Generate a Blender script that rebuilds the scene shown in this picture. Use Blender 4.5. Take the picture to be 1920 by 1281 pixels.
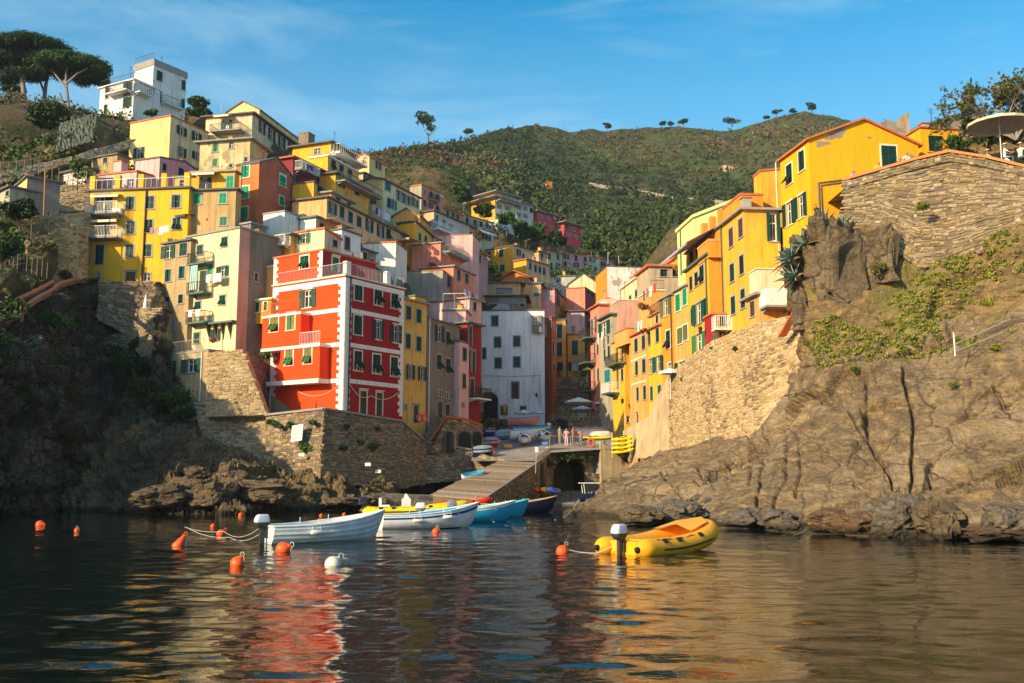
import bpy, math, random
import numpy as np
from mathutils import Vector, Matrix
R = math.radians
for o in list(bpy.data.objects): bpy.data.objects.remove(o)
SC = bpy.context.scene
COL = SC.collection
rnd = random.Random(11)
nr = np.random.RandomState(5)
# ------------------------------------------------------------------ camera
F = 1844.0; HZ = 890.0; CH = 2.4
TH = math.atan((HZ-640.5)/F)
cam_d = bpy.data.cameras.new('camera'); cam = bpy.data.objects.new('camera', cam_d); COL.objects.link(cam)
cam.location = (0, 0, CH); cam.rotation_euler = (math.pi/2+TH, 0, 0)
cam_d.sensor_width = 36; cam_d.lens = 36*F/1920; cam_d.clip_end = 3000; cam_d.clip_start = .2
SC.camera = cam
# ------------------------------------------------------------------ sun and sky
SUN_EL = R(21.0); SUN_AZ = math.atan2(-.72, -.69)      # direction towards the sun in x, y
sx, sy = -.72, -.69
sund = bpy.data.lights.new('sun', 'SUN'); sun = bpy.data.objects.new('sun', sund); COL.objects.link(sun)
sund.energy = 3.9; sund.angle = R(.55); sund.color = (1, .79, .50)
sdir = Vector((sx*math.cos(SUN_EL), sy*math.cos(SUN_EL), math.sin(SUN_EL)))
sun.rotation_euler = sdir.to_track_quat('Z', 'Y').to_euler()
W = bpy.data.worlds.new('World'); SC.world = W; W.use_nodes = True
nt = W.node_tree; nt.nodes.clear()
def wn(t): return nt.nodes.new(t)
wo = wn('ShaderNodeOutputWorld'); bg = wn('ShaderNodeBackground'); sk = wn('ShaderNodeTexSky')
sk.sky_type = 'NISHITA'; sk.sun_disc = False; sk.sun_elevation = SUN_EL; sk.sun_rotation = math.atan2(sx, sy)
sk.air_density = 1.0; sk.dust_density = 1.6; sk.ozone_density = 2.5
tc = wn('ShaderNodeTexCoord'); mp = wn('ShaderNodeMapping'); mp.inputs['Scale'].default_value = (1.3, 1.3, 5.5); mp.inputs['Rotation'].default_value = (0, R(-14), 0)
nz = wn('ShaderNodeTexNoise'); nz.inputs['Scale'].default_value = 2.1; nz.inputs['Detail'].default_value = 7; nz.inputs['Roughness'].default_value = .6; nz.inputs['Distortion'].default_value = .5
rp = wn('ShaderNodeValToRGB'); rp.color_ramp.elements[0].position = .44; rp.color_ramp.elements[1].position = .80
rp.color_ramp.elements[1].color = (.55, .55, .55, 1)
mx = wn('ShaderNodeMix'); mx.data_type = 'RGBA'
hs = wn('ShaderNodeHueSaturation'); hs.inputs['Saturation'].default_value = 1.75; hs.inputs['Hue'].default_value = .483; hs.inputs['Value'].default_value = .86
L = nt.links.new
L(tc.outputs['Generated'], mp.inputs['Vector']); L(mp.outputs[0], nz.inputs['Vector']); L(nz.outputs['Fac'], rp.inputs[0])
L(sk.outputs[0], hs.inputs['Color']); L(hs.outputs[0], mx.inputs[6]); mx.inputs[7].default_value = (2.5, 3.5, 4.0, 1)
sp = wn('ShaderNodeSeparateXYZ'); L(tc.outputs['Generated'], sp.inputs[0]); r2 = wn('ShaderNodeValToRGB'); L(sp.outputs[2], r2.inputs[0])
r2.color_ramp.elements[0].position = .0; r2.color_ramp.elements[0].color = (.85, .85, .85, 1); r2.color_ramp.elements[1].position = .46; r2.color_ramp.elements[1].color = (0, 0, 0, 1)
m2 = wn('ShaderNodeMath'); m2.operation = 'ADD'; m2.use_clamp = True; L(rp.outputs[0], m2.inputs[0]); L(r2.outputs[0], m2.inputs[1]); L(m2.outputs[0], mx.inputs[0]); L(mx.outputs[2], bg.inputs[0]); bg.inputs[1].default_value = .135; L(bg.outputs[0], wo.inputs[0])
SC.view_settings.view_transform = 'Standard'; SC.view_settings.look = 'None'; SC.view_settings.exposure = .92; SC.view_settings.gamma = 1
SC.view_settings.use_curve_mapping = False
# ------------------------------------------------------------------ projection helpers (a place in the photograph at a known distance)
ct, st = math.cos(TH), math.sin(TH)
def ray(px, py):
    a = (px-960)/F; b = (640.5-py)/F
    return Vector((a, ct-b*st, st+b*ct))
CAMP = Vector((0, 0, CH))
def P(px, py, Y):
    d = ray(px, py); return CAMP + d*(Y/d.y)
def PZ(px, Y, z): return Vector(((px-960)/F*(Y*ct+(z-CH)*st), Y, z))
def PW(px, py, z=0.0):
    d = ray(px, py); return CAMP + d*((z-CH)/d.z)
# ------------------------------------------------------------------ noise
def _h(i, j, k, s):
    n = (i*374761393 + j*668265263 + k*2147483647 + s*1274126177) & 0xffffffff
    n = ((n ^ (n >> 13))*1274126177) & 0xffffffff
    return ((n ^ (n >> 16)) & 0xffff)/32767.5-1
def vn(p, s=0):
    p = np.asarray(p, float); i = np.floor(p).astype(np.int64); f = p-i; f = f*f*(3-2*f)
    r = 0
    for a in (0, 1):
        for b in (0, 1):
            for c in (0, 1):
                w = (f[:, 0] if a else 1-f[:, 0])*(f[:, 1] if b else 1-f[:, 1])*(f[:, 2] if c else 1-f[:, 2])
                r = r + w*_h(i[:, 0]+a, i[:, 1]+b, i[:, 2]+c, s)
    return r
def fbm(p, o=4, s=0, g=.5):
    p = np.asarray(p, float); r = 0; a = 1
    for k in range(o): r = r+a*vn(p, s+k); p = p*2.03+11.3; a *= g
    return r
# ------------------------------------------------------------------ materials
MC = {}
def newmat(name):
    m = bpy.data.materials.new(name); m.use_nodes = True; n = m.node_tree; n.nodes.clear()
    out = n.nodes.new('ShaderNodeOutputMaterial'); b = n.nodes.new('ShaderNodeBsdfPrincipled'); n.links.new(b.outputs[0], out.inputs[0])
    b.inputs['Roughness'].default_value = .85; b.inputs['Specular IOR Level'].default_value = .25
    return m, n, b
def _noise(n, scale, detail=4, rough=.55, vec=None, dist=0):
    t = n.nodes.new('ShaderNodeTexNoise'); t.inputs['Scale'].default_value = scale; t.inputs['Detail'].default_value = detail
    t.inputs['Roughness'].default_value = rough; t.inputs['Distortion'].default_value = dist
    if vec: n.links.new(vec, t.inputs['Vector'])
    return t.outputs['Fac']
def _map(n, scale, coord='Object', rot=(0, 0, 0)):
    c = n.nodes.new('ShaderNodeTexCoord'); m = n.nodes.new('ShaderNodeMapping'); m.inputs['Scale'].default_value = scale; m.inputs['Rotation'].default_value = rot
    n.links.new(c.outputs[coord], m.inputs['Vector']); return m.outputs[0]
def _ramp(n, fac, stops):
    r = n.nodes.new('ShaderNodeValToRGB'); e = r.color_ramp.elements
    while len(e) < len(stops): e.new(.5)
    for q, (p, c) in zip(e, stops):
        q.position = p; q.color = (c[0], c[1], c[2], 1) if hasattr(c, '__len__') else (c, c, c, 1)
    n.links.new(fac, r.inputs[0]); return r.outputs[0]
def _mix(n, fac, a, b, mode='MIX'):
    m = n.nodes.new('ShaderNodeMix'); m.data_type = 'RGBA'; m.blend_type = mode
    for s, v in ((0, fac), (6, a), (7, b)):
        if hasattr(v, 'node'): n.links.new(v, m.inputs[s])
        elif s == 0: m.inputs[0].default_value = v
        else: m.inputs[s].default_value = (v[0], v[1], v[2], 1)
    return m.outputs[2]
def _bump(n, b, h, strength=.4, dist=.05):
    k = n.nodes.new('ShaderNodeBump'); k.inputs['Strength'].default_value = strength; k.inputs['Distance'].default_value = dist
    n.links.new(h, k.inputs['Height']); n.links.new(k.outputs[0], b.inputs['Normal'])
def plaster(c, dirt=.35, peel=0, pc=(.36, .31, .27)):
    key = ('pl', c, dirt, peel); dirt = min(.95, dirt*1.35)
    if key in MC: return MC[key]
    m, n, b = newmat('plaster')
    big = _noise(n, .45, 5, .6, _map(n, (1, 1, 1)))
    str_ = _noise(n, 1.0, 5, .65, _map(n, (2.6, 2.6, .28)))
    fine = _noise(n, 14, 3, .6, _map(n, (1, 1, 1)))
    dk = tuple(x*.62+.012 for x in c); lt = tuple(min(1, x*1.12+.02) for x in c)
    col = _mix(n, _ramp(n, big, [(.33, 0), (.72, 1)]), dk, lt)
    col = _mix(n, dirt, c, col)
    st_ = _ramp(n, str_, [(.47, 0), (.72, 1)])
    mm = n.nodes.new('ShaderNodeMath'); mm.operation = 'MULTIPLY'; n.links.new(st_, mm.inputs[0]); mm.inputs[1].default_value = min(.9, dirt*1.6)
    col = _mix(n, mm.outputs[0], col, tuple(x*.42+.03 for x in c))
    col = _mix(n, .13, col, _ramp(n, fine, [(.3, .0), (.7, 1.0)]), 'OVERLAY')
    if peel:
        pn = _noise(n, .55, 6, .62, _map(n, (1, 1, 1), rot=(.3, .5, .2)))
        pf = _ramp(n, pn, [(.63-peel*.2, 0), (.655-peel*.2, 1)])
        col = _mix(n, pf, col, _mix(n, fine, tuple(x*.6 for x in pc), tuple(x*1.3 for x in pc)))
    n.links.new(col, b.inputs['Base Color']); _bump(n, b, fine, .35, .03); b.inputs['Roughness'].default_value = .92
    MC[key] = m; return m
def paint(c, rough=.5, name='paint', metal=0, var=.25):
    key = ('pt', c, rough, metal, name)
    if key in MC: return MC[key]
    m, n, b = newmat(name)
    f = _noise(n, 2.3, 5, .6, _map(n, (1, 1, 1)))
    col = _mix(n, _ramp(n, f, [(.3, 0), (.75, 1)]), tuple(x*(1-var) for x in c), tuple(min(1, x*(1+var*.4)) for x in c))
    n.links.new(col, b.inputs['Base Color']); b.inputs['Roughness'].default_value = rough; b.inputs['Metallic'].default_value = metal
    b.inputs['Specular IOR Level'].default_value = .4
    MC[key] = m; return m
def cloth(c): 
    m = paint(c, .9, 'cloth'); return m
def stonemat(name, cols, scale=.9, bump=.5, rnd_amt=True, moss=0):
    """stone pieces: colour differs from stone to stone"""
    m, n, b = newmat(name)
    if rnd_amt == 'attr':
        a = n.nodes.new('ShaderNodeAttribute'); a.attribute_name = 'tone'; src = a.outputs['Fac']
    else:
        o = n.nodes.new('ShaderNodeObjectInfo'); src = o.outputs['Random']
    k = len(cols); col = _ramp(n, src, [((i+.5)/k, cols[i]) for i in range(k)])
    g = _noise(n, 5, 6, .65, _map(n, (1, 1, 1)))
    col = _mix(n, _ramp(n, g, [(.3, 0), (.7, 1)]), _mix(n, 1, col, (.55, .52, .5), 'MULTIPLY'), col)
    if moss:
        w = _noise(n, .5, 4, .6, _map(n, (1, 1, 1), 'Object'))
        col = _mix(n, _ramp(n, w, [(.52, 0), (.66, moss)]), col, (.10, .11, .03))
    n.links.new(col, b.inputs['Base Color']); _bump(n, b, g, bump, .06); b.inputs['Roughness'].default_value = .9
    return m
def rockmat(name, c1, c2, c3, lichen=(.16, .12, .05), veg=None, strata=(1, 1, 6), rot=(0, 0, 0), wet=True, wavy=1.0):
    m, n, b = newmat(name)
    v = _map(n, strata, rot=rot)
    s1 = _noise(n, .55, 8, .62, v, .8); s2 = _noise(n, .22, 5, .6, _map(n, (1, 1, 1)), .5); f = _noise(n, 6, 6, .7, _map(n, (1, 1, 1)))
    v2 = n.nodes.new('ShaderNodeTexVoronoi'); v2.feature = 'DISTANCE_TO_EDGE'; v2.inputs['Scale'].default_value = .55
    dm = n.nodes.new('ShaderNodeMapping'); dm.inputs['Scale'].default_value = tuple(.8+x*.2 for x in strata); dm.inputs['Rotation'].default_value = rot
    c = n.nodes.new('ShaderNodeTexCoord'); n.links.new(c.outputs['Object'], dm.inputs['Vector'])
    nn = n.nodes.new('ShaderNodeTexNoise'); nn.inputs['Scale'].default_value = 1.2; nn.inputs['Detail'].default_value = 4; n.links.new(dm.outputs[0], nn.inputs['Vector'])
    ad = n.nodes.new('ShaderNodeMix'); ad.data_type = 'VECTOR'; ad.inputs[0].default_value = .35; n.links.new(dm.outputs[0], ad.inputs[4]); n.links.new(nn.outputs['Color'], ad.inputs[5])
    n.links.new(ad.outputs[1], v2.inputs['Vector'])
    col = _mix(n, _ramp(n, s1, [(.32, 0), (.68, 1)]), c1, c2)
    col = _mix(n, _ramp(n, s2, [(.45, 0), (.62, 1)]), col, c3)
    col = _mix(n, _ramp(n, f, [(.35, 0), (.62, .45)]), _mix(n, 1, col, (.6, .58, .56), 'MULTIPLY'), _mix(n, .35, col, lichen))
    s3 = _noise(n, 1.6, 5, .6, _map(n, (1, 1, 1)))
    col = _mix(n, _ramp(n, s3, [(.50, 0), (.68, .65)]), col, lichen)
    ck = _ramp(n, v2.outputs['Distance'], [(.004, 1), (.030, 0)]); mk = _ramp(n, s2, [(.38, .15), (.60, .9)]); mq = n.nodes.new('ShaderNodeMath'); mq.operation = 'MULTIPLY'; n.links.new(ck, mq.inputs[0]); n.links.new(mk, mq.inputs[1])
    col = _mix(n, mq.outputs[0], col, tuple(x*.25 for x in c2))
    f2 = _noise(n, 1.5, 8, .72, v, 1.2); col = _mix(n, _ramp(n, f2, [(.36, .75), (.50, 0)]), col, tuple(x*.55 for x in c2)); col = _mix(n, _ramp(n, f2, [(.56, 0), (.72, .55)]), col, tuple(min(1, x*1.35) for x in c3))
    if veg:
        w = _noise(n, .3, 6, .65, _map(n, (1, 1, 1), rot=(1, 1, 0)))
        col = _mix(n, _ramp(n, w, [(.50, 0), (.58, 1)]), col, _mix(n, f, tuple(x*.5 for x in veg), veg))
    if wet:
        g = n.nodes.new('ShaderNodeNewGeometry'); sp = n.nodes.new('ShaderNodeSeparateXYZ'); n.links.new(g.outputs['Position'], sp.inputs[0])
        a2 = n.nodes.new('ShaderNodeMath'); a2.operation = 'MULTIPLY_ADD'; n.links.new(s3, a2.inputs[0]); a2.inputs[1].default_value = -.25; n.links.new(sp.outputs[2], a2.inputs[2])
        wf = _ramp(n, a2.outputs[0], [(.05, 1), (.30, 0)])
        ww = n.nodes.new('ShaderNodeMath'); ww.operation = 'MULTIPLY'; n.links.new(wf, ww.inputs[0]); ww.inputs[1].default_value = .85
        col = _mix(n, ww.outputs[0], col, (.03, .026, .014))
    n.links.new(col, b.inputs['Base Color'])
    hh = n.nodes.new('ShaderNodeMath'); hh.operation = 'MULTIPLY_ADD'; n.links.new(_ramp(n, v2.outputs['Distance'], [(0, 0), (.06, 1)]), hh.inputs[0]); hh.inputs[1].default_value = .25*wavy
    h2 = n.nodes.new('ShaderNodeMath'); h2.operation = 'ADD'; n.links.new(s1, h2.inputs[0]); n.links.new(f, h2.inputs[1]); n.links.new(h2.outputs[0], hh.inputs[2])
    _bump(n, b, hh.outputs[0], 1.0, .30); b.inputs['Roughness'].default_value = .85
    return m
def leafmat(name, c1, c2, c3=None):
    m, n, b = newmat(name)
    a = n.nodes.new('ShaderNodeAttribute'); a.attribute_name = 'tone'
    st_ = [(0, c1), (1, c2)] if c3 is None else [(0, c1), (.5, c2), (1, c3)]
    n.links.new(_ramp(n, a.outputs['Fac'], st_), b.inputs['Base Color']); b.inputs['Roughness'].default_value = .7
    return m
# ------------------------------------------------------------------ tagging and mesh building
def tag(o, label=None, cat=None, group=None, kind=None):
    if label: o['label'] = label
    if cat: o['category'] = cat
    if group: o['group'] = group
    if kind: o['kind'] = kind
    return o
def empty(name, loc, label, cat, rz=0, group=None, rot=None):
    o = bpy.data.objects.new(name, None); COL.objects.link(o); o.location = loc; o.rotation_euler = rot or (0, 0, rz); o.empty_display_size = .3
    return tag(o, label, cat, group)
def mesh_obj(name, me, parent=None, loc=(0, 0, 0), rot=(0, 0, 0), sc=(1, 1, 1)):
    o = bpy.data.objects.new(name, me); COL.objects.link(o); o.location = loc; o.rotation_euler = rot; o.scale = sc
    if parent: o.parent = parent
    return o
class MB:
    def __init__(s): s.v = []; s.f = []; s.m = []; s.sm = []
    def add(s, vs, fs, m=0, smooth=False):
        k = len(s.v); s.v += [tuple(v) for v in vs]; s.f += [tuple(k+i for i in f) for f in fs]; s.m += [m]*len(fs); s.sm += [smooth]*len(fs)
    def box(s, a, b, m=0, M=None):
        x0, y0, z0 = a; x1, y1, z1 = b
        vs = [Vector(q) for q in ((x0, y0, z0), (x1, y0, z0), (x1, y1, z0), (x0, y1, z0), (x0, y0, z1), (x1, y0, z1), (x1, y1, z1), (x0, y1, z1))]
        if M: vs = [M @ q for q in vs]
        s.add(vs, [(0, 3, 2, 1), (4, 5, 6, 7), (0, 1, 5, 4), (1, 2, 6, 5), (2, 3, 7, 6), (3, 0, 4, 7)], m)
    def hexa(s, bot, top, m=0):
        s.add(list(bot)+list(top), [(3, 2, 1, 0), (4, 5, 6, 7), (0, 1, 5, 4), (1, 2, 6, 5), (2, 3, 7, 6), (3, 0, 4, 7)], m)
    def tube(s, pts, r, n=6, m=0, cap=True, smooth=True):
        pts = [Vector(p) for p in pts]; rs = r if hasattr(r, '__len__') else [r]*len(pts); k = len(s.v); rings = []
        for i, p in enumerate(pts):
            d = (pts[min(i+1, len(pts)-1)]-pts[max(i-1, 0)]).normalized()
            a = d.orthogonal().normalized() if i == 0 else (prev-d*prev.dot(d)).normalized()
            prev = a; b = d.cross(a)
            rings.append([p+(a*math.cos(t*2*math.pi/n)+b*math.sin(t*2*math.pi/n))*rs[i] for t in range(n)])
        vs = [q for rg in rings for q in rg]; fs = []
        for i in range(len(pts)-1):
            for t in range(n): fs.append((i*n+t, i*n+(t+1) % n, (i+1)*n+(t+1) % n, (i+1)*n+t))
        s.add(vs, fs, m, smooth)
        if cap: s.add(rings[0][::-1], [tuple(range(n))], m); s.add(rings[-1], [tuple(range(n))], m)
    def lathe(s, prof, n=16, m=0, M=None, smooth=True):
        vs = []; fs = []
        for (r_, z) in prof:
            for t in range(n):
                q = Vector((r_*math.cos(2*math.pi*t/n), r_*math.sin(2*math.pi*t/n), z)); vs.append(M @ q if M else q)
        for i in range(len(prof)-1):
            for t in range(n): fs.append((i*n+t, i*n+(t+1) % n, (i+1)*n+(t+1) % n, (i+1)*n+t))
        s.add(vs, fs, m, smooth)
    def mesh(s, name, mats):
        me = bpy.data.meshes.new(name); me.from_pydata(s.v, [], s.f)
        for m in (mats if isinstance(mats, (list, tuple)) else [mats]): me.materials.append(m)
        me.polygons.foreach_set('material_index', s.m); me.polygons.foreach_set('use_smooth', s.sm); me.update(); return me
    def build(s, name, mats, parent=None, loc=(0, 0, 0), rot=(0, 0, 0)):
        return mesh_obj(name, s.mesh(name, mats), parent, loc, rot)
def np_mesh(name, V, Fq, mats, tone=None, smooth=False):
    me = bpy.data.meshes.new(name); V = np.asarray(V, np.float32); Fq = np.asarray(Fq, np.int32); k = Fq.shape[1]
    me.vertices.add(len(V)); me.vertices.foreach_set('co', V.ravel()); me.loops.add(Fq.size); me.loops.foreach_set('vertex_index', Fq.ravel())
    me.polygons.add(len(Fq)); me.polygons.foreach_set('loop_start', np.arange(0, Fq.size, k, dtype=np.int32))
    me.polygons.foreach_set('loop_total', np.full(len(Fq), k, np.int32)); me.polygons.foreach_set('use_smooth', np.full(len(Fq), smooth))
    me.update(calc_edges=True)
    if tone is not None:
        a = me.attributes.new('tone', 'FLOAT', 'POINT'); a.data.foreach_set('value', np.asarray(tone, np.float32))
    for m in (mats if isinstance(mats, (list, tuple)) else [mats]): me.materials.append(m)
    return me
def grid_faces(nu, nv):
    i = np.arange(nu-1)[:, None]*nv+np.arange(nv-1)[None, :]; i = i.ravel()
    return np.stack([i, i+nv, i+nv+1, i+1], 1)
# leaves: many small leaf-sized faces spread through blobs (cx,cy,cz,rx,ry,rz,n)
def leaves(blobs, size, seed=0, shell=.35, tone_fn=None, asp=.55):
    g = np.random.RandomState(seed); Cs = []; T = []; S = []
    for bl in blobs:
        cx, cy, cz, rx, ry, rz, n = bl[:7]
        d = g.normal(size=(n, 3)); d /= np.linalg.norm(d, axis=1)[:, None]; q = (shell+(1-shell)*g.rand(n))[:, None]
        Cs.append(np.array([cx, cy, cz])+d*q*np.array([rx, ry, rz])); t0 = bl[7] if len(bl) > 7 else g.rand()
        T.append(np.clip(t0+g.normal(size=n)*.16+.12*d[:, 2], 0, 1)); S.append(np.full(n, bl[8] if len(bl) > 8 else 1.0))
    Cc = np.concatenate(Cs); T = np.concatenate(T); S = np.concatenate(S); n = len(Cc)
    a = g.normal(size=(n, 3)); a /= np.linalg.norm(a, axis=1)[:, None]; b = np.cross(a, g.normal(size=(n, 3))); b /= np.linalg.norm(b, axis=1)[:, None]
    sz = (size*S*(.6+.8*g.rand(n)))[:, None]
    V = np.stack([Cc-a*sz, Cc+b*sz*asp, Cc+a*sz, Cc-b*sz*asp], 1).reshape(-1, 3)
    Fq = np.arange(4*n).reshape(-1, 4)
    return V, Fq, np.repeat(T, 4)
M_BARK = paint((.16, .11, .075), .95, 'bark'); M_BARKG = paint((.22, .19, .16), .95, 'grey_bark')
M_LEAF = leafmat('leaf', (.010, .030, .006), (.035, .075, .014), (.10, .15, .025))
M_PINE = leafmat('pine_needles', (.008, .028, .006), (.022, .062, .010), (.060, .125, .018))
M_DRY = leafmat('dry_leaf', (.05, .04, .012), (.13, .12, .03), (.24, .22, .05))
# ------------------------------------------------------------------ common materials
GREEN = paint((.006, .085, .050), .55, 'green_paint'); DGREEN = paint((.006, .045, .030), .55, 'dark_green_paint')
LGREEN = paint((.05, .22, .07), .6, 'light_green_paint'); TEAL = paint((.01, .24, .24), .5, 'teal_paint'); BROWN = paint((.10, .045, .022), .7, 'brown_wood')
BRIGHT = paint((.0, .32, .14), .5, 'bright_green_paint'); SAGE = paint((.13, .16, .06), .6, 'sage_paint')
WHITE = paint((.80, .77, .70), .6, 'white_paint'); CREAM = paint((.74, .66, .46), .7, 'cream_trim'); DARK = paint((.012, .012, .014), .7, 'painted_shade')  # DARK: near-black colour standing in for shade inside arches and the tunnel
STONE_TRIM = paint((.38, .34, .30), .9, 'stone_trim'); SLATE = paint((.13, .12, .12), .85, 'slate'); CONC = paint((.30, .28, .25), .9, 'concrete')
IRON = paint((.035, .04, .04), .6, 'iron'); GALV = paint((.42, .43, .42), .5, 'galvanised_metal', .3); TILE = paint((.50, .15, .06), .85, 'terracotta_tile')
RUST = paint((.45, .10, .03), .8, 'rust_red_paint'); GSLAB = paint((.10, .17, .14), .8, 'green_slab')
m, n, b = newmat('glass'); b.inputs['Base Color'].default_value = (.02, .03, .035, 1); b.inputs['Roughness'].default_value = .08; b.inputs['Specular IOR Level'].default_value = .7
_c = _noise(n, 1.5, 3, .5, _map(n, (1, 1, 1))); n.links.new(_mix(n, _c, (.012, .018, .02), (.05, .06, .06)), b.inputs['Base Color']); GLASS = m
SHC = {'g': GREEN, 'd': DGREEN, 'l': LGREEN, 't': TEAL, 'b': BROWN, 'B': BRIGHT, 's': SAGE}
# ------------------------------------------------------------------ unit meshes
def shutter_mesh():
    mb = MB(); t = .045
    mb.box((0, -t, 0), (.12, 0, 1)); mb.box((.88, -t, 0), (1, 0, 1)); mb.box((.12, -t, 0), (.88, 0, .05)); mb.box((.12, -t, .95), (.88, 0, 1)); mb.box((.12, -t, .48), (.88, 0, .53))
    for z0, z1 in ((.05, .48), (.53, .95)):
        k = 6
        for i in range(k):
            a = z0+(z1-z0)*i/k; c = (z1-z0)/k
            mb.add([(.12, -.008, a+c), (.88, -.008, a+c), (.88, -.038, a+c*.12), (.12, -.038, a+c*.12)], [(0, 1, 2, 3)])
    mb.add([(.12, -.004, .05), (.88, -.004, .05), (.88, -.004, .95), (.12, -.004, .95)], [(0, 1, 2, 3)])
    return mb
_sm = shutter_mesh(); SH = {k: _sm.mesh('shutter', v) for k, v in SHC.items()}
def _pane():
    mb = MB(); mb.box((0, 0, 0), (1, .02, 1)); return mb
PANE = _pane().mesh('pane', GLASS); DPANE = _pane().mesh('pane', DARK)
def casement_mesh():
    mb = MB()
    for a, c in (((0, 0), (.08, 1)), ((.92, 0), (1, 1)), ((.46, 0), (.54, 1)), ((.08, 0), (.46, .06)), ((.54, 0), (.92, .06)), ((.08, .94), (.46, 1)), ((.54, .94), (.92, 1)), ((.08, .62), (.46, .66)), ((.54, .62), (.92, .66))):
        mb.box((a[0], -.03, a[1]), (c[0], -.002, c[1]))
    return mb.mesh('casement', WHITE)
CASE = casement_mesh()
def door_mesh(mat):
    mb = MB(); mb.box((0, -.03, 0), (1, 0, 1))
    for x0 in (.1, .55):
        for z0, z1 in ((.06, .45), (.5, .94)): mb.box((x0, -.045, z0), (x0+.35, -.0301, z1))
    return mb.mesh('door_leaf', mat)
DOOR = {k: door_mesh(v) for k, v in SHC.items()}
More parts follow.
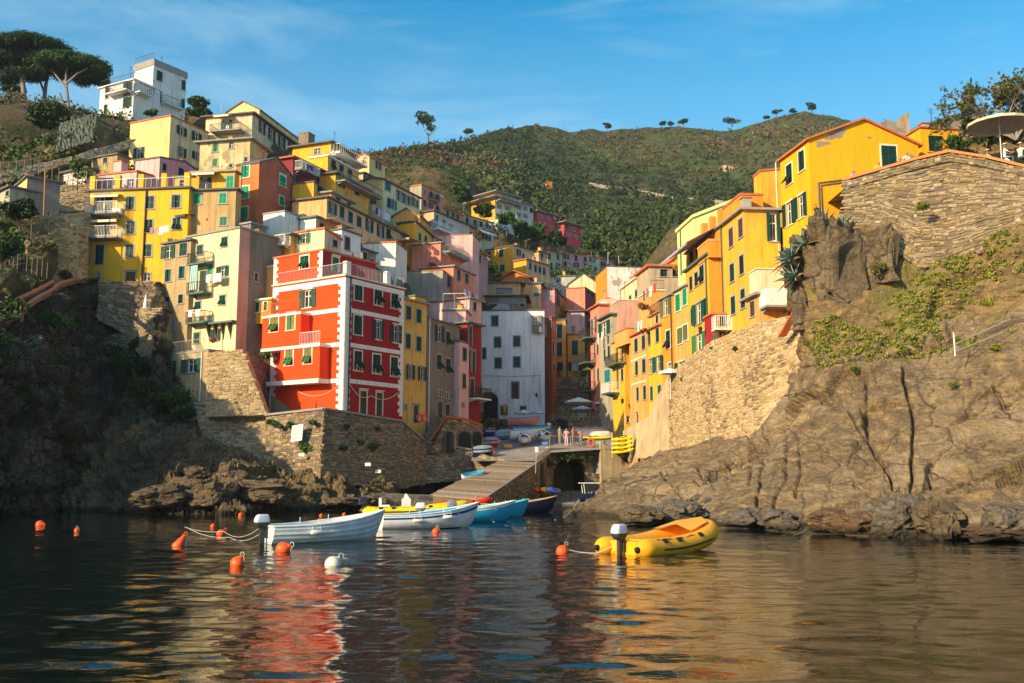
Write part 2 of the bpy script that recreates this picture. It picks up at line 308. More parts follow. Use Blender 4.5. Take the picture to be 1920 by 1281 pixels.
# ------------------------------------------------------------------ a house
class House: pass
def att(o, root):   # parent a mesh whose vertices are already at their place in the world
    o.parent = root; o.matrix_parent_inverse = (Matrix.Translation(root.location) @ root.rotation_euler.to_matrix().to_4x4()).inverted(); return o
def hit(px, py, O, n):
    d = ray(px, py); t = (O-CAMP).dot(n)/d.dot(n); return CAMP+d*t
def house(name, label, Y, xL, xC, xR, yt, yb, ang, wall, roof='f', roofmat=None, wins=(), wallR=None, ext=5, trim=None, W=None, D=None, rise=1.5, oh=.28, cat='house', r0=0, th=.16, attic=0):
    """two visible walls meet at the near corner seen at column xC; the left wall ends at column xL, the right one at xR"""
    u = Vector((math.cos(R(ang)), math.sin(R(ang)), 0)); v = Vector((-u.y, u.x, 0))
    pt = P(xC, yt, Y); pb = P(xC, yb, Y); C = P(xC, (yt+yb)/2, Y); C.z = pb.z; H = pt.z-pb.z; ym = (yt+yb)/2
    if W is None: W = (hit(xR, ym, C, v)-C).dot(u)
    if D is None: D = (hit(xL, ym, C, u)-C).dot(v)
    W = max(1.0, min(26, W)); D = max(1.0, min(26, D))
    root = empty(name, C, label, cat, R(ang))
    h = House(); h.root = root; h.C = C; h.u = u; h.v = v; h.H = H; h.W = W; h.D = D; h.ang = ang; h.zb = C.z
    def loc(face, px, py):
        q = hit(px, py, C, v if face == 'R' else u)-C
        return (q.dot(u) if face == 'R' else q.dot(v)), q.z
    h.loc = loc; ops = {'L': [], 'R': []}
    for w in wins:
        face, kd, px, py, pw, ph = w[:6]; sc = w[6] if len(w) > 6 else 'd'
        s0, _ = loc(face, px-pw/2, py); s1, _ = loc(face, px+pw/2, py); s, zt = loc(face, px, py-ph/2); _, zb = loc(face, px, py+ph/2); z = (zt+zb)/2
        ww = abs(s1-s0); hh = zt-zb; s = (s0+s1)/2; lim = (W if face == 'R' else D)
        if kd == 'o': ww_open = ww*.5
        else: ww_open = ww
        if kd != 'x':
            ww_open = min(ww_open, lim-.3)
            s = max(ww_open/2+.12, min(lim-ww_open/2-.12, s)); z = min(z, H-hh/2-.12)
        ops[face].append((s, z, ww_open, hh, kd, sc, ww))
    tm = trim or STONE_TRIM
    # walls with real openings
    def facade(mb, face, Lw, mi):
        mp = (lambda s, z, d=0: (s, d, z)) if face in ('R',) else (lambda s, z, d=0: (d, s, z))
        op = [(s-w/2, s+w/2, z-hh/2, z+hh/2) for (s, z, w, hh, k, c, w2) in ops[face]]
        xs = sorted(set([0, Lw]+[a for o in op for a in o[:2] if 0 < a < Lw])); zs = sorted(set([-ext, H]+[a for o in op for a in o[2:] if -ext < a < H]))
        for i in range(len(xs)-1):
            for j in range(len(zs)-1):
                cx = (xs[i]+xs[i+1])/2; cz = (zs[j]+zs[j+1])/2
                if any(o[0] < cx < o[1] and o[2] < cz < o[3] for o in op): continue
                mb.add([mp(xs[i], zs[j]), mp(xs[i+1], zs[j]), mp(xs[i+1], zs[j+1]), mp(xs[i], zs[j+1])], [(0, 1, 2, 3)], mi)
        dp = .22
        for (a, c, e, g) in op:
            for q in (((a, e), (a, g)), ((c, e), (c, g)), ((a, e), (c, e)), ((a, g), (c, g))):
                mb.add([mp(*q[0]), mp(*q[1]), mp(q[1][0], q[1][1], dp), mp(q[0][0], q[0][1], dp)], [(0, 1, 2, 3)], mi)
    mb = MB(); facade(mb, 'R', W, 1 if wallR else 0); facade(mb, 'L', D, 0)
    mb.add([(W, 0, -ext), (W, D, -ext), (W, D, H), (W, 0, H)], [(0, 1, 2, 3)]); mb.add([(0, D, -ext), (W, D, -ext), (W, D, H), (0, D, H)], [(0, 1, 2, 3)])
    rm = roofmat or SLATE; rb = MB(); kR = 1 if wallR else 0
    if roof == 'f':
        rb.box((-oh, -oh, H), (W+oh, D+oh, H+th))
    elif roof == 'p':
        mb.add([(0, 0, H-.25), (W, 0, H-.25), (W, D, H-.25), (0, D, H-.25)], [(0, 1, 2, 3)]); c = .07
        rb.box((-c, -c, H), (W+c, .22, H+.09)); rb.box((-c, .2201, H), (.22, D+c, H+.09)); rb.box((W-.22, .2201, H), (W+c, D+c, H+.09)); rb.box((.2201, D-.22, H), (W-.2201, D+c, H+.09))
    elif roof == 'gL':
        for x in (0, W): mb.add([(x, 0, H), (x, D, H), (x, D/2, H+rise)], [(0, 1, 2)])
        sl = rise/(D/2)
        for s_ in (0, 1):
            y0 = -oh if s_ == 0 else D+oh; z0 = H-oh*sl
            rb.hexa([(-oh, y0, z0), (W+oh, y0, z0), (W+oh, D/2, H+rise), (-oh, D/2, H+rise)], [(-oh, y0, z0+th), (W+oh, y0, z0+th), (W+oh, D/2, H+rise+th), (-oh, D/2, H+rise+th)])
    elif roof == 'gR':
        for y in (0, D): mb.add([(0, y, H), (W, y, H), (W/2, y, H+rise)], [(0, 1, 2)], kR if y == 0 else 0)
        sl = rise/(W/2)
        for s_ in (0, 1):
            x0 = -oh if s_ == 0 else W+oh; z0 = H-oh*sl
            rb.hexa([(x0, -oh, z0), (x0, D+oh, z0), (W/2, D+oh, H+rise), (W/2, -oh, H+rise)], [(x0, -oh, z0+th), (x0, D+oh, z0+th), (W/2, D+oh, H+rise+th), (W/2, -oh, H+rise+th)])
    elif roof == 'sR':   # one slope, low along the left wall, rising along the right one
        mb.add([(0, 0, H), (W, 0, H), (W, 0, H+rise)], [(0, 1, 2)], kR); mb.add([(0, D, H), (W, D, H), (W, D, H+rise)], [(0, 1, 2)]); mb.add([(W, 0, H), (W, D, H), (W, D, H+rise), (W, 0, H+rise)], [(0, 1, 2, 3)])
        sl = rise/W
        rb.hexa([(-oh, -oh, H-oh*sl), (-oh, D+oh, H-oh*sl), (W+oh, D+oh, H+rise+oh*sl), (W+oh, -oh, H+rise+oh*sl)], [(-oh, -oh, H-oh*sl+th), (-oh, D+oh, H-oh*sl+th), (W+oh, D+oh, H+rise+oh*sl+th), (W+oh, -oh, H+rise+oh*sl+th)])
    elif roof == 'h':
        rb.add([(-oh, -oh, H), (W+oh, -oh, H), (W+oh, D+oh, H), (-oh, D+oh, H), (-oh, -oh, H+th), (W+oh, -oh, H+th), (W+oh, D+oh, H+th), (-oh, D+oh, H+th), (W/2, D/2, H+rise+th)],
               [(0, 1, 2, 3), (0, 1, 5, 4), (1, 2, 6, 5), (2, 3, 7, 6), (3, 0, 4, 7), (4, 5, 8), (5, 6, 8), (6, 7, 8), (7, 4, 8)])
    mb.build('wall', [wall]+([wallR] if wallR else []), root)
    ro = rb.build('roof', rm, root)
    h.roof = ro
    for face in 'LR':
        for (s, z, w, hh, kd, sc, w2) in ops[face]: window(root, face, s, z, w, hh, kd, sc, w2, tm)
    return h
def window(root, face, s, z, w, hh, kd, sc, w2, tm):
    rz = 0 if face == 'R' else -math.pi/2
    M0 = (s, 0, z-hh/2) if face == 'R' else (0, s, z-hh/2)
    mb = MB(); bw = .11 if kd != 'n' else .02
    mb.box((-w/2-bw, -.03, 0), (-w/2, .05, hh)); mb.box((w/2, -.03, 0), (w/2+bw, .05, hh))
    mb.box((-w/2-bw, -.035, hh), (w/2+bw, .05, hh+bw*1.1))
    if kd in 'dD': mb.box((-w/2-bw, -.16, hh+bw*1.1+.01), (w/2+bw, .05, hh+bw*1.1+.09))
    else: mb.box((-w/2-bw*1.4, -.09, -.07), (w/2+bw*1.4, .05, 0))
    o = mb.build('door' if kd in 'dD' else 'window', tm, root, M0, (0, 0, rz))
    def sub(name, me, loc, sc_, rot=(0, 0, 0)): return mesh_obj(name, me, o, loc, rot, sc_)
    if kd not in 'ce': sub('pane', PANE, (-w/2, .18, 0), (w, 1, hh))
    if kd in 'ce' or kd == 'a':
        j = rnd.choice([0, 0, .0, .12, .3]) if kd == 'c' else 0
        sub('shutter', SH[sc], (-w/2, .02, 0), (w/2-.01, 1, hh), (0, 0, -j)); sub('shutter', SH[sc], (.005, .02, 0), (w/2-.01, 1, hh))
    elif kd == 'p':
        a = R(rnd.uniform(26, 42)); k = .52
        sub('shutter', SH[sc], (-w/2, .02, hh*(1-k)), (w/2-.01, 1, hh*k)); sub('shutter', SH[sc], (.01, .02, hh*(1-k)), (w/2-.01, 1, hh*k))
        for x in (-w/2, .01): sub('shutter', SH[sc], (x, -.03-math.sin(a)*hh*(1-k), hh*(1-k)*(1-math.cos(a))), (w/2-.01, 1, hh*(1-k)*.98), (-a, 0, 0))
        sub('casement', CASE, (-w/2, .15, 0), (w, 1, hh))
    elif kd == 'o':
        lw = max(.25, (w2-w)/2); a = rnd.uniform(.02, .25)
        sub('shutter', SH[sc], (-w/2-.01-lw*math.cos(a), -.04-lw*math.sin(a), 0), (lw, 1, hh), (0, 0, a))
        sub('shutter', SH[sc], (w/2+.01, -.04, 0), (lw, 1, hh))
        sub('casement', CASE, (-w/2, .15, 0), (w, 1, hh))
    elif kd == 'g': sub('casement', CASE, (-w/2, .12, 0), (w, 1, hh))
    elif kd in 'd': 
        sub('door_leaf', DOOR[sc], (-w/2, .1, 0), (w, 1, hh))
    return o
def face_M(h, face, s, z, out=0):
    return ((s, -out, z), 0) if face == 'R' else ((-out, s, z), -math.pi/2)
def railing_mb(L, hgt, step=.14, bar=.012, top=.03):
    mb = MB(); k = max(2, int(L/step)); mb.box((0, -top, hgt-.04), (L, top, hgt)); mb.box((0, -top*.6, .06), (L, top*.6, .09))
    for i in range(k+1):
        x = L*i/k; mb.box((x-bar, -bar, 0 if i % 8 else 0), (x+bar, bar, hgt-.0401))
    return mb
def balcony(h, face, x0, x1, py, depth=.9, rh=1.0, slab=CONC, rail=IRON, solid=None, step=.14):
    sa, z = h.loc(face, x0, py); sb, z2 = h.loc(face, x1, py); z = (z+z2)/2
    if sa > sb: sa, sb = sb, sa
    L_ = sb-sa; smid = (sa+sb)/2
    l, rz = face_M(h, face, smid, z)
    mb = MB(); mb.box((-L_/2, -depth, -.14), (L_/2, .0, 0))
    for x in (-L_/2+.2, L_/2-.3): mb.hexa([(x, -.02, -.4), (x+.1, -.02, -.4), (x+.1, -.01, -.4), (x, -.01, -.4)], [(x, -depth*.8, -.141), (x+.1, -depth*.8, -.141), (x+.1, -.01, -.141), (x, -.01, -.141)])
    b = mb.build('balcony', slab, h.root, l, (0, 0, rz))
    mr = MB()
    if solid:
        mr.box((-L_/2, -depth, 0), (L_/2, -depth+.08, rh)); mr.box((-L_/2, -depth+.0801, 0), (-L_/2+.08, 0, rh)); mr.box((L_/2-.08, -depth+.0801, 0), (L_/2, 0, rh)); mr.build('parapet', solid, b)
    else:
        a = railing_mb(L_, rh, step)
        for q, f_ in ((Matrix.Translation((-L_/2, -depth+.03, 0)), a), (Matrix.Translation((-L_/2+.03, -depth+.03, 0)) @ Matrix.Rotation(math.pi/2, 4, 'Z'), railing_mb(depth-.05, rh, step)), (Matrix.Translation((L_/2-.03, -depth+.03, 0)) @ Matrix.Rotation(math.pi/2, 4, 'Z'), railing_mb(depth-.05, rh, step))):
            mr.add([q @ Vector(v) for v in f_.v], f_.f)
        mr.build('railing', rail, b)
    return b
def roof_rail(h, z=None, sides='LR', rh=.95, mat=GALV, inset=.05, step=.16):
    z = h.H+.16 if z is None else z; mb = MB()
    if 'R' in sides:
        q = Matrix.Translation((0, inset, z)); a = railing_mb(h.W, rh, step, .008, .02); mb.add([q @ Vector(v) for v in a.v], a.f)
    if 'L' in sides:
        q = Matrix.Translation((inset, 0, z)) @ Matrix.Rotation(math.pi/2, 4, 'Z'); a = railing_mb(h.D, rh, step, .008, .02); mb.add([q @ Vector(v) for v in a.v], a.f)
    return mb.build('terrace_railing', mat, h.root)
def pipe(h, face, px, mat=STONE_TRIM, z0=0, z1=None, r=.05):
    s, _ = h.loc(face, px, 600); z1 = h.H if z1 is None else z1
    mb = MB(); mb.tube([(s, -.1, z0), (s, -.1, z1)] if face == 'R' else [(-.1, s, z0), (-.1, s, z1)], r, 6)
    return mb.build('downpipe', mat, h.root)
def chimney(h, x, y, hh=1.0, mat=None, w=.5):
    mb = MB(); mb.box((x-w/2, y-w/2, h.H+.05), (x+w/2, y+w/2, h.H+.1+hh)); c = mb.build('chimney', mat or CONC, h.root)
    m2 = MB(); m2.box((x-w/2-.08, y-w/2-.08, h.H+.101+hh), (x+w/2+.08, y+w/2+.08, h.H+.18+hh)); m2.build('chimney_cap', TILE, c); return c
def dish(h, x, y, z, r=.35):
    mb = MB(); M_ = Matrix.Translation((x, y, z)) @ Matrix.Rotation(R(60), 4, 'X')
    mb.lathe([(0.001, 0), (r*.5, .03), (r, .12)], 14, 0, M_); mb.tube([(x, y, z), (x, y+.3, z-.3)], .02, 5); return mb.build('satellite_dish', WHITE, h.root)
def laundry(anchor_pts, colors, label, size=(.45, .6), name='laundry', sag=.1):
    """items pegged on one line"""
    a, b = [Vector(q) for q in anchor_pts]; mb = MB(); d = (b-a); L_ = d.length; d.normalize(); n = len(colors)
    mb.tube([a, a+(b-a)*.5-Vector((0, 0, sag*.3)), b], .01, 4)
    root = empty(name, a, label, 'laundry'); ln = mb.build('clothesline', WHITE, root); att(ln, root)
    for i, c in enumerate(colors):
        w = size[0]*rnd.uniform(.8, 1.2); hh = size[1]*rnd.uniform(.7, 1.25); p = a+d*(L_*(i+.5)/n)-d*(w/2); m2 = MB(); vs = []; fs = []
        nrm = d.cross(Vector((0, 0, 1)))
        for u_ in range(5):
            for v_ in range(5):
                vs.append(p+d*(w*u_/4*(1-.1*v_/4))+Vector((0, 0, -.02-hh*v_/4))+nrm*(.05*math.sin(u_*1.7+i)*v_/4))
        for u_ in range(4):
            for v_ in range(4): fs.append((u_*5+v_, u_*5+v_+1, (u_+1)*5+v_+1, (u_+1)*5+v_))
        k = len(vs); vs += [q+nrm*.012 for q in vs]; fs += [tuple(k+i_ for i_ in f[::-1]) for f in fs]
        m2.add(vs, fs, 0, True); att(m2.build('garment', cloth(c)), root)
    return root
def awning(h, face, x0, x1, py, depth, mat, drop=.5):
    sa, z = h.loc(face, x0, py); sb, _ = h.loc(face, x1, py); sm = (sa+sb)/2; L_ = abs(sa-sb); l, rz = face_M(h, face, sm, z)
    mb = MB(); mb.hexa([(-L_/2, -depth, -drop), (L_/2, -depth, -drop), (L_/2, -.01, 0), (-L_/2, -.01, 0)], [(-L_/2, -depth, -drop+.03), (L_/2, -depth, -drop+.03), (L_/2, -.01, .03), (-L_/2, -.01, .03)])
    mb.box((-L_/2, -depth-.02, -drop-.2), (L_/2, -depth-.001, -drop+.03))
    return mb.build('awning', mat, h.root, l, (0, 0, rz))
# ------------------------------------------------------------------ house colours
YEL = plaster((.78, .39, .03), .3); YEL2 = plaster((.72, .44, .09), .4); YELB = plaster((.82, .43, .022), .28); YELP = plaster((.80, .58, .22), .35)
CRM = plaster((.80, .66, .36), .35); CRM2 = plaster((.70, .57, .33), .5); PEACH = plaster((.76, .42, .17), .4); PEA2 = plaster((.72, .48, .25), .45)
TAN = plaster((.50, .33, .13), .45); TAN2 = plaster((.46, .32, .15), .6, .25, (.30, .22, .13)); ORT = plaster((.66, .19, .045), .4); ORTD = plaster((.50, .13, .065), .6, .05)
ORG = plaster((.80, .29, .025), .3); ORG2 = plaster((.78, .36, .09), .35); RED = plaster((.84, .062, .004), .2); RED2 = plaster((.36, .010, .016), .3)  # RED2: RED with shade put into the colour for the vermilion house's right walls
PINK = plaster((.74, .32, .33), .3); PINK2 = plaster((.76, .44, .40), .35); SALM = plaster((.76, .26, .16), .35); DRED = plaster((.26, .02, .024), .4)
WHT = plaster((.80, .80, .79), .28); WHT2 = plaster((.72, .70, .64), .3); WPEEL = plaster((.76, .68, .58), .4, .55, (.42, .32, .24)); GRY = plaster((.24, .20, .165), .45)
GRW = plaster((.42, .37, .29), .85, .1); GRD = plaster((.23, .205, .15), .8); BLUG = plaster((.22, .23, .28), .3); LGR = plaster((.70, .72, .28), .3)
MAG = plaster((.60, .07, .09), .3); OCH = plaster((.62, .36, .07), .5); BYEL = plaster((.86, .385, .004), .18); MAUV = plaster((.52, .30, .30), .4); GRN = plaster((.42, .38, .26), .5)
BORG = plaster((.84, .42, .03), .4, .15, (.62, .34, .12)); PATCH = plaster((.78, .52, .10), .3)
H = {}
def hs_(k, *a, **kw): H[k] = house('house', *a, **kw); return H[k]
# ---- left bank, top of the hill
v1 = hs_('villaA', 'white villa high on the left hill, lower wing with curved balconies and green roller shutters', 123, 187, 250, 300, 150, 222, 62, WHT2, 'f', WHITE, [('L', 'c', 201, 174, 6, 20), ('L', 'c', 198, 207, 6, 20), ('L', 'c', 240, 160, 16, 24), ('L', 'c', 239, 192, 16, 19)], oh=.25, wallR=WHT2)
balcony(v1, 'L', 211, 250, 176, 1.2, 1.0, WHITE); balcony(v1, 'R', 250, 276, 178, 1.2, 1.0, WHITE, step=.3); roof_rail(v1, step=.3, mat=IRON)
v2 = hs_('villaB', 'white villa high on the left hill, taller block with grey parapet behind the curved wing', 128, 250, 285, 348, 122, 235, 58, WHT2, 'f', CONC, [('R', 'c', 299, 143, 10, 18), ('R', 'c', 344, 160, 6, 18), ('R', 'd', 300, 181, 5, 20), ('R', 'c', 343, 195, 5, 17)], th=.9, oh=.12)
balcony(v2, 'R', 300, 337, 200, 1.0, 1.0, WHITE, IRON, step=.3); roof_rail(v2, v2.H+.9, mat=IRON, sides='L', step=.3)
h = hs_('blockyel', 'plain yellow block with a blank sunlit gable wall below the white villa', 108, 243, 318, 390, 218, 305, 66, YELP, 'f', TILE, [('L', 'o', 261, 287, 19, 19), ('R', 'o', 340, 246, 19, 16), ('R', 'o', 368, 257, 18, 17), ('R', 'o', 341, 286, 15, 18), ('R', 'o', 368, 293, 17, 14)], wallR=CRM2, oh=.1)
pipe(h, 'R', 320); dish(h, 3, -.4, h.H-6.2)
h = hs_('palebig', 'large pale yellow house with a gabled attic and long row of windows under the skyline', 113, 385, 472, 562, 214, 285, 77, CRM2, 'f', SLATE, [('L', 'o', 425, 236, 20, 20, 'g'), ('R', 'o', 491, 236, 12, 22), ('R', 'o', 509, 247, 13, 22), ('R', 'o', 528, 256, 13, 22), ('R', 'c', 543, 266, 6, 18)], W=16, oh=.5)
balcony(h, 'L', 404, 460, 250, 1.4, .8, CONC); awning(h, 'L', 410, 438, 219, 1.2, CREAM, .3)
hs_('attic', 'yellow gabled attic storey on top of the large pale house', 116, 425, 486, 560, 206, 232, 77, YELP, 'gL', SLATE, rise=1.2, W=15, oh=.15)
h = hs_('peel', 'stone and peeling yellow house with small green windows below the large pale house', 104, 374, 468, 500, 262, 330, 78, plaster((.62, .50, .24), .7, .35, (.34, .25, .13)), 'f', CONC, [('L', 'c', 404, 271, 10, 16, 'l'), ('L', 'g', 434, 273, 8, 12), ('L', 'c', 403, 305, 9, 14, 'l'), ('L', 'c', 461, 299, 6, 8), ('L', 'c', 433, 311, 6, 6)], oh=.5)
hs_('ruin', 'ruined stone stump of wall against the sky at the right end of the pale house', 118, 560, 578, 586, 248, 275, 70, plaster((.26, .20, .13), .8), 'p', CONC, W=1.5)
h = hs_('pinkA', 'bright pink house on the left hill with grey roof edges', 95, 253, 298, 391, 296, 365, 70, PINK2, 'gR', SLATE, [('R', 'c', 308, 314, 7, 14), ('R', 'c', 340, 311, 10, 16), ('L', 'g', 262, 340, 6, 10)], wallR=PINK, rise=.7, oh=.1)
h = hs_('pinkB', 'low pink wing with a chimney left of the bright pink house', 93, 183, 255, 262, 322, 368, 72, PINK2, 'sR', TILE, [('L', 'g', 245, 343, 12, 14)], rise=.4, W=4, oh=.1); chimney(h, .8, 2.6, 1.3, PINK2, .9)
hs_('stonehut', 'small ochre stone house with one green window left of the plain yellow block', 98, 172, 219, 243, 290, 328, 66, plaster((.42, .30, .12), .9, .2, (.2, .15, .08)), 'f', SLATE, [('L', 'c', 198, 293, 8, 10)], oh=.2)
hs_('pinkcot', 'small pale pink cottage half hidden by shrubs on the left hill', 92, 119, 162, 176, 316, 345, 60, plaster((.74, .55, .48), .4), 'f', SLATE, oh=.3)
h = hs_('farleft', 'narrow yellow cottage at the left edge with a grey side wall', 82, 18, 49, 112, 333, 402, 40, YELP, 'f', SLATE, [('L', 'c', 29, 348, 6, 16), ('L', 'p', 28, 379, 6, 17)], wallR=GRY, oh=.2)
hs_('edgecot', 'grey cottage cut off by the left edge of the picture', 81, -40, 18, 22, 352, 384, 50, GRN, 'f', SLATE, [('L', 'c', 15, 363, 6, 10)], W=3, oh=.3)
# ---- big yellow house and its neighbours
w10 = []
for x, y, ww, hh in ((244, 381, 16, 24), (281, 380, 16, 24), (330, 378, 16, 24), (245, 427, 15, 24), (243, 471, 15, 23), (277, 470, 14, 23)): w10.append(('L', rnd.choice('cc'), x, y, ww, hh))
w10 += [('L', 'p', 279, 424, 14, 24), ('L', 'p', 331, 420, 14, 22), ('L', 'o', 194, 382, 33, 36), ('L', 'd', 193, 424, 26, 32, 'b'), ('L', 'c', 187, 478, 15, 36), ('L', 'g', 184, 518, 7, 13), ('L', 'd', 245, 519, 18, 17, 'b'), ('L', 'g', 275, 520, 13, 14)]
h = hs_('yellowbig', 'large yellow apartment house above the dark cliff with white-railed balconies', 86, 165, 351, 358, 353, 527, 83, YELB, 'f', SLATE, w10, oh=.25, W=1.2, ext=1)
balcony(h, 'L', 173, 231, 404, 1.2, 1.0, CONC, WHITE); balcony(h, 'L', 170, 231, 449, 1.2, 1.0, CONC, WHITE); awning(h, 'L', 176, 228, 367, .6, CREAM, .15); awning(h, 'L', 176, 228, 413, .9, CREAM, .25)
pipe(h, 'L', 263, BROWN, r=.07); roof_rail(h, mat=GALV, sides='L', step=.5)
for i, x in enumerate((172, 219, 263, 306, 349)):
    s, _ = h.loc('L', x, 350); mb = MB(); mb.box((.05, s-.25, h.H+.16), (.45, s+.25, h.H+1.5)); mb.build('terrace_pier', YELB, h.root)
mb = MB(); s, z = h.loc('L', 221, 397); mb.box((-.35, s-.4, z-.4), (-.02, s+.4, z+.3)); mb.build('air_conditioner', WHITE, h.root)
h = hs_('tan', 'plain tan house with bright green shutters between the big yellow house and the orange tower', 86.2, 352, 441, 447, 356, 450, 83, TAN, 'f', SLATE, [('L', 'c', 370, 373, 13, 20, 'B'), ('L', 'c', 418, 372, 13, 20, 'B'), ('L', 'c', 419, 415, 13, 16, 'l')], oh=.3, W=1.2)
h = hs_('terroom', 'yellow and orange rooftop rooms with a scalloped awning behind the tan house', 91, 361, 440, 446, 322, 365, 83, YEL, 'f', CONC, [('L', 'o', 385, 345, 22, 24), ('L', 'c', 432, 341, 13, 22, 'B')], oh=.25, W=1); awning(h, 'L', 366, 410, 325, 1.0, CREAM, .3)
hs_('terroom2', 'low ochre rooftop room between the pink house and the orange rooftop rooms', 91.5, 327, 361, 364, 332, 362, 83, OCH, 'f', SLATE, [('L', 'g', 345, 345, 16, 14)], oh=.2, W=4)
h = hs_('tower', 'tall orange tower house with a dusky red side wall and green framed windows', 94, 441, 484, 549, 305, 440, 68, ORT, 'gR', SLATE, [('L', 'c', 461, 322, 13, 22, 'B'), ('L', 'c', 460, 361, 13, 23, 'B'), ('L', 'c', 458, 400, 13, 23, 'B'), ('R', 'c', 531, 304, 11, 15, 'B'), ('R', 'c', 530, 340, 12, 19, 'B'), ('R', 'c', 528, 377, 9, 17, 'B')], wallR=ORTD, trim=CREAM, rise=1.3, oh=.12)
pipe(h, 'L', 443, STONE_TRIM)
h = hs_('darkred', 'dark red house with washing on its balcony behind the orange tower', 101, 545, 549, 608, 296, 350, 66, DRED, 'f', TILE, [('R', 'o', 553, 335, 10, 16), ('R', 'c', 597, 333, 9, 16, 'g')], oh=.4, D=6); balcony(h, 'R', 551, 586, 325, 1.0, .9, CONC, WHITE)
h = hs_('ystepA', 'top storey of the stepped yellow house with a glazed terrace', 110, 548, 619, 660, 268, 335, 68, YEL, 'f', SLATE, [('L', 'g', 595, 284, 11, 10), ('R', 'g', 641, 297, 22, 15)], wallR=YEL2, oh=.5); balcony(h, 'R', 619, 672, 301, 1.3, 1.0, WHITE, GALV, step=.4)
h = hs_('ystepB', 'middle storey of the stepped yellow house with three dark shutters', 107, 580, 614, 673, 293, 350, 68, YELB, 'f', WHITE, [('R', 'p', 625, 309, 8, 18), ('R', 'c', 640, 318, 8, 18), ('R', 'c', 656, 327, 8, 18)], wallR=YEL2, oh=.15)
h = hs_('ystepC', 'lower storey of the stepped yellow house with one open window above a railed terrace', 104, 598, 628, 691, 326, 420, 68, YEL, 'f', SLATE, [('R', 'o', 640, 343, 12, 18), ('R', 'c', 669, 358, 8, 17)], wallR=YEL2, oh=.45); balcony(h, 'R', 629, 700, 357, 1.2, .9, CONC, IRON)
h = hs_('peachbig', 'long peach house stepping down the hill with a row of green shutters', 96, 548, 612, 748, 371, 440, 69, PEACH, 'f', SLATE, [('R', 'o', 623, 391, 15, 22, 'g'), ('R', 'c', 641, 398, 8, 22, 'g'), ('R', 'c', 657, 408, 8, 21), ('R', 'c', 673, 416, 8, 20), ('R', 'o', 692, 422, 14, 23), ('R', 'o', 713, 432, 13, 23), ('R', 'p', 728, 439, 8, 19)], wallR=PEA2, oh=.35, W=21)
h = hs_('peachtop', 'yellow rooftop storey with a blank gable wall on the long peach house', 98, 548, 588, 616, 342, 380, 69, YEL, 'sR', SLATE, [('R', 'c', 600, 352, 10, 12)], rise=-.4, oh=.1)
h = hs_('peachtop2', 'small peach rooftop room with an awning beside the washing lines', 98.5, 612, 620, 660, 362, 400, 69, PEACH, 'f', CONC, [('R', 'c', 634, 369, 8, 10), ('R', 'c', 654, 377, 7, 12)], oh=.4, D=3)
h = hs_('gcream', 'cream gabled house with turquoise shutters and a pillared loggia', 117, 676, 718, 787, 337, 425, 66, YELP, 'gL', SLATE, [('L', 'p', 701, 375, 9, 14), ('R', 'c', 727, 347, 10, 15, 't'), ('R', 'c', 729, 381, 6, 18), ('R', 'o', 738, 384, 10, 17, 't'), ('R', 'x', 747, 367, 8, 18), ('R', 'x', 757, 372, 9, 18), ('R', 'x', 767, 377, 7, 16), ('R', 'o', 778, 381, 12, 14, 't')], wallR=CRM, rise=.4, oh=.35)
h = hs_('ctopB', 'cream house with four pairs of open shutters below the small top house', 128, 661, 682, 761, 325, 365, 66, CRM2, 'f', SLATE, [('R', 'o', 686, 324, 12, 11), ('R', 'o', 706, 328, 12, 11), ('R', 'o', 728, 334, 11, 11), ('R', 'o', 750, 340, 11, 11)], oh=.3)
hs_('ctopA', 'small cream top house with one open window against the green hill', 131, 669, 692, 722, 294, 335, 66, YELP, 'gL', TILE, [('L', 'g', 683, 301, 5, 9), ('R', 'o', 709, 307, 10, 13)], rise=.5, oh=.15)
h = hs_('pinkrow', 'salmon pink house with six windows and a tiny balcony below the green hill', 135, 763, 790, 831, 347, 405, 62, GRN, 'f', TILE, [('R', 'g', 796, 360, 5, 9), ('R', 'c', 808, 365, 5, 11), ('R', 'c', 820, 370, 5, 9), ('R', 'p', 796, 381, 5, 11), ('R', 'o', 807, 385, 7, 10), ('R', 'p', 820, 390, 5, 9)], wallR=SALM, oh=.1); balcony(h, 'R', 803, 818, 377, .6, .8)
hs_('ochrow', 'ochre house with three green shutters beside the cream house with the awning', 145, 826, 830, 868, 390, 430, 58, OCH, 'f', TILE, [('R', 'c', 839, 401, 5, 14, 'g'), ('R', 'c', 849, 404, 5, 14, 'g'), ('R', 'c', 858, 407, 5, 12, 'g')], oh=.2, D=6)
h = hs_('awnrow', 'cream house with small balconies and a white awning on the hillside row', 150, 866, 869, 925, 403, 462, 50, CRM2, 'f', TILE, [('R', 'd', 876, 416, 5, 15), ('R', 'c', 890, 418, 5, 10), ('R', 'c', 902, 421, 5, 10), ('R', 'c', 913, 423, 4, 9), ('R', 'c', 918, 424, 3, 9), ('R', 'c', 906, 444, 4, 9), ('R', 'c', 912, 445, 4, 9), ('R', 'c', 918, 447, 4, 9)], oh=.2, D=6)
balcony(h, 'R', 872, 890, 425, 1, .9); balcony(h, 'R', 905, 921, 434, .8, .9); awning(h, 'R', 887, 912, 427, 2.2, WHITE, 1)
h = hs_('modyel', 'modern yellow apartment block with wide flat eaves on the green slope', 178, 884, 928, 969, 371, 420, 46, YEL, 'f', CONC, [('R', 'c', 922, 372, 4, 8), ('R', 'g', 936, 387, 8, 8), ('R', 'g', 952, 391, 9, 6), ('R', 'c', 935, 400, 12, 8), ('R', 'c', 952, 404, 10, 6)], wallR=CRM, oh=1.2)
balcony(h, 'R', 928, 968, 381, 1.4, .9, CONC, CONC); balcony(h, 'R', 928, 962, 409, 1.2, .9, CONC, plaster((.45, .55, .7), .2))
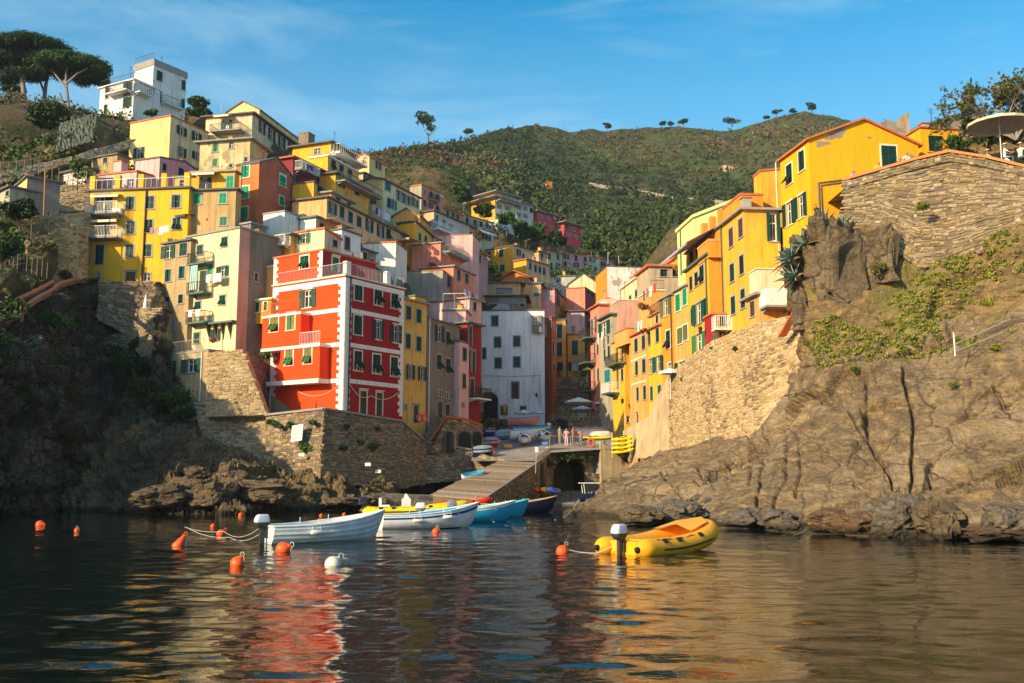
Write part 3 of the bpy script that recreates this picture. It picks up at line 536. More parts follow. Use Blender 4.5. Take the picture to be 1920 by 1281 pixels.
hs_('modyel2', 'top floor of the modern yellow block with flat roof slab', 181, 892, 930, 965, 362, 380, 46, YEL, 'f', CONC, [('R', 'g', 940, 370, 8, 6)], oh=1.3)
h = hs_('modwhite', 'pale apartment block with faded roller shutters right of the modern yellow block', 182, 960, 966, 1000, 378, 425, 46, plaster((.66, .58, .5), .3), 'f', CONC, [('R', 'g', 973, 389, 8, 6), ('R', 'g', 985, 391, 7, 6), ('R', 'g', 973, 403, 8, 6), ('R', 'g', 985, 405, 7, 6), ('R', 'c', 997, 395, 6, 8)], oh=.6, D=8)
hs_('modlow', 'low white garden annex below the modern yellow block', 172, 930, 934, 975, 413, 428, 46, WHT2, 'f', WHITE, oh=.1, D=4)
hs_('redmod1', 'crimson two-storey house with pale shutters on the green slope', 186, 988, 1007, 1044, 397, 440, 46, MAG, 'f', CONC, [('R', 'g', 1015, 406, 8, 6), ('R', 'g', 1028, 409, 8, 6), ('R', 'g', 1017, 422, 9, 6), ('R', 'g', 1034, 427, 7, 6)], oh=.8)
hs_('redmod2', 'smaller crimson house with two pale eaves just right of the crimson two-storey house', 189, 1040, 1057, 1089, 418, 452, 46, MAG, 'f', CONC, [('L', 'g', 1047, 427, 8, 7), ('R', 'c', 1062, 424, 5, 9), ('R', 'g', 1075, 430, 7, 6), ('R', 'g', 1067, 441, 6, 5), ('R', 'g', 1080, 444, 6, 5)], oh=.9)
# ---- middle tiers
hs_('roundwhite', 'white rooftop house with a bowed wall between the orange tower and the red house', 90, 493, 533, 565, 397, 445, 64, WHT2, 'f', CONC, oh=.05)
h = hs_('white2', 'small white rooftop room with a brown door under the canvas sunshade', 91, 562, 592, 628, 408, 440, 64, WHT2, 'f', GSLAB, [('R', 'c', 603, 425, 8, 11, 'b')], wallR=PEA2, oh=.3)
awning(h, 'R', 600, 650, 411, 1.6, paint((.62, .42, .28), .9, 'canvas'), .1)
hs_('creamtop', 'cream rooftop storey with green open shutters directly above the red house', 83, 546, 608, 640, 430, 480, 60, CRM, 'sR', TILE, [('L', 'o', 571, 447, 22, 18, 'l'), ('R', 'c', 628, 457, 8, 13)], wallR=plaster((.62, .54, .34), .7, .3, (.4, .36, .28)), rise=-.5, oh=.12)
h = hs_('white3', 'white house with a tall brown door behind the red house terrace', 87, 612, 640, 676, 431, 500, 62, WHT2, 'f', SLATE, [('R', 'c', 651, 457, 9, 24, 'b'), ('R', 'c', 661, 478, 1, 4)], wallR=WHT, oh=.12); chimney(h, 2.5, 2, 1)
hs_('lowwhite', 'low white rooftop box with a thin tiled edge left of the weathered grey house', 96, 680, 742, 748, 455, 480, 80, WHT2, 'f', TILE, oh=.08, W=4)
hs_('greybox', 'grey concrete rooftop block behind the red house', 99, 703, 749, 757, 473, 530, 82, GRW, 'f', TILE, oh=.1, W=3)
hs_('greyhse', 'grey house with two dark windows beside the white house behind the red terrace', 92, 676, 679, 704, 468, 520, 62, GRY, 'f', SLATE, [('R', 'c', 684, 482, 7, 18), ('R', 'c', 697, 492, 5, 12)], oh=.2, D=4)
h = hs_('orbalc', 'small orange glazed veranda with a green roof left of the cream rooftop storey', 84, 500, 545, 548, 441, 468, 60, ORG2, 'f', GSLAB, [('L', 'g', 522, 447, 18, 16), ('L', 'c', 539, 449, 8, 16, 'b')], oh=.4, W=3); balcony(h, 'L', 503, 545, 462, .8, .8, WHITE, WHITE)
hs_('weather', 'weathered grey plaster house with streaked wall and dark shutters', 104, 752, 830, 858, 507, 590, 79, GRW, 'p', TILE, [('L', 'c', 757, 528, 8, 12, 'g'), ('R', 'c', 841, 528, 6, 22), ('R', 'c', 849, 532, 5, 22)], wallR=plaster((.34, .26, .24), .8), oh=.2)
h = hs_('salmonA', 'salmon rooftop house with a canvas awning and diagonal stair rail', 110, 772, 826, 865, 456, 520, 68, SALM, 'f', CONC, [('R', 'x', 836, 468, 10, 10), ('R', 'x', 848, 473, 8, 9)], oh=.2); balcony(h, 'R', 828, 866, 481, 1, .8, CONC, CONC)
awning(h, 'L', 743, 790, 458, 3, paint((.55, .35, .22), .9, 'canvas'), .2); dish(h, .8, -.3, h.H-1.2)
hs_('salmonB', 'salmon house with two tall green shutters over a blue washing line', 107, 846, 850, 888, 500, 572, 68, SALM, 'f', CONC, [('R', 'c', 860, 509, 6, 20, 'g'), ('R', 'c', 875, 516, 6, 19, 'g')], oh=.3, D=4)
hs_('palepink', 'pale pink windowless gable wall above the salmon houses', 119, 821, 886, 889, 440, 520, 80, PINK2, 'p', TILE, oh=.1, W=4)
hs_('mauve', 'mauve house with one green shutter behind the pale pink gable', 126, 884, 889, 915, 472, 545, 60, MAUV, 'f', TILE, [('R', 'c', 899, 486, 5, 15, 'g')], oh=.4, D=5)
hs_('ogable', 'orange gabled house wall in the middle of the left hillside', 116, 737, 787, 796, 404, 440, 80, ORG2, 'gL', SLATE, rise=.9, W=5, oh=.2)
hs_('oyel', 'mustard yellow block with a sloping grey roof in the middle of the left hillside', 112, 748, 779, 809, 417, 475, 64, YEL, 'sR', SLATE, [('R', 'c', 787, 445, 4, 14), ('R', 'c', 798, 448, 4, 10)], wallR=YEL2, rise=-.9, oh=.3)
hs_('dredsm', 'small wine red house between the long peach house and the mustard block', 110, 739, 742, 760, 428, 470, 66, plaster((.42, .06, .06), .4), 'sR', SLATE, [('R', 'c', 744, 440, 4, 14), ('R', 'c', 752, 442, 4, 14)], rise=-.8, oh=.1, D=4)
hs_('terrow', 'cream terraced house with pale blue shutters in the hillside row', 130, 790, 813, 880, 396, 460, 62, PEA2, 'f', SLATE, [('R', 'c', 819, 410, 4, 12, 't'), ('R', 'c', 832, 419, 4, 13, 't'), ('R', 'g', 846, 428, 8, 12)], wallR=plaster((.66, .52, .46), .3), oh=.3)
h = hs_('whbal', 'pinkish house with a long white balcony below the cream terraced house', 122, 786, 806, 845, 418, 470, 62, PEA2, 'f', SLATE, [('R', 'c', 814, 424, 6, 8, 'b'), ('R', 'g', 835, 432, 5, 6)], wallR=PINK2, oh=.1); balcony(h, 'R', 807, 845, 437, 1.2, .9, WHITE, WHITE)
hs_('salmlow', 'low salmon house under the white balcony', 118, 806, 812, 840, 446, 490, 62, SALM, 'f', SLATE, [('R', 'c', 820, 455, 4, 9)], oh=.1, D=4)
h = hs_('yeloch', 'golden yellow house with a stepped terrace in the centre of the village', 150, 913, 964, 1002, 461, 520, 52, YEL, 'h', SLATE, [('L', 'c', 940, 475, 7, 14, 'g'), ('L', 'c', 917, 478, 6, 10, 'g'), ('L', 'c', 922, 505, 8, 13, 'g'), ('L', 'c', 942, 503, 8, 13, 'g'), ('R', 'o', 972, 474, 7, 12), ('R', 'c', 981, 480, 3, 8)], wallR=PEA2, rise=.6, oh=.2)
h = hs_('yeloch2', 'lower terrace block of the golden yellow house with four dark shutters', 146, 962, 987, 1031, 487, 530, 52, YEL, 'f', TILE, [('R', 'c', 994, 499, 4, 13), ('R', 'c', 1004, 504, 4, 13), ('R', 'c', 1012, 506, 4, 12), ('R', 'c', 1020, 509, 4, 12)], wallR=PEA2, oh=.25); roof_rail(h, sides='R', step=.4)
hs_('cenA', 'cream house with balconies between the golden yellow and the pink houses', 172, 1007, 1027, 1054, 470, 512, 50, CRM2, 'f', TILE, [('R', 'c', 1030, 481, 4, 12, 'g'), ('R', 'c', 1046, 482, 4, 10, 'g'), ('R', 'c', 1034, 499, 3, 12), ('R', 'o', 1046, 500, 8, 12)], oh=.2)
hs_('cenA2', 'peach house with a pointed roof and railed balcony behind the golden yellow house', 165, 985, 1010, 1026, 472, 515, 50, PEACH, 'f', TILE, [('R', 'c', 1016, 482, 4, 12)], oh=.3)
hs_('cenB', 'pink double house with white string courses in the village centre', 176, 1053, 1056, 1104, 474, 515, 35, PINK, 'f', TILE, [('R', 'c', 1059, 477, 4, 10), ('R', 'c', 1065, 478, 3, 10), ('R', 'c', 1080, 479, 5, 10), ('R', 'c', 1097, 481, 5, 9), ('R', 'c', 1060, 495, 5, 9), ('R', 'o', 1080, 497, 9, 9), ('R', 'c', 1097, 499, 5, 10, 'g')], oh=.1, D=6)
hs_('cenC', 'pale green house right of the pink double house', 180, 1102, 1104, 1124, 481, 515, 35, plaster((.55, .56, .36), .3), 'f', TILE, [('R', 'c', 1107, 485, 3, 8), ('R', 'g', 1115, 486, 7, 8), ('R', 'c', 1107, 502, 4, 8, 'g'), ('R', 'c', 1116, 504, 4, 8, 'g')], oh=.2, D=6)
hs_('cenD', 'pinkish house with three dark windows right of the pale green house', 183, 1123, 1125, 1150, 486, 520, 35, MAUV, 'f', TILE, [('R', 'c', 1129, 495, 4, 8), ('R', 'c', 1134, 496, 4, 8), ('R', 'c', 1140, 497, 4, 8), ('R', 'c', 1127, 510, 4, 7)], oh=.3, D=6)
hs_('cgab', 'cream gabled house below the pink double house', 148, 1066, 1121, 1126, 532, 570, 84, CRM, 'gL', SLATE, rise=1.6, W=6, oh=.2)
hs_('whold', 'flaking whitewashed house with a green shutter behind the cream gable', 156, 1030, 1080, 1086, 518, 560, 80, plaster((.55, .53, .46), .8), 'f', SLATE, [('L', 'c', 1048, 524, 8, 8, 'g')], W=6, oh=.2)
hs_('oggab', 'orange gabled house with a long red tiled roof below the golden yellow house', 140, 938, 992, 1062, 520, 560, 72, ORT, 'gL', TILE, rise=1.0, oh=.5, wallR=PEA2)
hs_('salmC', 'salmon house with a red balcony above the alley', 138, 1062, 1097, 1120, 540, 590, 70, SALM, 'f', TILE, [('R', 'c', 1103, 546, 5, 7), ('R', 'c', 1110, 549, 5, 7, 'g')], oh=.1, wallR=MAG)
h = hs_('pkC', 'pink house front with a grey window and hanging washing above the alley', 134, 1015, 1040, 1063, 542, 600, 78, PINK, 'f', SLATE, [('L', 'g', 1027, 553, 10, 14), ('R', 'c', 1046, 548, 6, 22)], oh=.2, wallR=OCH)
hs_('crmC', 'cream house with a green edged roof behind the timber terrace', 133, 978, 1014, 1020, 532, 600, 80, PEA2, 'f', GSLAB, [('L', 'c', 1006, 553, 9, 5, 't')], oh=.3, W=4)
h = hs_('timb', 'dark timber roof terrace standing on top of the white house', 128, 905, 985, 992, 556, 592, 86, GRD, 'f', BROWN, [('L', 'x', 950, 563, 22, 11), ('L', 'x', 975, 563, 16, 11), ('L', 'c', 983, 572, 8, 7, 'b'), ('L', 'x', 925, 574, 14, 9)], oh=.5, W=5)
hs_('timb2', 'upper shack of patched cream walls behind the timber terrace', 131, 915, 975, 984, 531, 556, 86, PEA2, 'f', GSLAB, [('L', 'x', 945, 545, 30, 9)], oh=.6, W=5)
h = hs_('pkalley', 'pink house at the head of the alley with a small railed terrace', 136, 1062, 1096, 1106, 584, 632, 82, PINK2, 'f', SLATE, [('R', 'c', 1101, 596, 4, 16)], oh=.4, wallR=MAUV)
h = hs_('ocA', 'narrow ochre alley house with tall dark green shutters, left of the pair', 128, 1041, 1061, 1063, 600, 765, 85, OCH, 'f', SLATE, [('L', 'c', 1049, 621, 9, 26), ('L', 'c', 1049, 655, 9, 26), ('L', 'c', 1050, 688, 10, 17)], W=3, oh=.15)
h = hs_('ocB', 'wider ochre alley house with one tall and one open green window, right of the pair', 129, 1062, 1097, 1103, 628, 770, 85, OCH, 'f', SLATE, [('L', 'c', 1078, 652, 11, 27), ('L', 'o', 1078, 687, 25, 16), ('L', 'd', 1079, 718, 8, 20, 'b')], W=4, oh=.15)
pipe(h, 'L', 1063, BROWN)
hs_('orA', 'orange house side squeezed between the white house and the ochre alley houses', 121, 1030, 1035, 1043, 596, 770, 60, ORTD, 'f', SLATE, [('R', 'c', 1036, 655, 3, 30), ('R', 'c', 1038, 690, 3, 16)], D=4, oh=.15)
# ---- white house
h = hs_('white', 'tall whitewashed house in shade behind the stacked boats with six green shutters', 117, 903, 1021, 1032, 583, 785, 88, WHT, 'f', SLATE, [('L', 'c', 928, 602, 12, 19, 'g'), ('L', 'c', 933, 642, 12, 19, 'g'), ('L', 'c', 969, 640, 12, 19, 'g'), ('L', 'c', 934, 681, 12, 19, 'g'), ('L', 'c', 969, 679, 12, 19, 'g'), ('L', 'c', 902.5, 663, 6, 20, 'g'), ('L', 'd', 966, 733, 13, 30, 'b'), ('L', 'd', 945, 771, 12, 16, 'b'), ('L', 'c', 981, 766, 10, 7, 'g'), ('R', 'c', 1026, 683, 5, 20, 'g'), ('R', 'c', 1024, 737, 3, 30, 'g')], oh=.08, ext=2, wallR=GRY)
HW = h
# archway at its left foot, a flat near-black panel painted as its shade
s0, z0 = h.loc('L', 915, 772); mb = MB(); n_ = 12; rr = 1.15
zb_ = 0
vs = [(-.02, s0-rr, -1.5)]+[(-.02, s0-rr*math.cos(math.pi*i/n_), 2.2+rr*.8*math.sin(math.pi*i/n_)) for i in range(n_+1)]+[(-.02, s0+rr, -1.5)]
vs2 = [(-.06, s0+(y-s0)*1.12, z*1.04 if z > 0 else z) for (_, y, z) in vs]
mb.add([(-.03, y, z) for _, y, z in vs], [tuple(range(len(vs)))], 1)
for i in range(len(vs)-1): mb.add([vs[i], vs[i+1], vs2[i+1], vs2[i]], [(0, 1, 2, 3)], 0)
mb.build('archway', [STONE_TRIM, DARK], h.root)
# cables and water pipes on the white front
mb = MB(); z1 = h.loc('L', 960, 706)[1]; mb.tube([(-.06, .3, z1+.1), (-.06, h.D*.5, z1), (-.06, h.D-.2, z1+.1)], .022, 4); s_, zz = h.loc('L', 934, 735); mb.tube([(-.06, s_, z1), (-.06, s_, zz), (-.06, h.D-.2, zz-.2)], .02, 4); s_, zz = h.loc('L', 1012, 760); mb.tube([(-.06, s_, z1), (-.06, s_, zz)], .022, 4); mb.build('cable', IRON, h.root)
mb = MB(); s_, zz = h.loc('L', 1006, 742); mb.lathe([(.02, .3), (.16, .2), (.1, -.15), (.02, -.2)], 8, 0, Matrix.Translation((-.4, s_, zz))); mb.tube([(0, s_, zz+.3), (-.4, s_, zz+.35), (-.4, s_, zz+.2)], .02, 4); mb.build('wall_lamp', IRON, h.root)
mb = MB(); s_, zz = h.loc('L', 938, 588); mb.hexa([(.1, s_-1.2, h.H+.16), (.1, s_+1.2, h.H+.16), (1.8, s_+1.2, h.H+.16), (1.8, s_-1.2, h.H+.16)], [(.6, s_-.9, h.H+1.0), (.6, s_+.2, h.H+1.0), (1.2, s_+.2, h.H+1.0), (1.2, s_-.9, h.H+1.0)]); mb.build('roof_lantern', CONC, h.root)
h = hs_('whside', 'grey glazed corner porch on the right edge of the white house', 116.3, 997, 1015, 1036, 594, 620, 80, GRY, 'f', CONC, [('L', 'g', 1004, 602, 9, 12), ('R', 'x', 1025, 604, 10, 12)], ext=.2, oh=.1)
# ---- cream house, brown house, bay
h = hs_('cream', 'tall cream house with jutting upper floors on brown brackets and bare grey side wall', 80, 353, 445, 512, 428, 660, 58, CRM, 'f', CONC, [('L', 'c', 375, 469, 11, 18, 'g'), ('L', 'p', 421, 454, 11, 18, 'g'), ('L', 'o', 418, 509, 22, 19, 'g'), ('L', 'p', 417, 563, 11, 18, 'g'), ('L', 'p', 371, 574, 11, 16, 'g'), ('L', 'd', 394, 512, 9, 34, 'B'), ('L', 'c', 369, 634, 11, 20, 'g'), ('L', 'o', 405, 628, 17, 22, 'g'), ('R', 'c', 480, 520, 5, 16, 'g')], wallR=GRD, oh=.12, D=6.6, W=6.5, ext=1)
HC = h
balcony(h, 'L', 366, 399, 496, .9, .9, GSLAB, IRON); balcony(h, 'L', 365, 397, 551, .9, .9, GSLAB, IRON); balcony(h, 'L', 363, 398, 606, .9, .9, GSLAB, IRON)
mb = MB(); mb.box((-.0, -.035, 0), (1.15, 0, h.H)); mb.build('corner_pilaster', plaster((.60, .33, .24), .3), h.root)
sA, zA = h.loc('L', 398, 606); mb = MB(); mb.box((-.75, -.02, zA), (-.001, sA, h.H+.0)); mb.build('jutting_front', CRM, h.root) if False else None
mb = MB(); mb.box((-.5, -.05, zA-.18), (0, sA, zA-.02)); mb.build('floor_band', GSLAB, h.root)
for i in range(4):
    s_ = .5+i*.85; mb = MB(); mb.hexa([(-.01, s_, zA-1.3), (-.01, s_+.14, zA-1.3), (0, s_+.14, zA-1.5), (0, s_, zA-1.5)], [(-.48, s_, zA-.19), (-.48, s_+.14, zA-.19), (0, s_+.14, zA-.19), (0, s_, zA-.19)]); mb.build('bracket', BROWN, h.root)
# striped curtain on the balcony
s_, z_ = h.loc('L', 378, 525); mb = MB()
for i in range(9): mb.hexa([(-.85-.06*(i % 2), s_-.55+i*.12, z_-1.0), (-.85-.06*(i % 2), s_-.43+i*.12, z_-1.0), (-.80, s_-.43+i*.12, z_-1.0), (-.80, s_-.55+i*.12, z_-1.0)], [(-.85, s_-.45+i*.1, z_+1.1), (-.85, s_-.35+i*.1, z_+1.1), (-.80, s_-.35+i*.1, z_+1.1), (-.80, s_-.45+i*.1, z_+1.1)], i % 2)
mb.build('curtain', [cloth((.05, .40, .36)), cloth((.6, .62, .55))], h.root)
h = hs_('brown', 'narrow brown stone and plaster house left of the tall cream house', 82.5, 303, 353, 357, 451, 690, 60, TAN2, 'f', SLATE, [('L', 'o', 316, 473, 24, 24, 'g'), ('L', 'c', 344, 467, 14, 24), ('L', 'c', 315, 517, 11, 23, 'g'), ('L', 'c', 341, 511, 11, 23, 'g'), ('L', 'c', 313, 566, 9, 17), ('L', 'c', 339, 561, 9, 17), ('L', 'g', 324, 612, 7, 14)], oh=.25, W=3.2, ext=1)
h = hs_('pent', 'orange penthouse with a black sunshade and a bluish grey side wall', 86.5, 320, 387, 452, 413, 455, 62, ORG, 'f', TILE, [('L', 'c', 368, 427, 10, 14), ('L', 'c', 341, 430, 9, 16, 'b')], wallR=BLUG, oh=.05)
awning(h, 'L', 313, 372, 415, 1.6, IRON, .2)
hs_('penth2', 'low grey rooftop cabin behind the tall cream house', 86, 437, 470, 500, 419, 445, 60, GRY, 'f', CONC, oh=.15)
h = hs_('bay', 'small ochre bay with two narrow green windows bridging the gap beside the red house', 81.0, 472, 508, 512, 562, 602, 62, ORG, 'f', CREAM, [('L', 'c', 483, 576, 6, 18, 'g'), ('L', 'c', 498, 571, 6, 17, 'g')], ext=.15, trim=CREAM, oh=.2, W=2.5)
h = hs_('bayleg', 'orange strip of wall beneath the ochre bay beside the red house', 82.2, 500, 513, 516, 500, 700, 60, ORG2, 'f', CREAM, W=1.5, oh=.05, ext=3)
# stone basement house
hb = hs_('base', 'tan stone basement house with two green shuttered windows under the cream house terrace', 78.3, 305, 389, 392, 658, 762, 52, plaster((.50, .38, .20), .8, .2, (.36, .26, .14)), 'f', CONC, [('L', 'o', 320, 690, 20, 25, 'g'), ('L', 'o', 360, 686, 34, 25, 'g')], W=3.0, oh=.05, ext=4)
roof_rail(hb, sides='L', mat=STONE_TRIM, step=.2); pipe(hb, 'L', 383, WHITE, z0=.4)
# ---- the red house
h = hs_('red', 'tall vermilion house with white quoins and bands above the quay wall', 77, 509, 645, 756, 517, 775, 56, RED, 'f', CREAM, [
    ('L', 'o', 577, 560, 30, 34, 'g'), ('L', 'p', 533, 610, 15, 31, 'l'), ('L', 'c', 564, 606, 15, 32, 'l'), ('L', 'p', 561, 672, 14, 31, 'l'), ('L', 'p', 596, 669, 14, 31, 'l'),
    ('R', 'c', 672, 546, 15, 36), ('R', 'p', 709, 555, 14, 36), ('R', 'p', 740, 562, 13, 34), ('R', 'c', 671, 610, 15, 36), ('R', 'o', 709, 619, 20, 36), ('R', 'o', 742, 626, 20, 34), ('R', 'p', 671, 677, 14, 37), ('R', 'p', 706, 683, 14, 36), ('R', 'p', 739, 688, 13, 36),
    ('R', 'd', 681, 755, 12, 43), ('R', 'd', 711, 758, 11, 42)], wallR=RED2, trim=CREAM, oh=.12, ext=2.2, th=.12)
HR = h; WT = paint((.82, .76, .66), .8, 'white_plaster'); 
def band(z, hgt=.34, out=.05):
    mb = MB(); mb.box((-out, -out, z), (h.W+.01, -.001, z+hgt)); mb.box((-out, 0, z), (-.001, h.D+.01, z+hgt)); return mb.build('string_course', WT, h.root)
zb1 = h.loc('L', 645, 580)[1]; zb2 = h.loc('L', 645, 645)[1]; zb3 = h.loc('L', 645, 713)[1]
for z in (zb1, zb2, zb3): band(z-.17)
mb = MB(); mb.box((-.04, -.04, h.H-.55), (h.W, -.001, h.H-.13)); mb.box((-.04, 0, h.H-.55), (h.D and -.001, h.D, h.H-.13)); mb.build('cornice_band', WT, h.root)
q = MB(); q.box((0, -.045, 0), (1, .0, 1)); Q = q.mesh('quoin', WT); q = MB(); q.box((-.045, 0, 0), (0, 1, 1)); Q2 = q.mesh('quoin', WT)
z = 0.1; i = 0
while z < h.H-.6:
    for kk, (s_, sg) in enumerate(((0, 1), (h.W, -1))):
        ww = .75 if i % 2 else .48
        mesh_obj('quoin', Q, h.root, (s_ if sg > 0 else s_-ww*.8, 0, z), (0, 0, 0), (ww*(1 if sg > 0 else .8), 1, .30))
    for kk, (s_, sg) in enumerate(((0, 1), (h.D, -1))):
        ww = .70 if i % 2 else .44
        mesh_obj('quoin', Q2, h.root, (0, s_ if sg > 0 else s_-ww, z), (0, 0, 0), (1, ww, .30))
    z += .305; i += 1
pipe(h, 'R', 655, IRON, r=.07)
# projecting block of the two middle storeys on the sunlit side
s1, _ = h.loc('L', 619, 640); s2, _ = h.loc('L', 530, 640); s3, _ = h.loc('L', 583, 600)
zc = h.loc('L', 600, 722)[1]
def prow(sa, sb, z0, z1, out, nm, tri=True):
    mb = MB()
    mb.hexa([(-out, sa, z0), (-.001, sa, z0), (-.001, sb, z0), (-.05 if tri else -out, sb, z0)], [(-out, sa, z1), (-.001, sa, z1), (-.001, sb, z1), (-.05 if tri else -out, sb, z1)]); return mb.build(nm, RED, h.root)
mb = MB(); mb.box((-1.25, s1-.05, zb3-.2), (-.06, h.D-.9, zb3+.14)); mb.build('balcony', WT, h.root)
mb = MB(); mb.box((-1.2, s3-.05, zb1-.2), (-.06, h.D-.05, zb1+.0)); b_ = mb.build('balcony', WT, h.root)
mr = MB(); a = railing_mb(h.D-.15-s3, 1.0, .16, .01, .02); qm = Matrix.Translation((-1.15, s3, zb1)) @ Matrix.Rotation(math.pi/2, 4, 'Z'); mr.add([qm @ Vector(v) for v in a.v], a.f); mr.build('railing', RUST, b_)
mb = MB(); mb.box((-1.2, s1-.05, zb2-.2), (-.06, h.D-.05, zb2+.05)); b_ = mb.build('balcony', WT, h.root)
mr = MB(); a = railing_mb(s3-s1, 1.0, .16, .01, .02); qm = Matrix.Translation((-1.15, s1, zb2+.05)) @ Matrix.Rotation(math.pi/2, 4, 'Z'); mr.add([qm @ Vector(v) for v in a.v], a.f); mr.build('railing', WHITE, b_)
# the lower projecting room
def room(sa, sb, z0, z1, out, wl):
    mb = MB(); ops = sorted([(h.loc('L', x-7, 640)[0], h.loc('L', x+7, 640)[0]) for x in wl]); mb.box((-out, sa, z0), (-.08, sb, z1)); return mb.build('projecting_room', RED, h.root)
for (px, py, kd) in ((561, 672, 'p'), (596, 669, 'p'), (533, 610, 'p'), (564, 606, 'c')): pass
room(s1, h.loc('L', 545, 672)[0], zb3+.14, zb2-.2, 1.1, ()); room(s3, h.D-.06, zb2+.05, zb1-.2, 1.1, ())
for w_ in list(h.root.children):
    if w_.name.startswith('window') and abs(w_.location.x) < .01 and w_.location.y > 1.5 and w_.location.z+1 < zb1 and w_.location.z > zb3: w_.location.x = -1.1
# terrace storey on top
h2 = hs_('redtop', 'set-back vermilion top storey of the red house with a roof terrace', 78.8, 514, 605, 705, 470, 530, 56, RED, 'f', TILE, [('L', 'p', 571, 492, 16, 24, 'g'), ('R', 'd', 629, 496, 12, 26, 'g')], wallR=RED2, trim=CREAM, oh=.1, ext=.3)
for i in range(9):
    mesh_obj('quoin', Q2, h2.root, (0, 0, .1+i*.30), (0, 0, 0), (1, .55 if i % 2 else .35, .3)); mesh_obj('quoin', Q2, h2.root, (0, h2.D-(.55 if i % 2 else .35), .1+i*.30), (0, 0, 0), (1, .55 if i % 2 else .35, .3))
roof_rail(h, h.H+.12, 'RL', 1.0, GALV, .08)
for x in (.15, 5.0): mb = MB(); mb.box((x, .03, h.H+.12), (x+.5, .45, h.H+1.25)); mb.build('terrace_pier', WT, h.root)
# ---- row to the right of the red house
h = hs_('ynar', 'narrow yellow house with dark green shutters right against the red house', 83.2, 753, 756, 799, 562, 800, 57, YEL, 'f', CONC, [('R', 'c', 766, 587, 9, 25), ('R', 'c', 785, 593, 9, 25), ('R', 'c', 765, 640, 9, 28), ('R', 'c', 785, 645, 9, 27), ('R', 'o', 769, 698, 16, 27), ('R', 'o', 791, 701, 16, 26), ('R', 'g', 760, 764, 5, 11), ('R', 'd', 780, 777, 9, 32)], wallR=YEL2, oh=.3, D=5)
hs_('ynart', 'yellow rooftop hutch behind the parapet of the narrow yellow house', 85, 765, 778, 799, 556, 575, 57, YEL, 'f', GSLAB, oh=.1)
h = hs_('gnar', 'plain grey-brown house with arched ground floor windows, third from the red house corner', 86.2, 797, 800, 861, 597, 815, 66, GRY, 'f', SLATE, [('R', 'o', 824, 626, 16, 31), ('R', 'p', 840, 635, 9, 26), ('R', 'p', 823, 680, 9, 29), ('R', 'p', 840, 687, 9, 28), ('R', 'g', 825, 738, 9, 12), ('R', 'g', 839, 742, 8, 11), ('R', 'd', 825, 770, 9, 32), ('R', 'd', 839, 774, 8, 30), ('R', 'd', 851, 764, 6, 24)], oh=.12, D=5)
pipe(h, 'R', 804, WHITE); chimney(h, 2.2, 1.5, 1.4, GRY, .7)
h = hs_('pknar', 'slim peach house with two dark shutters right of the grey-brown house', 90.6, 858, 861, 879, 641, 800, 64, PINK2, 'f', SLATE, [('R', 'c', 871, 665, 7, 24), ('R', 'c', 870, 715, 6, 27), ('R', 'g', 868, 760, 4, 7)], oh=.1, D=5)
h = hs_('rnar', 'dark red house with balconies squeezed beside the white house', 92.8, 874, 876, 902, 606, 800, 62, DRED, 'f', GSLAB, [('R', 'd', 882, 630, 5, 34), ('R', 'd', 880, 676, 4, 40), ('R', 'd', 888, 679, 5, 40), ('R', 'd', 885, 730, 7, 38)], oh=.35, D=5)
balcony(h, 'R', 876, 901, 748, 1.2, 1.0, WHITE, IRON)
h = hs_('pktop', 'pale pink rooftop with a white pergola frame behind the grey-brown house', 94, 830, 873, 880, 583, 640, 84, PINK2, 'f', GSLAB, W=4, oh=.1); roof_rail(h, rh=1.6, mat=WHITE, step=1.2)
hs_('pktop2', 'green eaved rooftop room with balconies above the dark red house', 97, 872, 880, 903, 560, 620, 62, PINK2, 'f', CONC, [('R', 'c', 890, 575, 5, 16)], oh=.3, D=6)
# ---- right bank
h = hs_('bigy', 'big orange-yellow gabled house above the stone wall with peeling patches near its eaves', 62, 1465, 1520, 1727, 262, 470, 9, BYEL, 'gR', TILE, [('L', 'p', 1480, 327, 11, 38), ('L', 'c', 1503, 302, 11, 38), ('L', 'o', 1480, 401, 22, 44), ('L', 'o', 1502, 387, 22, 44), ('R', 'c', 1666, 279, 28, 42)], rise=1.55, oh=.22, trim=CREAM, th=.14)
HB = h; pipe(h, 'L', 1468, CREAM)
# bare plaster patches (pieces of lost paint, slightly proud render)
for (cx, cy, rx, ry, sl) in ((1569, 250, 19, 9, -.5), (1541, 270, 13, 5, -.1), (1672, 237, 22, 9, .35), (1712, 297, 12, 7, .2), (1630, 258, 5, 2, 0), (1600, 420, 8, 3, 0)):
    mb = MB(); k = 22; pts = []
    for i in range(k):
        t = 2*math.pi*i/k; rr_ = 1+.28*math.sin(3*t+cx)+.18*math.sin(7*t+cy)
        s_, z_ = h.loc('R', cx+rx*rr_*math.cos(t), cy+ry*rr_*math.sin(t)+sl*rx*math.cos(t)); pts.append((s_, z_))
    mb.add([(s_, -.012, z_) for s_, z_ in pts]+[(s_, 0.0, z_) for s_, z_ in pts], [tuple(range(k))]+[(i, (i+1) % k, k+(i+1) % k, k+i) for i in range(k)]); mb.build('bare_plaster_patch', plaster((.30, .24, .20), .5), h.root)
mb = MB(); s_, z_ = h.loc('R', 1533, 343); s2_, z2_ = h.loc('R', 1580, 340); _, z3_ = h.loc('R', 1533, 450)
for o_ in (0, .16): mb.tube([(s2_, -.07, z2_+.1-o_), (s_+o_, -.07, z_-o_), (s_+o_, -.07, z3_)], .05, 5)
mb.build('drain_pipes', paint((.25, .17, .10), .8, 'pipe'), h.root)
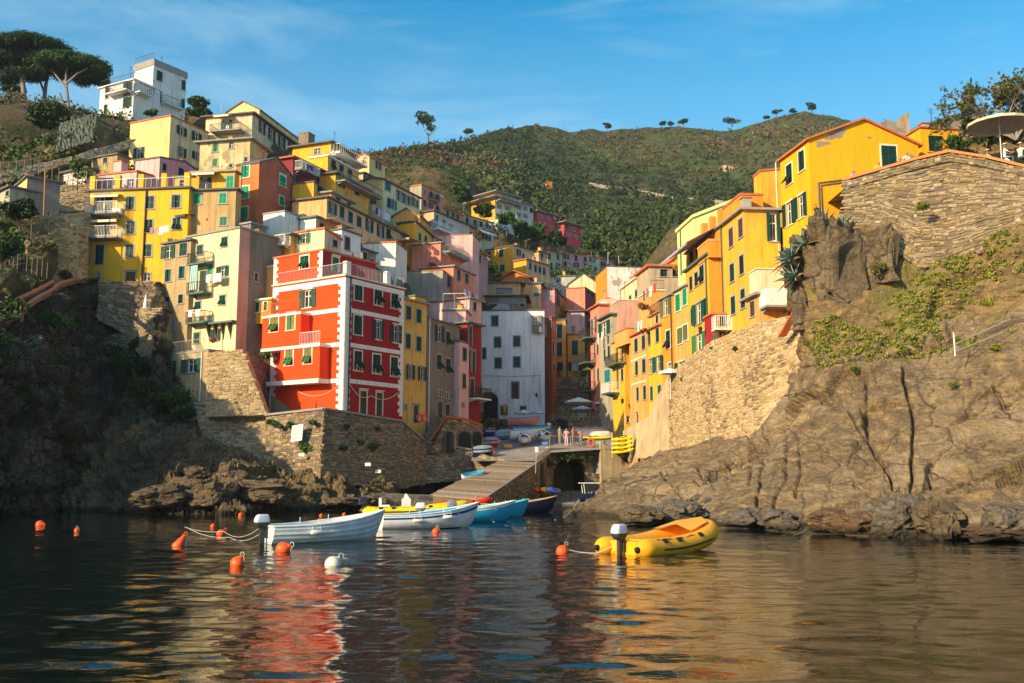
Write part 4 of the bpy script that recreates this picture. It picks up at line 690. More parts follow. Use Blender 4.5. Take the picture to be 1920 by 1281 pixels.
hs_('annex', 'low orange-yellow annex with one dark shutter right of the big gabled house', 64, 1726, 1728, 1799, 240, 330, 9, BYEL, 'f', TILE, [('R', 'c', 1754, 270, 26, 30)], oh=.12, D=4, th=.1, trim=BYEL)
hs_('stoneb', 'stone house with a dark green sloping roof behind the orange-yellow annex', 70, 1722, 1729, 1850, 238, 300, 9, plaster((.34, .26, .17), .9, .3, (.22, .17, .11)), 'sR', GSLAB, rise=1.7, oh=.3, D=5)
mb = MB(); pa, pb = P(1682, 226, 66), P(1704, 207, 66); pc = P(1704, 232, 66)
mb.hexa([(pa.x, 66, pa.z-3), (pb.x, 66, pa.z-3), (pb.x, 66.5, pa.z-3), (pa.x, 66.5, pa.z-3)], [(pa.x, 66, pa.z), (pb.x, 66, pb.z), (pb.x, 66.5, pb.z), (pa.x, 66.5, pa.z)]); tag(mb.build('wall_stub', plaster((.34, .26, .17), .9, .3, (.22, .17, .11))), 'stub of tiled stone wall poking up behind the roof of the big orange-yellow house', 'wall')
h = hs_('org2', 'yellow house with an orange flank and dark green shutters left of the big gabled house', 66.5, 1356, 1397, 1466, 394, 640, 6, YEL, 'f', CONC, [('L', 'c', 1371, 446, 8, 36, 'b'), ('L', 'c', 1389, 428, 8, 36, 'b'), ('L', 'c', 1373, 512, 8, 34), ('L', 'c', 1391, 497, 8, 36), ('L', 'c', 1375, 573, 8, 34), ('L', 'c', 1394, 560, 8, 36), ('R', 'o', 1449, 406, 24, 54, 'g')], wallR=BORG, oh=.3, ext=1)
pipe(h, 'L', 1359, GREEN)
hs_('org2b', 'orange roof block on top of the yellow house with the orange flank', 68.5, 1383, 1389, 1431, 366, 402, 6, ORG, 'f', TILE, oh=.06, D=4)
hs_('org2c', 'tall orange roof tower with worn plaster beside the big gabled house', 70, 1414, 1427, 1466, 322, 402, 6, BORG, 'sR', TILE, rise=.2, oh=.06)
h = hs_('pchflank', 'peach lower block with a white rounded balcony below the orange flank', 64.3, 1398, 1424, 1478, 553, 640, 6, ORG2, 'f', CONC, [('L', 'c', 1411, 536, 1, 2, 'b'), ('L', 'c', 1411, 574, 8, 32, 'b')], wallR=ORG2, oh=.35, ext=.6)
balcony(h, 'R', 1424, 1478, 578, 1.3, 1.1, CONC, WHITE, WHITE)
hs_('crmbox', 'cream parapet terrace above the peach lower block', 65, 1402, 1420, 1470, 505, 552, 6, plaster((.78, .62, .40), .3), 'p', CREAM, oh=.1, ext=.1)
h = hs_('yel3', 'yellow house with an orange flank above the retaining wall, left of the dark green drainpipe', 73, 1287, 1331, 1362, 478, 690, 5, YEL, 'f', GSLAB, [('L', 'c', 1296, 532, 5, 26), ('L', 'c', 1306, 524, 6, 26), ('L', 'p', 1316, 514, 8, 32), ('L', 'o', 1311, 587, 20, 40, 'g'), ('L', 'c', 1298, 593, 5, 28), ('L', 'c', 1323, 577, 6, 36), ('L', 'o', 1312, 645, 24, 40, 'l')], wallR=ORG, oh=.25, ext=1)
pipe(h, 'L', 1328, GREEN)
hs_('yel3b', 'orange roof box on the yellow house with the striped awning', 72.6, 1322, 1329, 1363, 452, 480, 5, ORG, 'f', ORG2, oh=.04, ext=.1, D=3)
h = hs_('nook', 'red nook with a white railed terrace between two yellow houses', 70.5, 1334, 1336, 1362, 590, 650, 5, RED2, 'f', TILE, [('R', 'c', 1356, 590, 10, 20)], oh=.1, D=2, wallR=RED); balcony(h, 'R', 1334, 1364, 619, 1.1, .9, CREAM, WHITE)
h = hs_('pilor', 'orange house with square terrace pillars in front of the pale green house', 79, 1286, 1350, 1362, 428, 520, 6, ORG, 'f', SLATE, [('L', 'c', 1296, 455, 6, 22), ('L', 'c', 1308, 450, 6, 18, 'b')], oh=.2)
for s_ in (.3, 2.6, 4.9): mb = MB(); mb.box((.1, s_, h.H+.16), (.6, s_+.5, h.H+1.7)); mb.build('terrace_pillar', ORG, h.root)
awning(h, 'L', 1290, 1345, 468, 2.6, paint((.40, .36, .42), .9, 'striped_awning'), 1.4)
h = hs_('lgreen', 'pale green house with a long sloping parapet against the hill', 88, 1270, 1301, 1392, 408, 500, 6, LGR, 'sR', LGR, rise=1.9, oh=.15, th=.3); pipe(h, 'L', 1281, GREEN)
h = hs_('row1', 'peach row house with pale framed bright green shutters', 79, 1262, 1291, 1295, 536, 740, 10, ORG2, 'f', CONC, [('L', 'c', 1271, 568, 9, 32, 'B'), ('L', 'c', 1286, 556, 8, 32, 'B'), ('L', 'c', 1275, 630, 10, 30, 's'), ('L', 'c', 1290, 622, 9, 30, 's'), ('L', 'o', 1277, 686, 20, 15, 'g')], W=4, oh=.25, trim=CREAM, ext=1)
h = hs_('row2', 'orange row house with a yellow top storey and propped-open shutter', 82.3, 1240, 1262, 1266, 553, 740, 10, ORG, 'f', CONC, [('L', 'o', 1249, 577, 17, 30, 's'), ('L', 'p', 1253, 637, 8, 34), ('L', 'g', 1256, 688, 8, 14)], W=4, oh=.25, trim=CREAM, ext=1); pipe(h, 'L', 1260, IRON)
h = hs_('row3', 'lemon yellow row house with open green shutters near the white parasol', 85.2, 1212, 1240, 1244, 610, 800, 10, YELB, 'f', TILE, [('L', 'c', 1217, 634, 6, 26), ('L', 'c', 1233, 628, 6, 27), ('L', 'o', 1220, 687, 17, 28, 'g'), ('L', 'o', 1236, 681, 16, 28, 'g'), ('L', 'c', 1222, 738, 5, 26, 'g'), ('L', 'c', 1239, 735, 6, 26, 'g')], W=4, oh=.25, ext=1)
h = hs_('row4', 'peach row house with three rows of narrow shutters and pale bands', 88.6, 1181, 1212, 1216, 620, 815, 10, ORG2, 'f', TILE, [('L', 'c', 1193, 648, 6, 25), ('L', 'c', 1208, 642, 6, 26), ('L', 'c', 1194, 691, 5, 26), ('L', 'c', 1209, 686, 6, 26), ('L', 'c', 1196, 739, 4, 25), ('L', 'c', 1211, 736, 5, 26), ('L', 'd', 1195, 786, 4, 20)], W=4, oh=.25, ext=1)
for py in (667, 714):
    sA_, z_ = h.loc('L', 1211, py); mb = MB(); mb.box((-.04, .02, z_-.08), (-.001, h.D*.9, z_+.1)); mb.build('string_course', CREAM, h.root)
h = hs_('row5', 'slender lemon yellow corner house with green balconies at the end of the quay street', 97, 1149, 1172, 1186, 636, 830, 12, YELB, 'f', TILE, [('L', 'd', 1157, 664, 4, 30), ('L', 'd', 1166, 658, 4, 38), ('L', 'd', 1158, 712, 4, 36), ('L', 'c', 1167, 703, 4, 22), ('R', 'g', 1171, 787, 6, 12)], wallR=YEL, oh=.15, ext=1)
balcony(h, 'L', 1150, 1172, 683, .9, .9, GSLAB, IRON); balcony(h, 'L', 1148, 1162, 737, 1.2, 1.0, GSLAB, WHITE)
hs_('row5t', 'orange roof terrace parapet above the slender lemon yellow house', 93, 1174, 1177, 1210, 616, 640, 12, ORG2, 'p', TILE, oh=.05, D=4, ext=.2)
h = hs_('gr6', 'grey-green house with a big green shuttered window and washing, left of the lemon corner house', 104, 1125, 1149, 1154, 590, 830, 12, GRN, 'f', GSLAB, [('L', 'o', 1134, 616, 20, 25, 'g'), ('L', 'c', 1154, 607, 1, 3), ('L', 'c', 1134, 666, 3, 22), ('L', 'c', 1142, 661, 4, 24), ('L', 'c', 1139, 708, 10, 28, 't')], W=4, oh=.4, ext=1)
h = hs_('sal7', 'salmon pink house deep in the alley with dark door openings and dark green balconies', 112, 1108, 1125, 1129, 572, 830, 12, SALM, 'f', TILE, [('L', 'd', 1110, 615, 4, 26), ('L', 'd', 1117, 610, 4, 26), ('L', 'c', 1121, 653, 3, 22), ('L', 'd', 1115, 660, 3, 26), ('L', 'c', 1122, 703, 3, 24), ('L', 'd', 1114, 710, 3, 30)], W=4, oh=.3, ext=1)
balcony(h, 'L', 1105, 1119, 635, 1.3, 1.0, GSLAB, IRON); balcony(h, 'L', 1104, 1118, 681, 1.4, 1.0, GSLAB, IRON); balcony(h, 'L', 1106, 1118, 733, 1.5, 1.0, GSLAB, IRON)
hs_('or8', 'peeling white gable wall with an orange left side in the middle distance', 121, 1117, 1139, 1247, 500, 600, 8, ORG, 'p', SLATE, [('L', 'g', 1133, 552, 3, 16)], wallR=WPEEL, oh=.3)
hs_('wh9', 'white parapet terrace with thin railings below the peeling white wall', 116, 1126, 1130, 1165, 562, 600, 8, WHT2, 'p', CREAM, D=4)
hs_('pat10', 'rose terrace wall with a worn mosaic pattern left of the orange terrace', 103, 1155, 1161, 1206, 563, 620, 8, plaster((.62, .34, .26), .6, .25, (.4, .35, .28)), 'p', CREAM, [], D=4)
hs_('sal11', 'salmon rooftop block with a cream side and sloping eaves midway along the right bank', 106, 1165, 1197, 1240, 520, 575, 8, CRM, 'f', CREAM, [('L', 'c', 1193, 551, 4, 14, 'g'), ('L', 'c', 1182, 560, 4, 10, 'g')], wallR=SALM, oh=.2)
h = hs_('peach12', 'peach terrace block with flower pots and iron railing on the right bank', 98, 1198, 1220, 1246, 545, 610, 8, ORG2, 'f', CREAM, [], oh=.1); roof_rail(h, sides='R', mat=IRON)
hs_('tiled13', 'long low roof of striped tiles on stone pillars behind the row houses', 100, 1212, 1218, 1284, 500, 530, 8, plaster((.50, .38, .24), .4), 'f', TILE, [('R', 'x', 1245, 512, 14, 14), ('R', 'x', 1268, 512, 14, 14)], D=5, oh=.3, th=.25)
hs_('yel14', 'yellow house behind the tiled pergola at the foot of the pale green house', 104, 1222, 1262, 1290, 486, 520, 8, YEL, 'sR', TILE, rise=1.6, oh=.2)
h = hs_('yel15', 'small yellow balcony house with pink parapet behind the row houses', 91, 1218, 1238, 1262, 585, 640, 8, YEL2, 'f', TILE, [('L', 'c', 1232, 594, 4, 16)], oh=.2); roof_rail(h, mat=IRON, sides='L')

h = HR; g_ = lambda x, y: (lambda q: (-.055, q[0], q[1]))(h.loc('L', x, y))
mb = MB(); pl = [g_(509, 740), g_(509, 790), g_(570, 790)]; mb.add(pl+[(0, y, z) for _, y, z in pl], [(0, 1, 2), (0, 2, 5, 3)]); mb.build('sloping_plinth', plaster((.50, .38, .24), .5), h.root)
for k, h in list(H.items()):
    if h.W < 2.2 or h.D < 2.2 or h.H < 2.5: continue
    q = rnd.random()
    if q < .45: chimney(h, h.W*rnd.uniform(.25, .7), h.D*rnd.uniform(.2, .7), rnd.uniform(.6, 1.2), rnd.choice([CONC, YEL2, PEA2, GRW]), rnd.uniform(.35, .6))
    if q > .3:
        x, y = h.W*rnd.uniform(.2, .8), h.D*rnd.uniform(.1, .6); t = rnd.uniform(1.6, 2.8); mb = MB(); mb.tube([(x, y, h.H), (x, y, h.H+t)], .025, 4)
        for i in range(4): mb.tube([(x-.35+.05*i, y, h.H+t-.12*i), (x+.35-.05*i, y, h.H+t-.12*i)], .012, 3)
        mb.build('aerial', IRON, h.root)
    if q > .75 and h.W > 3: dish(h, h.W*.8, -.35, h.H-.5, .32)

h = HR; pts = []
for x0, y0, x1, y1, sg_ in ((655, 722, 694, 742, .5), (694, 742, 752, 730, .55)):
    s0_, z0_ = h.loc('R', x0, y0); s1_, z1_ = h.loc('R', x1, y1)
    for i in range(8): t = i/8; pts.append((s0_+(s1_-s0_)*t, -.09, z0_+(z1_-z0_)*t-sg_*4*t*(1-t)))
mb = MB(); mb.tube(pts, .03, 5); mb.build('cable', CREAM, h.root)
s0_, z0_ = h.loc('L', 545, 722); s1_, z1_ = h.loc('L', 637, 722); mb = MB(); mb.tube([(-.07, s0_+(s1_-s0_)*i/10, z0_+(z1_-z0_)*i/10-1.5*4*(i/10)*(1-i/10)*.6) for i in range(11)], .02, 5); mb.build('cable', CREAM, h.root)
mb = MB(); s_, z_ = h.loc('L', 531, 492); mb.lathe([(.28, 0), (.30, .03), (.2, .05), (.19, 0)], 16, 0, Matrix.Translation((0, s_, z_+0)) @ Matrix.Rotation(-math.pi/2, 4, 'Y')); 
# ------------------------------------------------------------------ ground surfaces
def voro(p, s=0):
    i0 = np.floor(p).astype(np.int64); f1 = np.full(len(p), 9.); f2 = np.full(len(p), 9.); r1 = np.zeros(len(p)); tl = np.zeros((len(p), 3)); off = np.zeros((len(p), 3))
    for a in (-1, 0, 1):
        for b in (-1, 0, 1):
            for c in (-1, 0, 1):
                i, j, k = i0[:, 0]+a, i0[:, 1]+b, i0[:, 2]+c
                h1, h2, h3 = _h(i, j, k, s), _h(i, j, k, s+1), _h(i, j, k, s+2)
                dd = np.stack([i+.5+h1*.42-p[:, 0], j+.5+h2*.42-p[:, 1], k+.5+h3*.42-p[:, 2]], 1); q = (dd**2).sum(1)
                m1 = q < f1; f2 = np.where(m1, f1, np.minimum(f2, q)); f1 = np.where(m1, q, f1); r1 = np.where(m1, _h(i, j, k, s+3), r1)
                off = np.where(m1[:, None], dd, off); tl = np.where(m1[:, None], np.stack([h2, h3, h1], 1), tl)
    return r1, np.sqrt(f2)-np.sqrt(f1), (off*tl).sum(1)
def patch(name, rows, nu, nv, mat, amp=.5, freq=.35, strata=None, seed=0, cracks=(), fold=0, post=None, oct_=6, block=(1.6, .8, (1, 1, 1), 0), gain=.55, flat=0):
    """a rock or earth surface through rows of control points (px, py, Y) or ('w', px, Y) for a point just under the water"""
    Cp = np.array([[list(P(*q)) if q[0] != 'w' else list(PZ(q[1], q[2], -.7)) for q in row] for row in rows])
    nr_, nc = Cp.shape[:2]
    def interp(A, t, axis):
        n = A.shape[axis]; x = t*(n-1); i = np.clip(np.floor(x).astype(int), 0, n-2); f = x-i
        g = lambda k: np.take(A, np.clip(i+k, 0, n-1), axis)
        sh = [1]*A.ndim; sh[axis] = len(t); f = f.reshape(sh)
        p0, p1, p2, p3 = g(-1), g(0), g(1), g(2)
        cr = .5*((2*p1)+(-p0+p2)*f+(2*p0-5*p1+4*p2-p3)*f*f+(-p0+3*p1-3*p2+p3)*f**3)
        return .6*cr+.4*(p1*(1-f)+p2*f)
    G = interp(interp(Cp, np.linspace(0, 1, nu), 0), np.linspace(0, 1, nv), 1)
    # drop the buried rim
    V = G.reshape(-1, 3); du = np.gradient(G, axis=0); dv = np.gradient(G, axis=1); N = np.cross(du, dv).reshape(-1, 3); N /= np.linalg.norm(N, axis=1)[:, None]+1e-9
    tocam = np.array([0, 0, CH])-V; sgn = np.sign((N*tocam).sum(1)); N *= sgn[:, None]
    q = V*freq; d = fbm(q, oct_, seed, gain)
    d = np.sign(d)*np.abs(d)**.85
    bs, ba, bsc, brot = block; cr_, sr_ = math.cos(brot), math.sin(brot)
    Bq = np.stack([V[:, 0]*cr_+V[:, 2]*sr_, V[:, 1], -V[:, 0]*sr_+V[:, 2]*cr_], 1)*np.array(bsc)/bs; Bq = Bq+np.stack([fbm(V*.4, 2, 51), fbm(V*.4, 2, 52), fbm(V*.4, 2, 53)], 1)*.18
    rA, eA, tA = voro(Bq, seed+20); rB, eB, tB = voro(Bq*2.7+7, seed+30); rC, eC, tC = voro(Bq*7.1+3, seed+40)
    d = d*(.5 if not flat else .22)+ba*(rA*.55+tA*.9-.35*np.exp(-(eA/.05)**2))+ba*(.38 if not flat else .26)*(rB*.6+tB*1.2-.5*np.exp(-(eB/.07)**2))+ba*(.15 if not flat else .08)*(rC*.6+tC-.4*np.exp(-(eC/.1)**2))
    if strata is not None:
        a, f2, am = strata; a = np.array(a, float); a /= np.linalg.norm(a)
        w = V@a*f2+fbm(V*.22, 3, seed+3)*fold; i = np.floor(w); fr = w-i
        step = _h(i.astype(np.int64), np.zeros(len(i), np.int64), np.zeros(len(i), np.int64), seed)
        step2 = _h(i.astype(np.int64)+1, np.zeros(len(i), np.int64), np.zeros(len(i), np.int64), seed)
        k = np.clip((fr-.82)/.18, 0, 1); st_ = step*(1-k)+step2*k-.5*np.exp(-((fr-.9)/.05)**2)
        d = d+am*st_*(.6+.4*vn(V*.3, seed+9))
    if flat:   # soften steps that are finer than the surface can carry
        g_ = d.reshape(nu, nv)
        for _ in range(2): g_ = (np.roll(g_, 1, 0)+np.roll(g_, -1, 0)+np.roll(g_, 1, 1)+np.roll(g_, -1, 1)+2*g_)/6
        d = g_.ravel()
    V2 = V+N*(amp*d)[:, None]
    if cracks:   # grooves running down the rock, drawn as lines across its face
        dl = V2-np.array([0, 0, CH]); dep = dl[:, 1]*ct+dl[:, 2]*st; pxx = 960+F*dl[:, 0]/dep; pyy = 640.5-F*(dl[:, 2]*ct-dl[:, 1]*st)/dep
        wob = vn(V*.9, 5)*5; pxx = pxx+wob; pyy = pyy+vn(V*.9+9, 6)*5
        for pts, wd, dp in cracks:
            best = np.full(len(V2), 1e9)
            for (x0, y0), (x1, y1) in zip(pts[:-1], pts[1:]):
                ex, ey = x1-x0, y1-y0; t = np.clip(((pxx-x0)*ex+(pyy-y0)*ey)/(ex*ex+ey*ey), 0, 1)
                best = np.minimum(best, np.hypot(pxx-x0-t*ex, pyy-y0-t*ey))
            V2 = V2-N*(dp*np.exp(-(best/max(wd, 2.3))**2))[:, None]
    if post: V2 = post(V2, N)
    me = np_mesh(name, V2, grid_faces(nu, nv), mat, smooth=False)
    o = mesh_obj(name, me); tag(o, kind='structure'); return o, V2.reshape(nu, nv, 3), N.reshape(nu, nv, 3)
ROCKR = rockmat('right_rock', (.40, .30, .18), (.18, .135, .085), (.54, .42, .26), (.46, .31, .12), None, (1, .7, 2.2), (0, R(18), 0))
ROCKY = rockmat('ledge_rock', (.46, .32, .15), (.17, .12, .065), (.56, .40, .18), (.50, .33, .09), (.30, .26, .08), (1, .7, 3), (0, R(25), 0))
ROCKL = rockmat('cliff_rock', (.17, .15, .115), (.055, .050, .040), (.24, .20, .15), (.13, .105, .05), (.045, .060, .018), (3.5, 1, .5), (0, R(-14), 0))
ROCKM = rockmat('shore_rock', (.30, .22, .115), (.12, .092, .055), (.38, .28, .15), (.30, .20, .07), None, (2.5, 1, 2.5), (0, R(-30), 0))
EARTH = rockmat('hill_earth', (.20, .15, .075), (.11, .085, .045), (.25, .19, .10), (.20, .14, .05), (.07, .085, .02), (1, 1, 2.5), (0, 0, 0), wet=False)
# --- terrain under the left bank: through the feet of the houses
pts = []
for k, h in H.items():
    c = h.C; 
    for a, b in ((.5, .5), (1, 1), (0, 1), (1, 0), (.2, .2)):
        p = c+h.u*(a*h.W)+h.v*(b*h.D); pts.append((p.x, p.y, c.z+.3))
gp = [(0, 205, 112), (60, 196, 114), (100, 205, 118), (140, 222, 118), (185, 222, 120), (0, 300, 96), (60, 285, 98), (110, 262, 102), (150, 262, 104), (215, 300, 100), (0, 400, 84), (60, 395, 85), (110, 390, 87), (150, 400, 90), (0, 200, 136), (60, 195, 136), (120, 205, 136), (180, 215, 136), (-80, 195, 136), (0, 470, 78), (60, 470, 80), (110, 470, 84), (150, 500, 88), (60, 540, 76), (0, 520, 74), (120, 530, 84), (160, 530, 90), (-200, 190, 110), (-200, 420, 75), (-500, 150, 110), (-500, 400, 70), (360, 215, 140), (400, 222, 150), (440, 230, 150), (340, 200, 150), (-50, 560, 62), (-300, 560, 56), (230, 560, 92), (280, 560, 92), (110, 335, 94), (60, 335, 90), (200, 340, 97)]
for g in gp:
    p = P(*g); pts.append(tuple(p))
street = [(905, 815, 100), (980, 800, 108), (1060, 780, 116), (1120, 790, 110), (1000, 790, 112), (950, 862, 86), (1040, 862, 87), (1030, 830, 96), (900, 845, 93), (1120, 850, 92), (1160, 850, 92)]
for g in street: pts.append(tuple(P(*g)))
pts += [(60, 150, 40), (40, 200, 55), (70, 220, 70), (-20, 230, 75), (-60, 240, 85), (-120, 200, 70), (60, 110, 30), (80, 80, 26), (75, 100, 30), (100, 60, 26), (-6, 79, 4), (0, 84, 3.2), (8, 82, 3), (-10, 80, 5)]
pts = np.array(pts); 
gx = np.linspace(-130, 110, 200); gy = np.linspace(66, 240, 150); XX, YY = np.meshgrid(gx, gy, indexing='ij'); Q = np.stack([XX.ravel(), YY.ravel()], 1)
D2 = ((Q[:, None, :]-pts[None, :, :2])**2).sum(2)+1.5; w = D2**-2.2
ZZ = (w*pts[None, :, 2]).sum(1)/w.sum(1)
V = np.stack([Q[:, 0], Q[:, 1], ZZ-.5], 1); V[:, 2] += fbm(V*.25, 4, 3)*.35
cutx = [-1500, -900, -500, -250, -60, 30, 80, 140, 200, 262, 310, 385, 450, 505, 607, 752, 800, 884, 900, 1030, 1040, 1170, 1215, 1262, 1300, 1350, 1420, 1480, 1530, 2600]
cuty = [32, 42, 52, 57, 62, 68, 76.5, 85.5, 91, 90, 87, 82, 83, 83.5, 78, 84, 87.5, 89, 84, 84, 91, 97, 90, 86, 82, 79, 73, 67.5, 63, 62]
pxv = 960+F*V[:, 0]/(V[:, 1]*ct+(V[:, 2]-CH)*st); cY = np.interp(pxv, cutx, cuty)
cap = np.interp(V[:, 1], [84, 90, 100, 110, 118, 126], [3.5, 4.7, 6.2, 7.4, 8.3, 8.9])
V[:, 2] = np.where((pxv > 872) & (pxv < 1165) & (V[:, 1] < 126), np.minimum(V[:, 2], cap-.25), V[:, 2])
V[:, 2] = np.where(V[:, 1] < cY, -5, V[:, 2])
keep = np_mesh('hillside_ground', V, grid_faces(200, 150), EARTH); tag(mesh_obj('hillside_ground', keep), kind='structure')
def ground_z(x, y):
    i = int(round((x+130)/240*199)); j = int(round((y-66)/174*149)); i = max(0, min(199, i)); j = max(0, min(149, j)); return V_[i, j, 2]
V_ = V.reshape(200, 150, 3).copy()
# --- far hills
ridge = [(420, 330), (560, 300), (640, 288), (700, 287), (740, 278), (800, 272), (850, 270), (880, 264), (910, 253), (950, 241), (990, 238), (1030, 242), (1070, 247), (1120, 247), (1180, 246), (1240, 240), (1300, 240), (1350, 246), (1390, 244), (1430, 230), (1470, 219), (1510, 215), (1570, 221), (1650, 245), (1760, 262), (1900, 290), (2300, 330)]
foot = [(420, 520), (560, 480), (640, 470), (760, 480), (900, 490), (1100, 520), (1300, 520), (1500, 470), (1760, 440), (2300, 470)]
nu, nv = 260, 420; px_ = np.linspace(420, 2300, nv); ry = np.interp(px_, *zip(*ridge)); fy = np.interp(px_, *zip(*foot))
Yr = np.interp(px_, [420, 640, 800, 1000, 1200, 1400, 1500, 1800, 2300], [250, 270, 300, 400, 430, 440, 430, 400, 380]); Yf = np.interp(px_, [420, 800, 1100, 1300, 1800, 2300], [170, 195, 215, 200, 150, 140])
t = np.linspace(0, 1, nu); G = np.zeros((nu, nv, 3))
for j in range(nv):
    py = fy[j]+(ry[j]-fy[j])*t; Yd = Yf[j]+(Yr[j]-Yf[j])*(t**1.15)
    a = (px_[j]-960)/F; b = (640.5-py)/F; dy = ct-b*st; dz = st+b*ct; s_ = Yd/dy
    G[:, j, 0] = a*s_; G[:, j, 1] = Yd; G[:, j, 2] = CH+dz*s_
Vh = G.reshape(-1, 3); 
nzv = fbm(Vh*.02, 4, 21)*5+fbm(Vh*.09, 3, 22)*1.2
edge = np.repeat(np.clip((1-t)*4, 0, 1)*np.clip(t*6, 0, 1), nv)
Vh[:, 1] += nzv*edge*1.6; 
zt = Vh[:, 2]; stp = 3.2; tz = np.floor(zt/stp)*stp+np.clip((zt/stp-np.floor(zt/stp))*2.2, 0, 1)*stp; Vh[:, 2] = zt*.5+tz*.5+nzv*edge*.15
Vh[:, 2] += fbm(Vh*.12, 3, 8)*.7*np.repeat(np.clip(t*30-26, 0, 1), nv)
G = Vh.reshape(nu, nv, 3)
back = G[-1:].copy(); back[:, :, 1] += 60; back[:, :, 2] -= 40; G2 = np.concatenate([G, back], 0)
m, n, b = newmat('hill_scrub')
v = _map(n, (1, 1, 1)); s1 = _noise(n, .018, 6, .62, v, .6); s2 = _noise(n, .09, 5, .6, v); s3 = _noise(n, .6, 4, .7, _map(n, (1, 1, 4)))
col = _mix(n, _ramp(n, s1, [(.36, 0), (.50, .5), (.64, 1)]), (.045, .068, .018), (.085, .060, .032))
col = _mix(n, _ramp(n, s2, [(.40, 0), (.62, 1)]), col, (.070, .092, .026)); col = _mix(n, _ramp(n, s3, [(.45, 0), (.62, .8)]), col, (.028, .036, .013))
n.links.new(col, b.inputs['Base Color']); _bump(n, b, s3, .8, .8)
_hd = Vh-np.array([0, 0, CH]); _dep = _hd[:, 1]*ct+_hd[:, 2]*st; HPX = 960+F*_hd[:, 0]/_dep; HPY = 640.5-F*(_hd[:, 2]*ct-_hd[:, 1]*st)/_dep
def hillY(px, py):
    q = (HPX-px)**2+(HPY-py)**2; k = np.argsort(q)[:6]; return float(Vh[k, 1].min())-1.0
hill = mesh_obj('hills', np_mesh('hills', G2.reshape(-1, 3), grid_faces(nu+1, nv), m)); tag(hill, kind='structure')
SCRUB = leafmat('scrub', (.020, .036, .008), (.050, .075, .015), (.11, .13, .028)); HEATH = leafmat('heath', (.055, .030, .020), (.10, .055, .036), (.16, .10, .05))
def tone_hill(p): return vn(np.array([p])*.02, 21)[0]
bl_g, bl_h = [], []
for k in range(11500):
    i = int((rnd.random()**1.1)*(nu-4)); j = rnd.randrange(2, nv-2)
    if not (560 < px_[j] < 1700): continue
    p = G[i, j]; tt = i/nu; w_ = float(fbm([p*.018], 3, 40)[0]); lush = 1-tt*1.25+w_*.5
    big = lush > .25+rnd.random()*.5
    sz = rnd.uniform(2.2, 4.6) if big else rnd.uniform(.8, 2.0)
    dist = p[1]/300; nlf = int((44 if big else 13))
    tone = min(1, max(0, .45+w_*.6+rnd.uniform(-.28, .28)))
    (bl_h if (w_ > .18 and tt > .35 and rnd.random() < .6) else bl_g).append((p[0], p[1]-.5, p[2]+sz*.45, sz, sz, sz*.75, nlf, tone, (1.0 if big else .75)))
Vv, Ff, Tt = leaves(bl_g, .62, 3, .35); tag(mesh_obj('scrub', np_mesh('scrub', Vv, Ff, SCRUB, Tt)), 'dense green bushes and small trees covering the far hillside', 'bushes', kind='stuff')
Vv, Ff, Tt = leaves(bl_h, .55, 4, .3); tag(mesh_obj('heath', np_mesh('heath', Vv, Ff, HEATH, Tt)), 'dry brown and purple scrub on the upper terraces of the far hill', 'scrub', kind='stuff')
# hillside bushes along the foot, trees one can tell apart get objects of their own
def tree(name, px, py, Y, hgt, label, cat='tree', crown=(1, 1, .8), n=500, leaf=.3, mat=None, group=None, seed=0, trunk=.4, blobs=6, tone=.5, base_z=None):
    p = P(px, py, Y); root = empty(name, p, label, cat, group=group); g = random.Random(seed)
    mb = MB(); th_ = hgt*trunk; mb.tube([(0, 0, -.6), (g.uniform(-.05, .05)*hgt, 0, th_*.6), (g.uniform(-.08, .08)*hgt, 0, th_*1.2)], [hgt*.03, hgt*.022, hgt*.012], 6)
    for k in range(4):
        a = g.uniform(0, 6.3); mb.tube([(0, 0, th_*.7), (math.cos(a)*hgt*.15*crown[0], math.sin(a)*hgt*.15, th_*1.25), (math.cos(a)*hgt*.26*crown[0], math.sin(a)*hgt*.25, th_*1.7)], [hgt*.016, hgt*.01, hgt*.004], 5)
    mb.build('trunk', M_BARK, root)
    bl = []
    for k in range(blobs):
        a = g.uniform(0, 6.3); r_ = g.uniform(0, .28)*hgt; zz = th_+hgt*(1-trunk)*g.uniform(.25, .8)
        s_ = hgt*g.uniform(.14, .24); bl.append((math.cos(a)*r_*crown[0], math.sin(a)*r_*crown[1], zz, s_*crown[0], s_*crown[1], s_*crown[2], n//blobs, min(1, max(0, tone+g.uniform(-.25, .25)))))
    Vv, Ff, Tt = leaves(bl, leaf, seed, .5); mesh_obj('crown', np_mesh('crown', Vv, Ff, mat or M_LEAF, Tt), root); return root
def bush(px, py, Y, r, label, mat=None, n=220, leaf=.16, seed=0, flat=.7, tone=.5, name='shrub', group=None, cat='shrub'):
    p = P(px, py, Y); root = empty(name, p, label, cat, group=group); g = random.Random(seed); bl = []
    for k in range(5):
        a = g.uniform(0, 6.3); q = g.uniform(.1, .6)*r; s_ = r*g.uniform(.4, .7); bl.append((math.cos(a)*q, math.sin(a)*q*.7, g.uniform(-.1, .5)*r*flat, s_, s_*.8, s_*flat, n//5, min(1, max(0, tone+g.uniform(-.25, .25)))))
    Vv, Ff, Tt = leaves(bl, leaf, seed, .35); mesh_obj('foliage', np_mesh('foliage', Vv, Ff, mat or M_LEAF, Tt), root)
    mb = MB(); 
    for k in range(3): a = g.uniform(0, 6.3); mb.tube([(0, 0, -r*.4), (math.cos(a)*r*.4, math.sin(a)*r*.3, r*.3)], [r*.05, r*.02], 5)
    mb.build('stem', M_BARK, root); return root
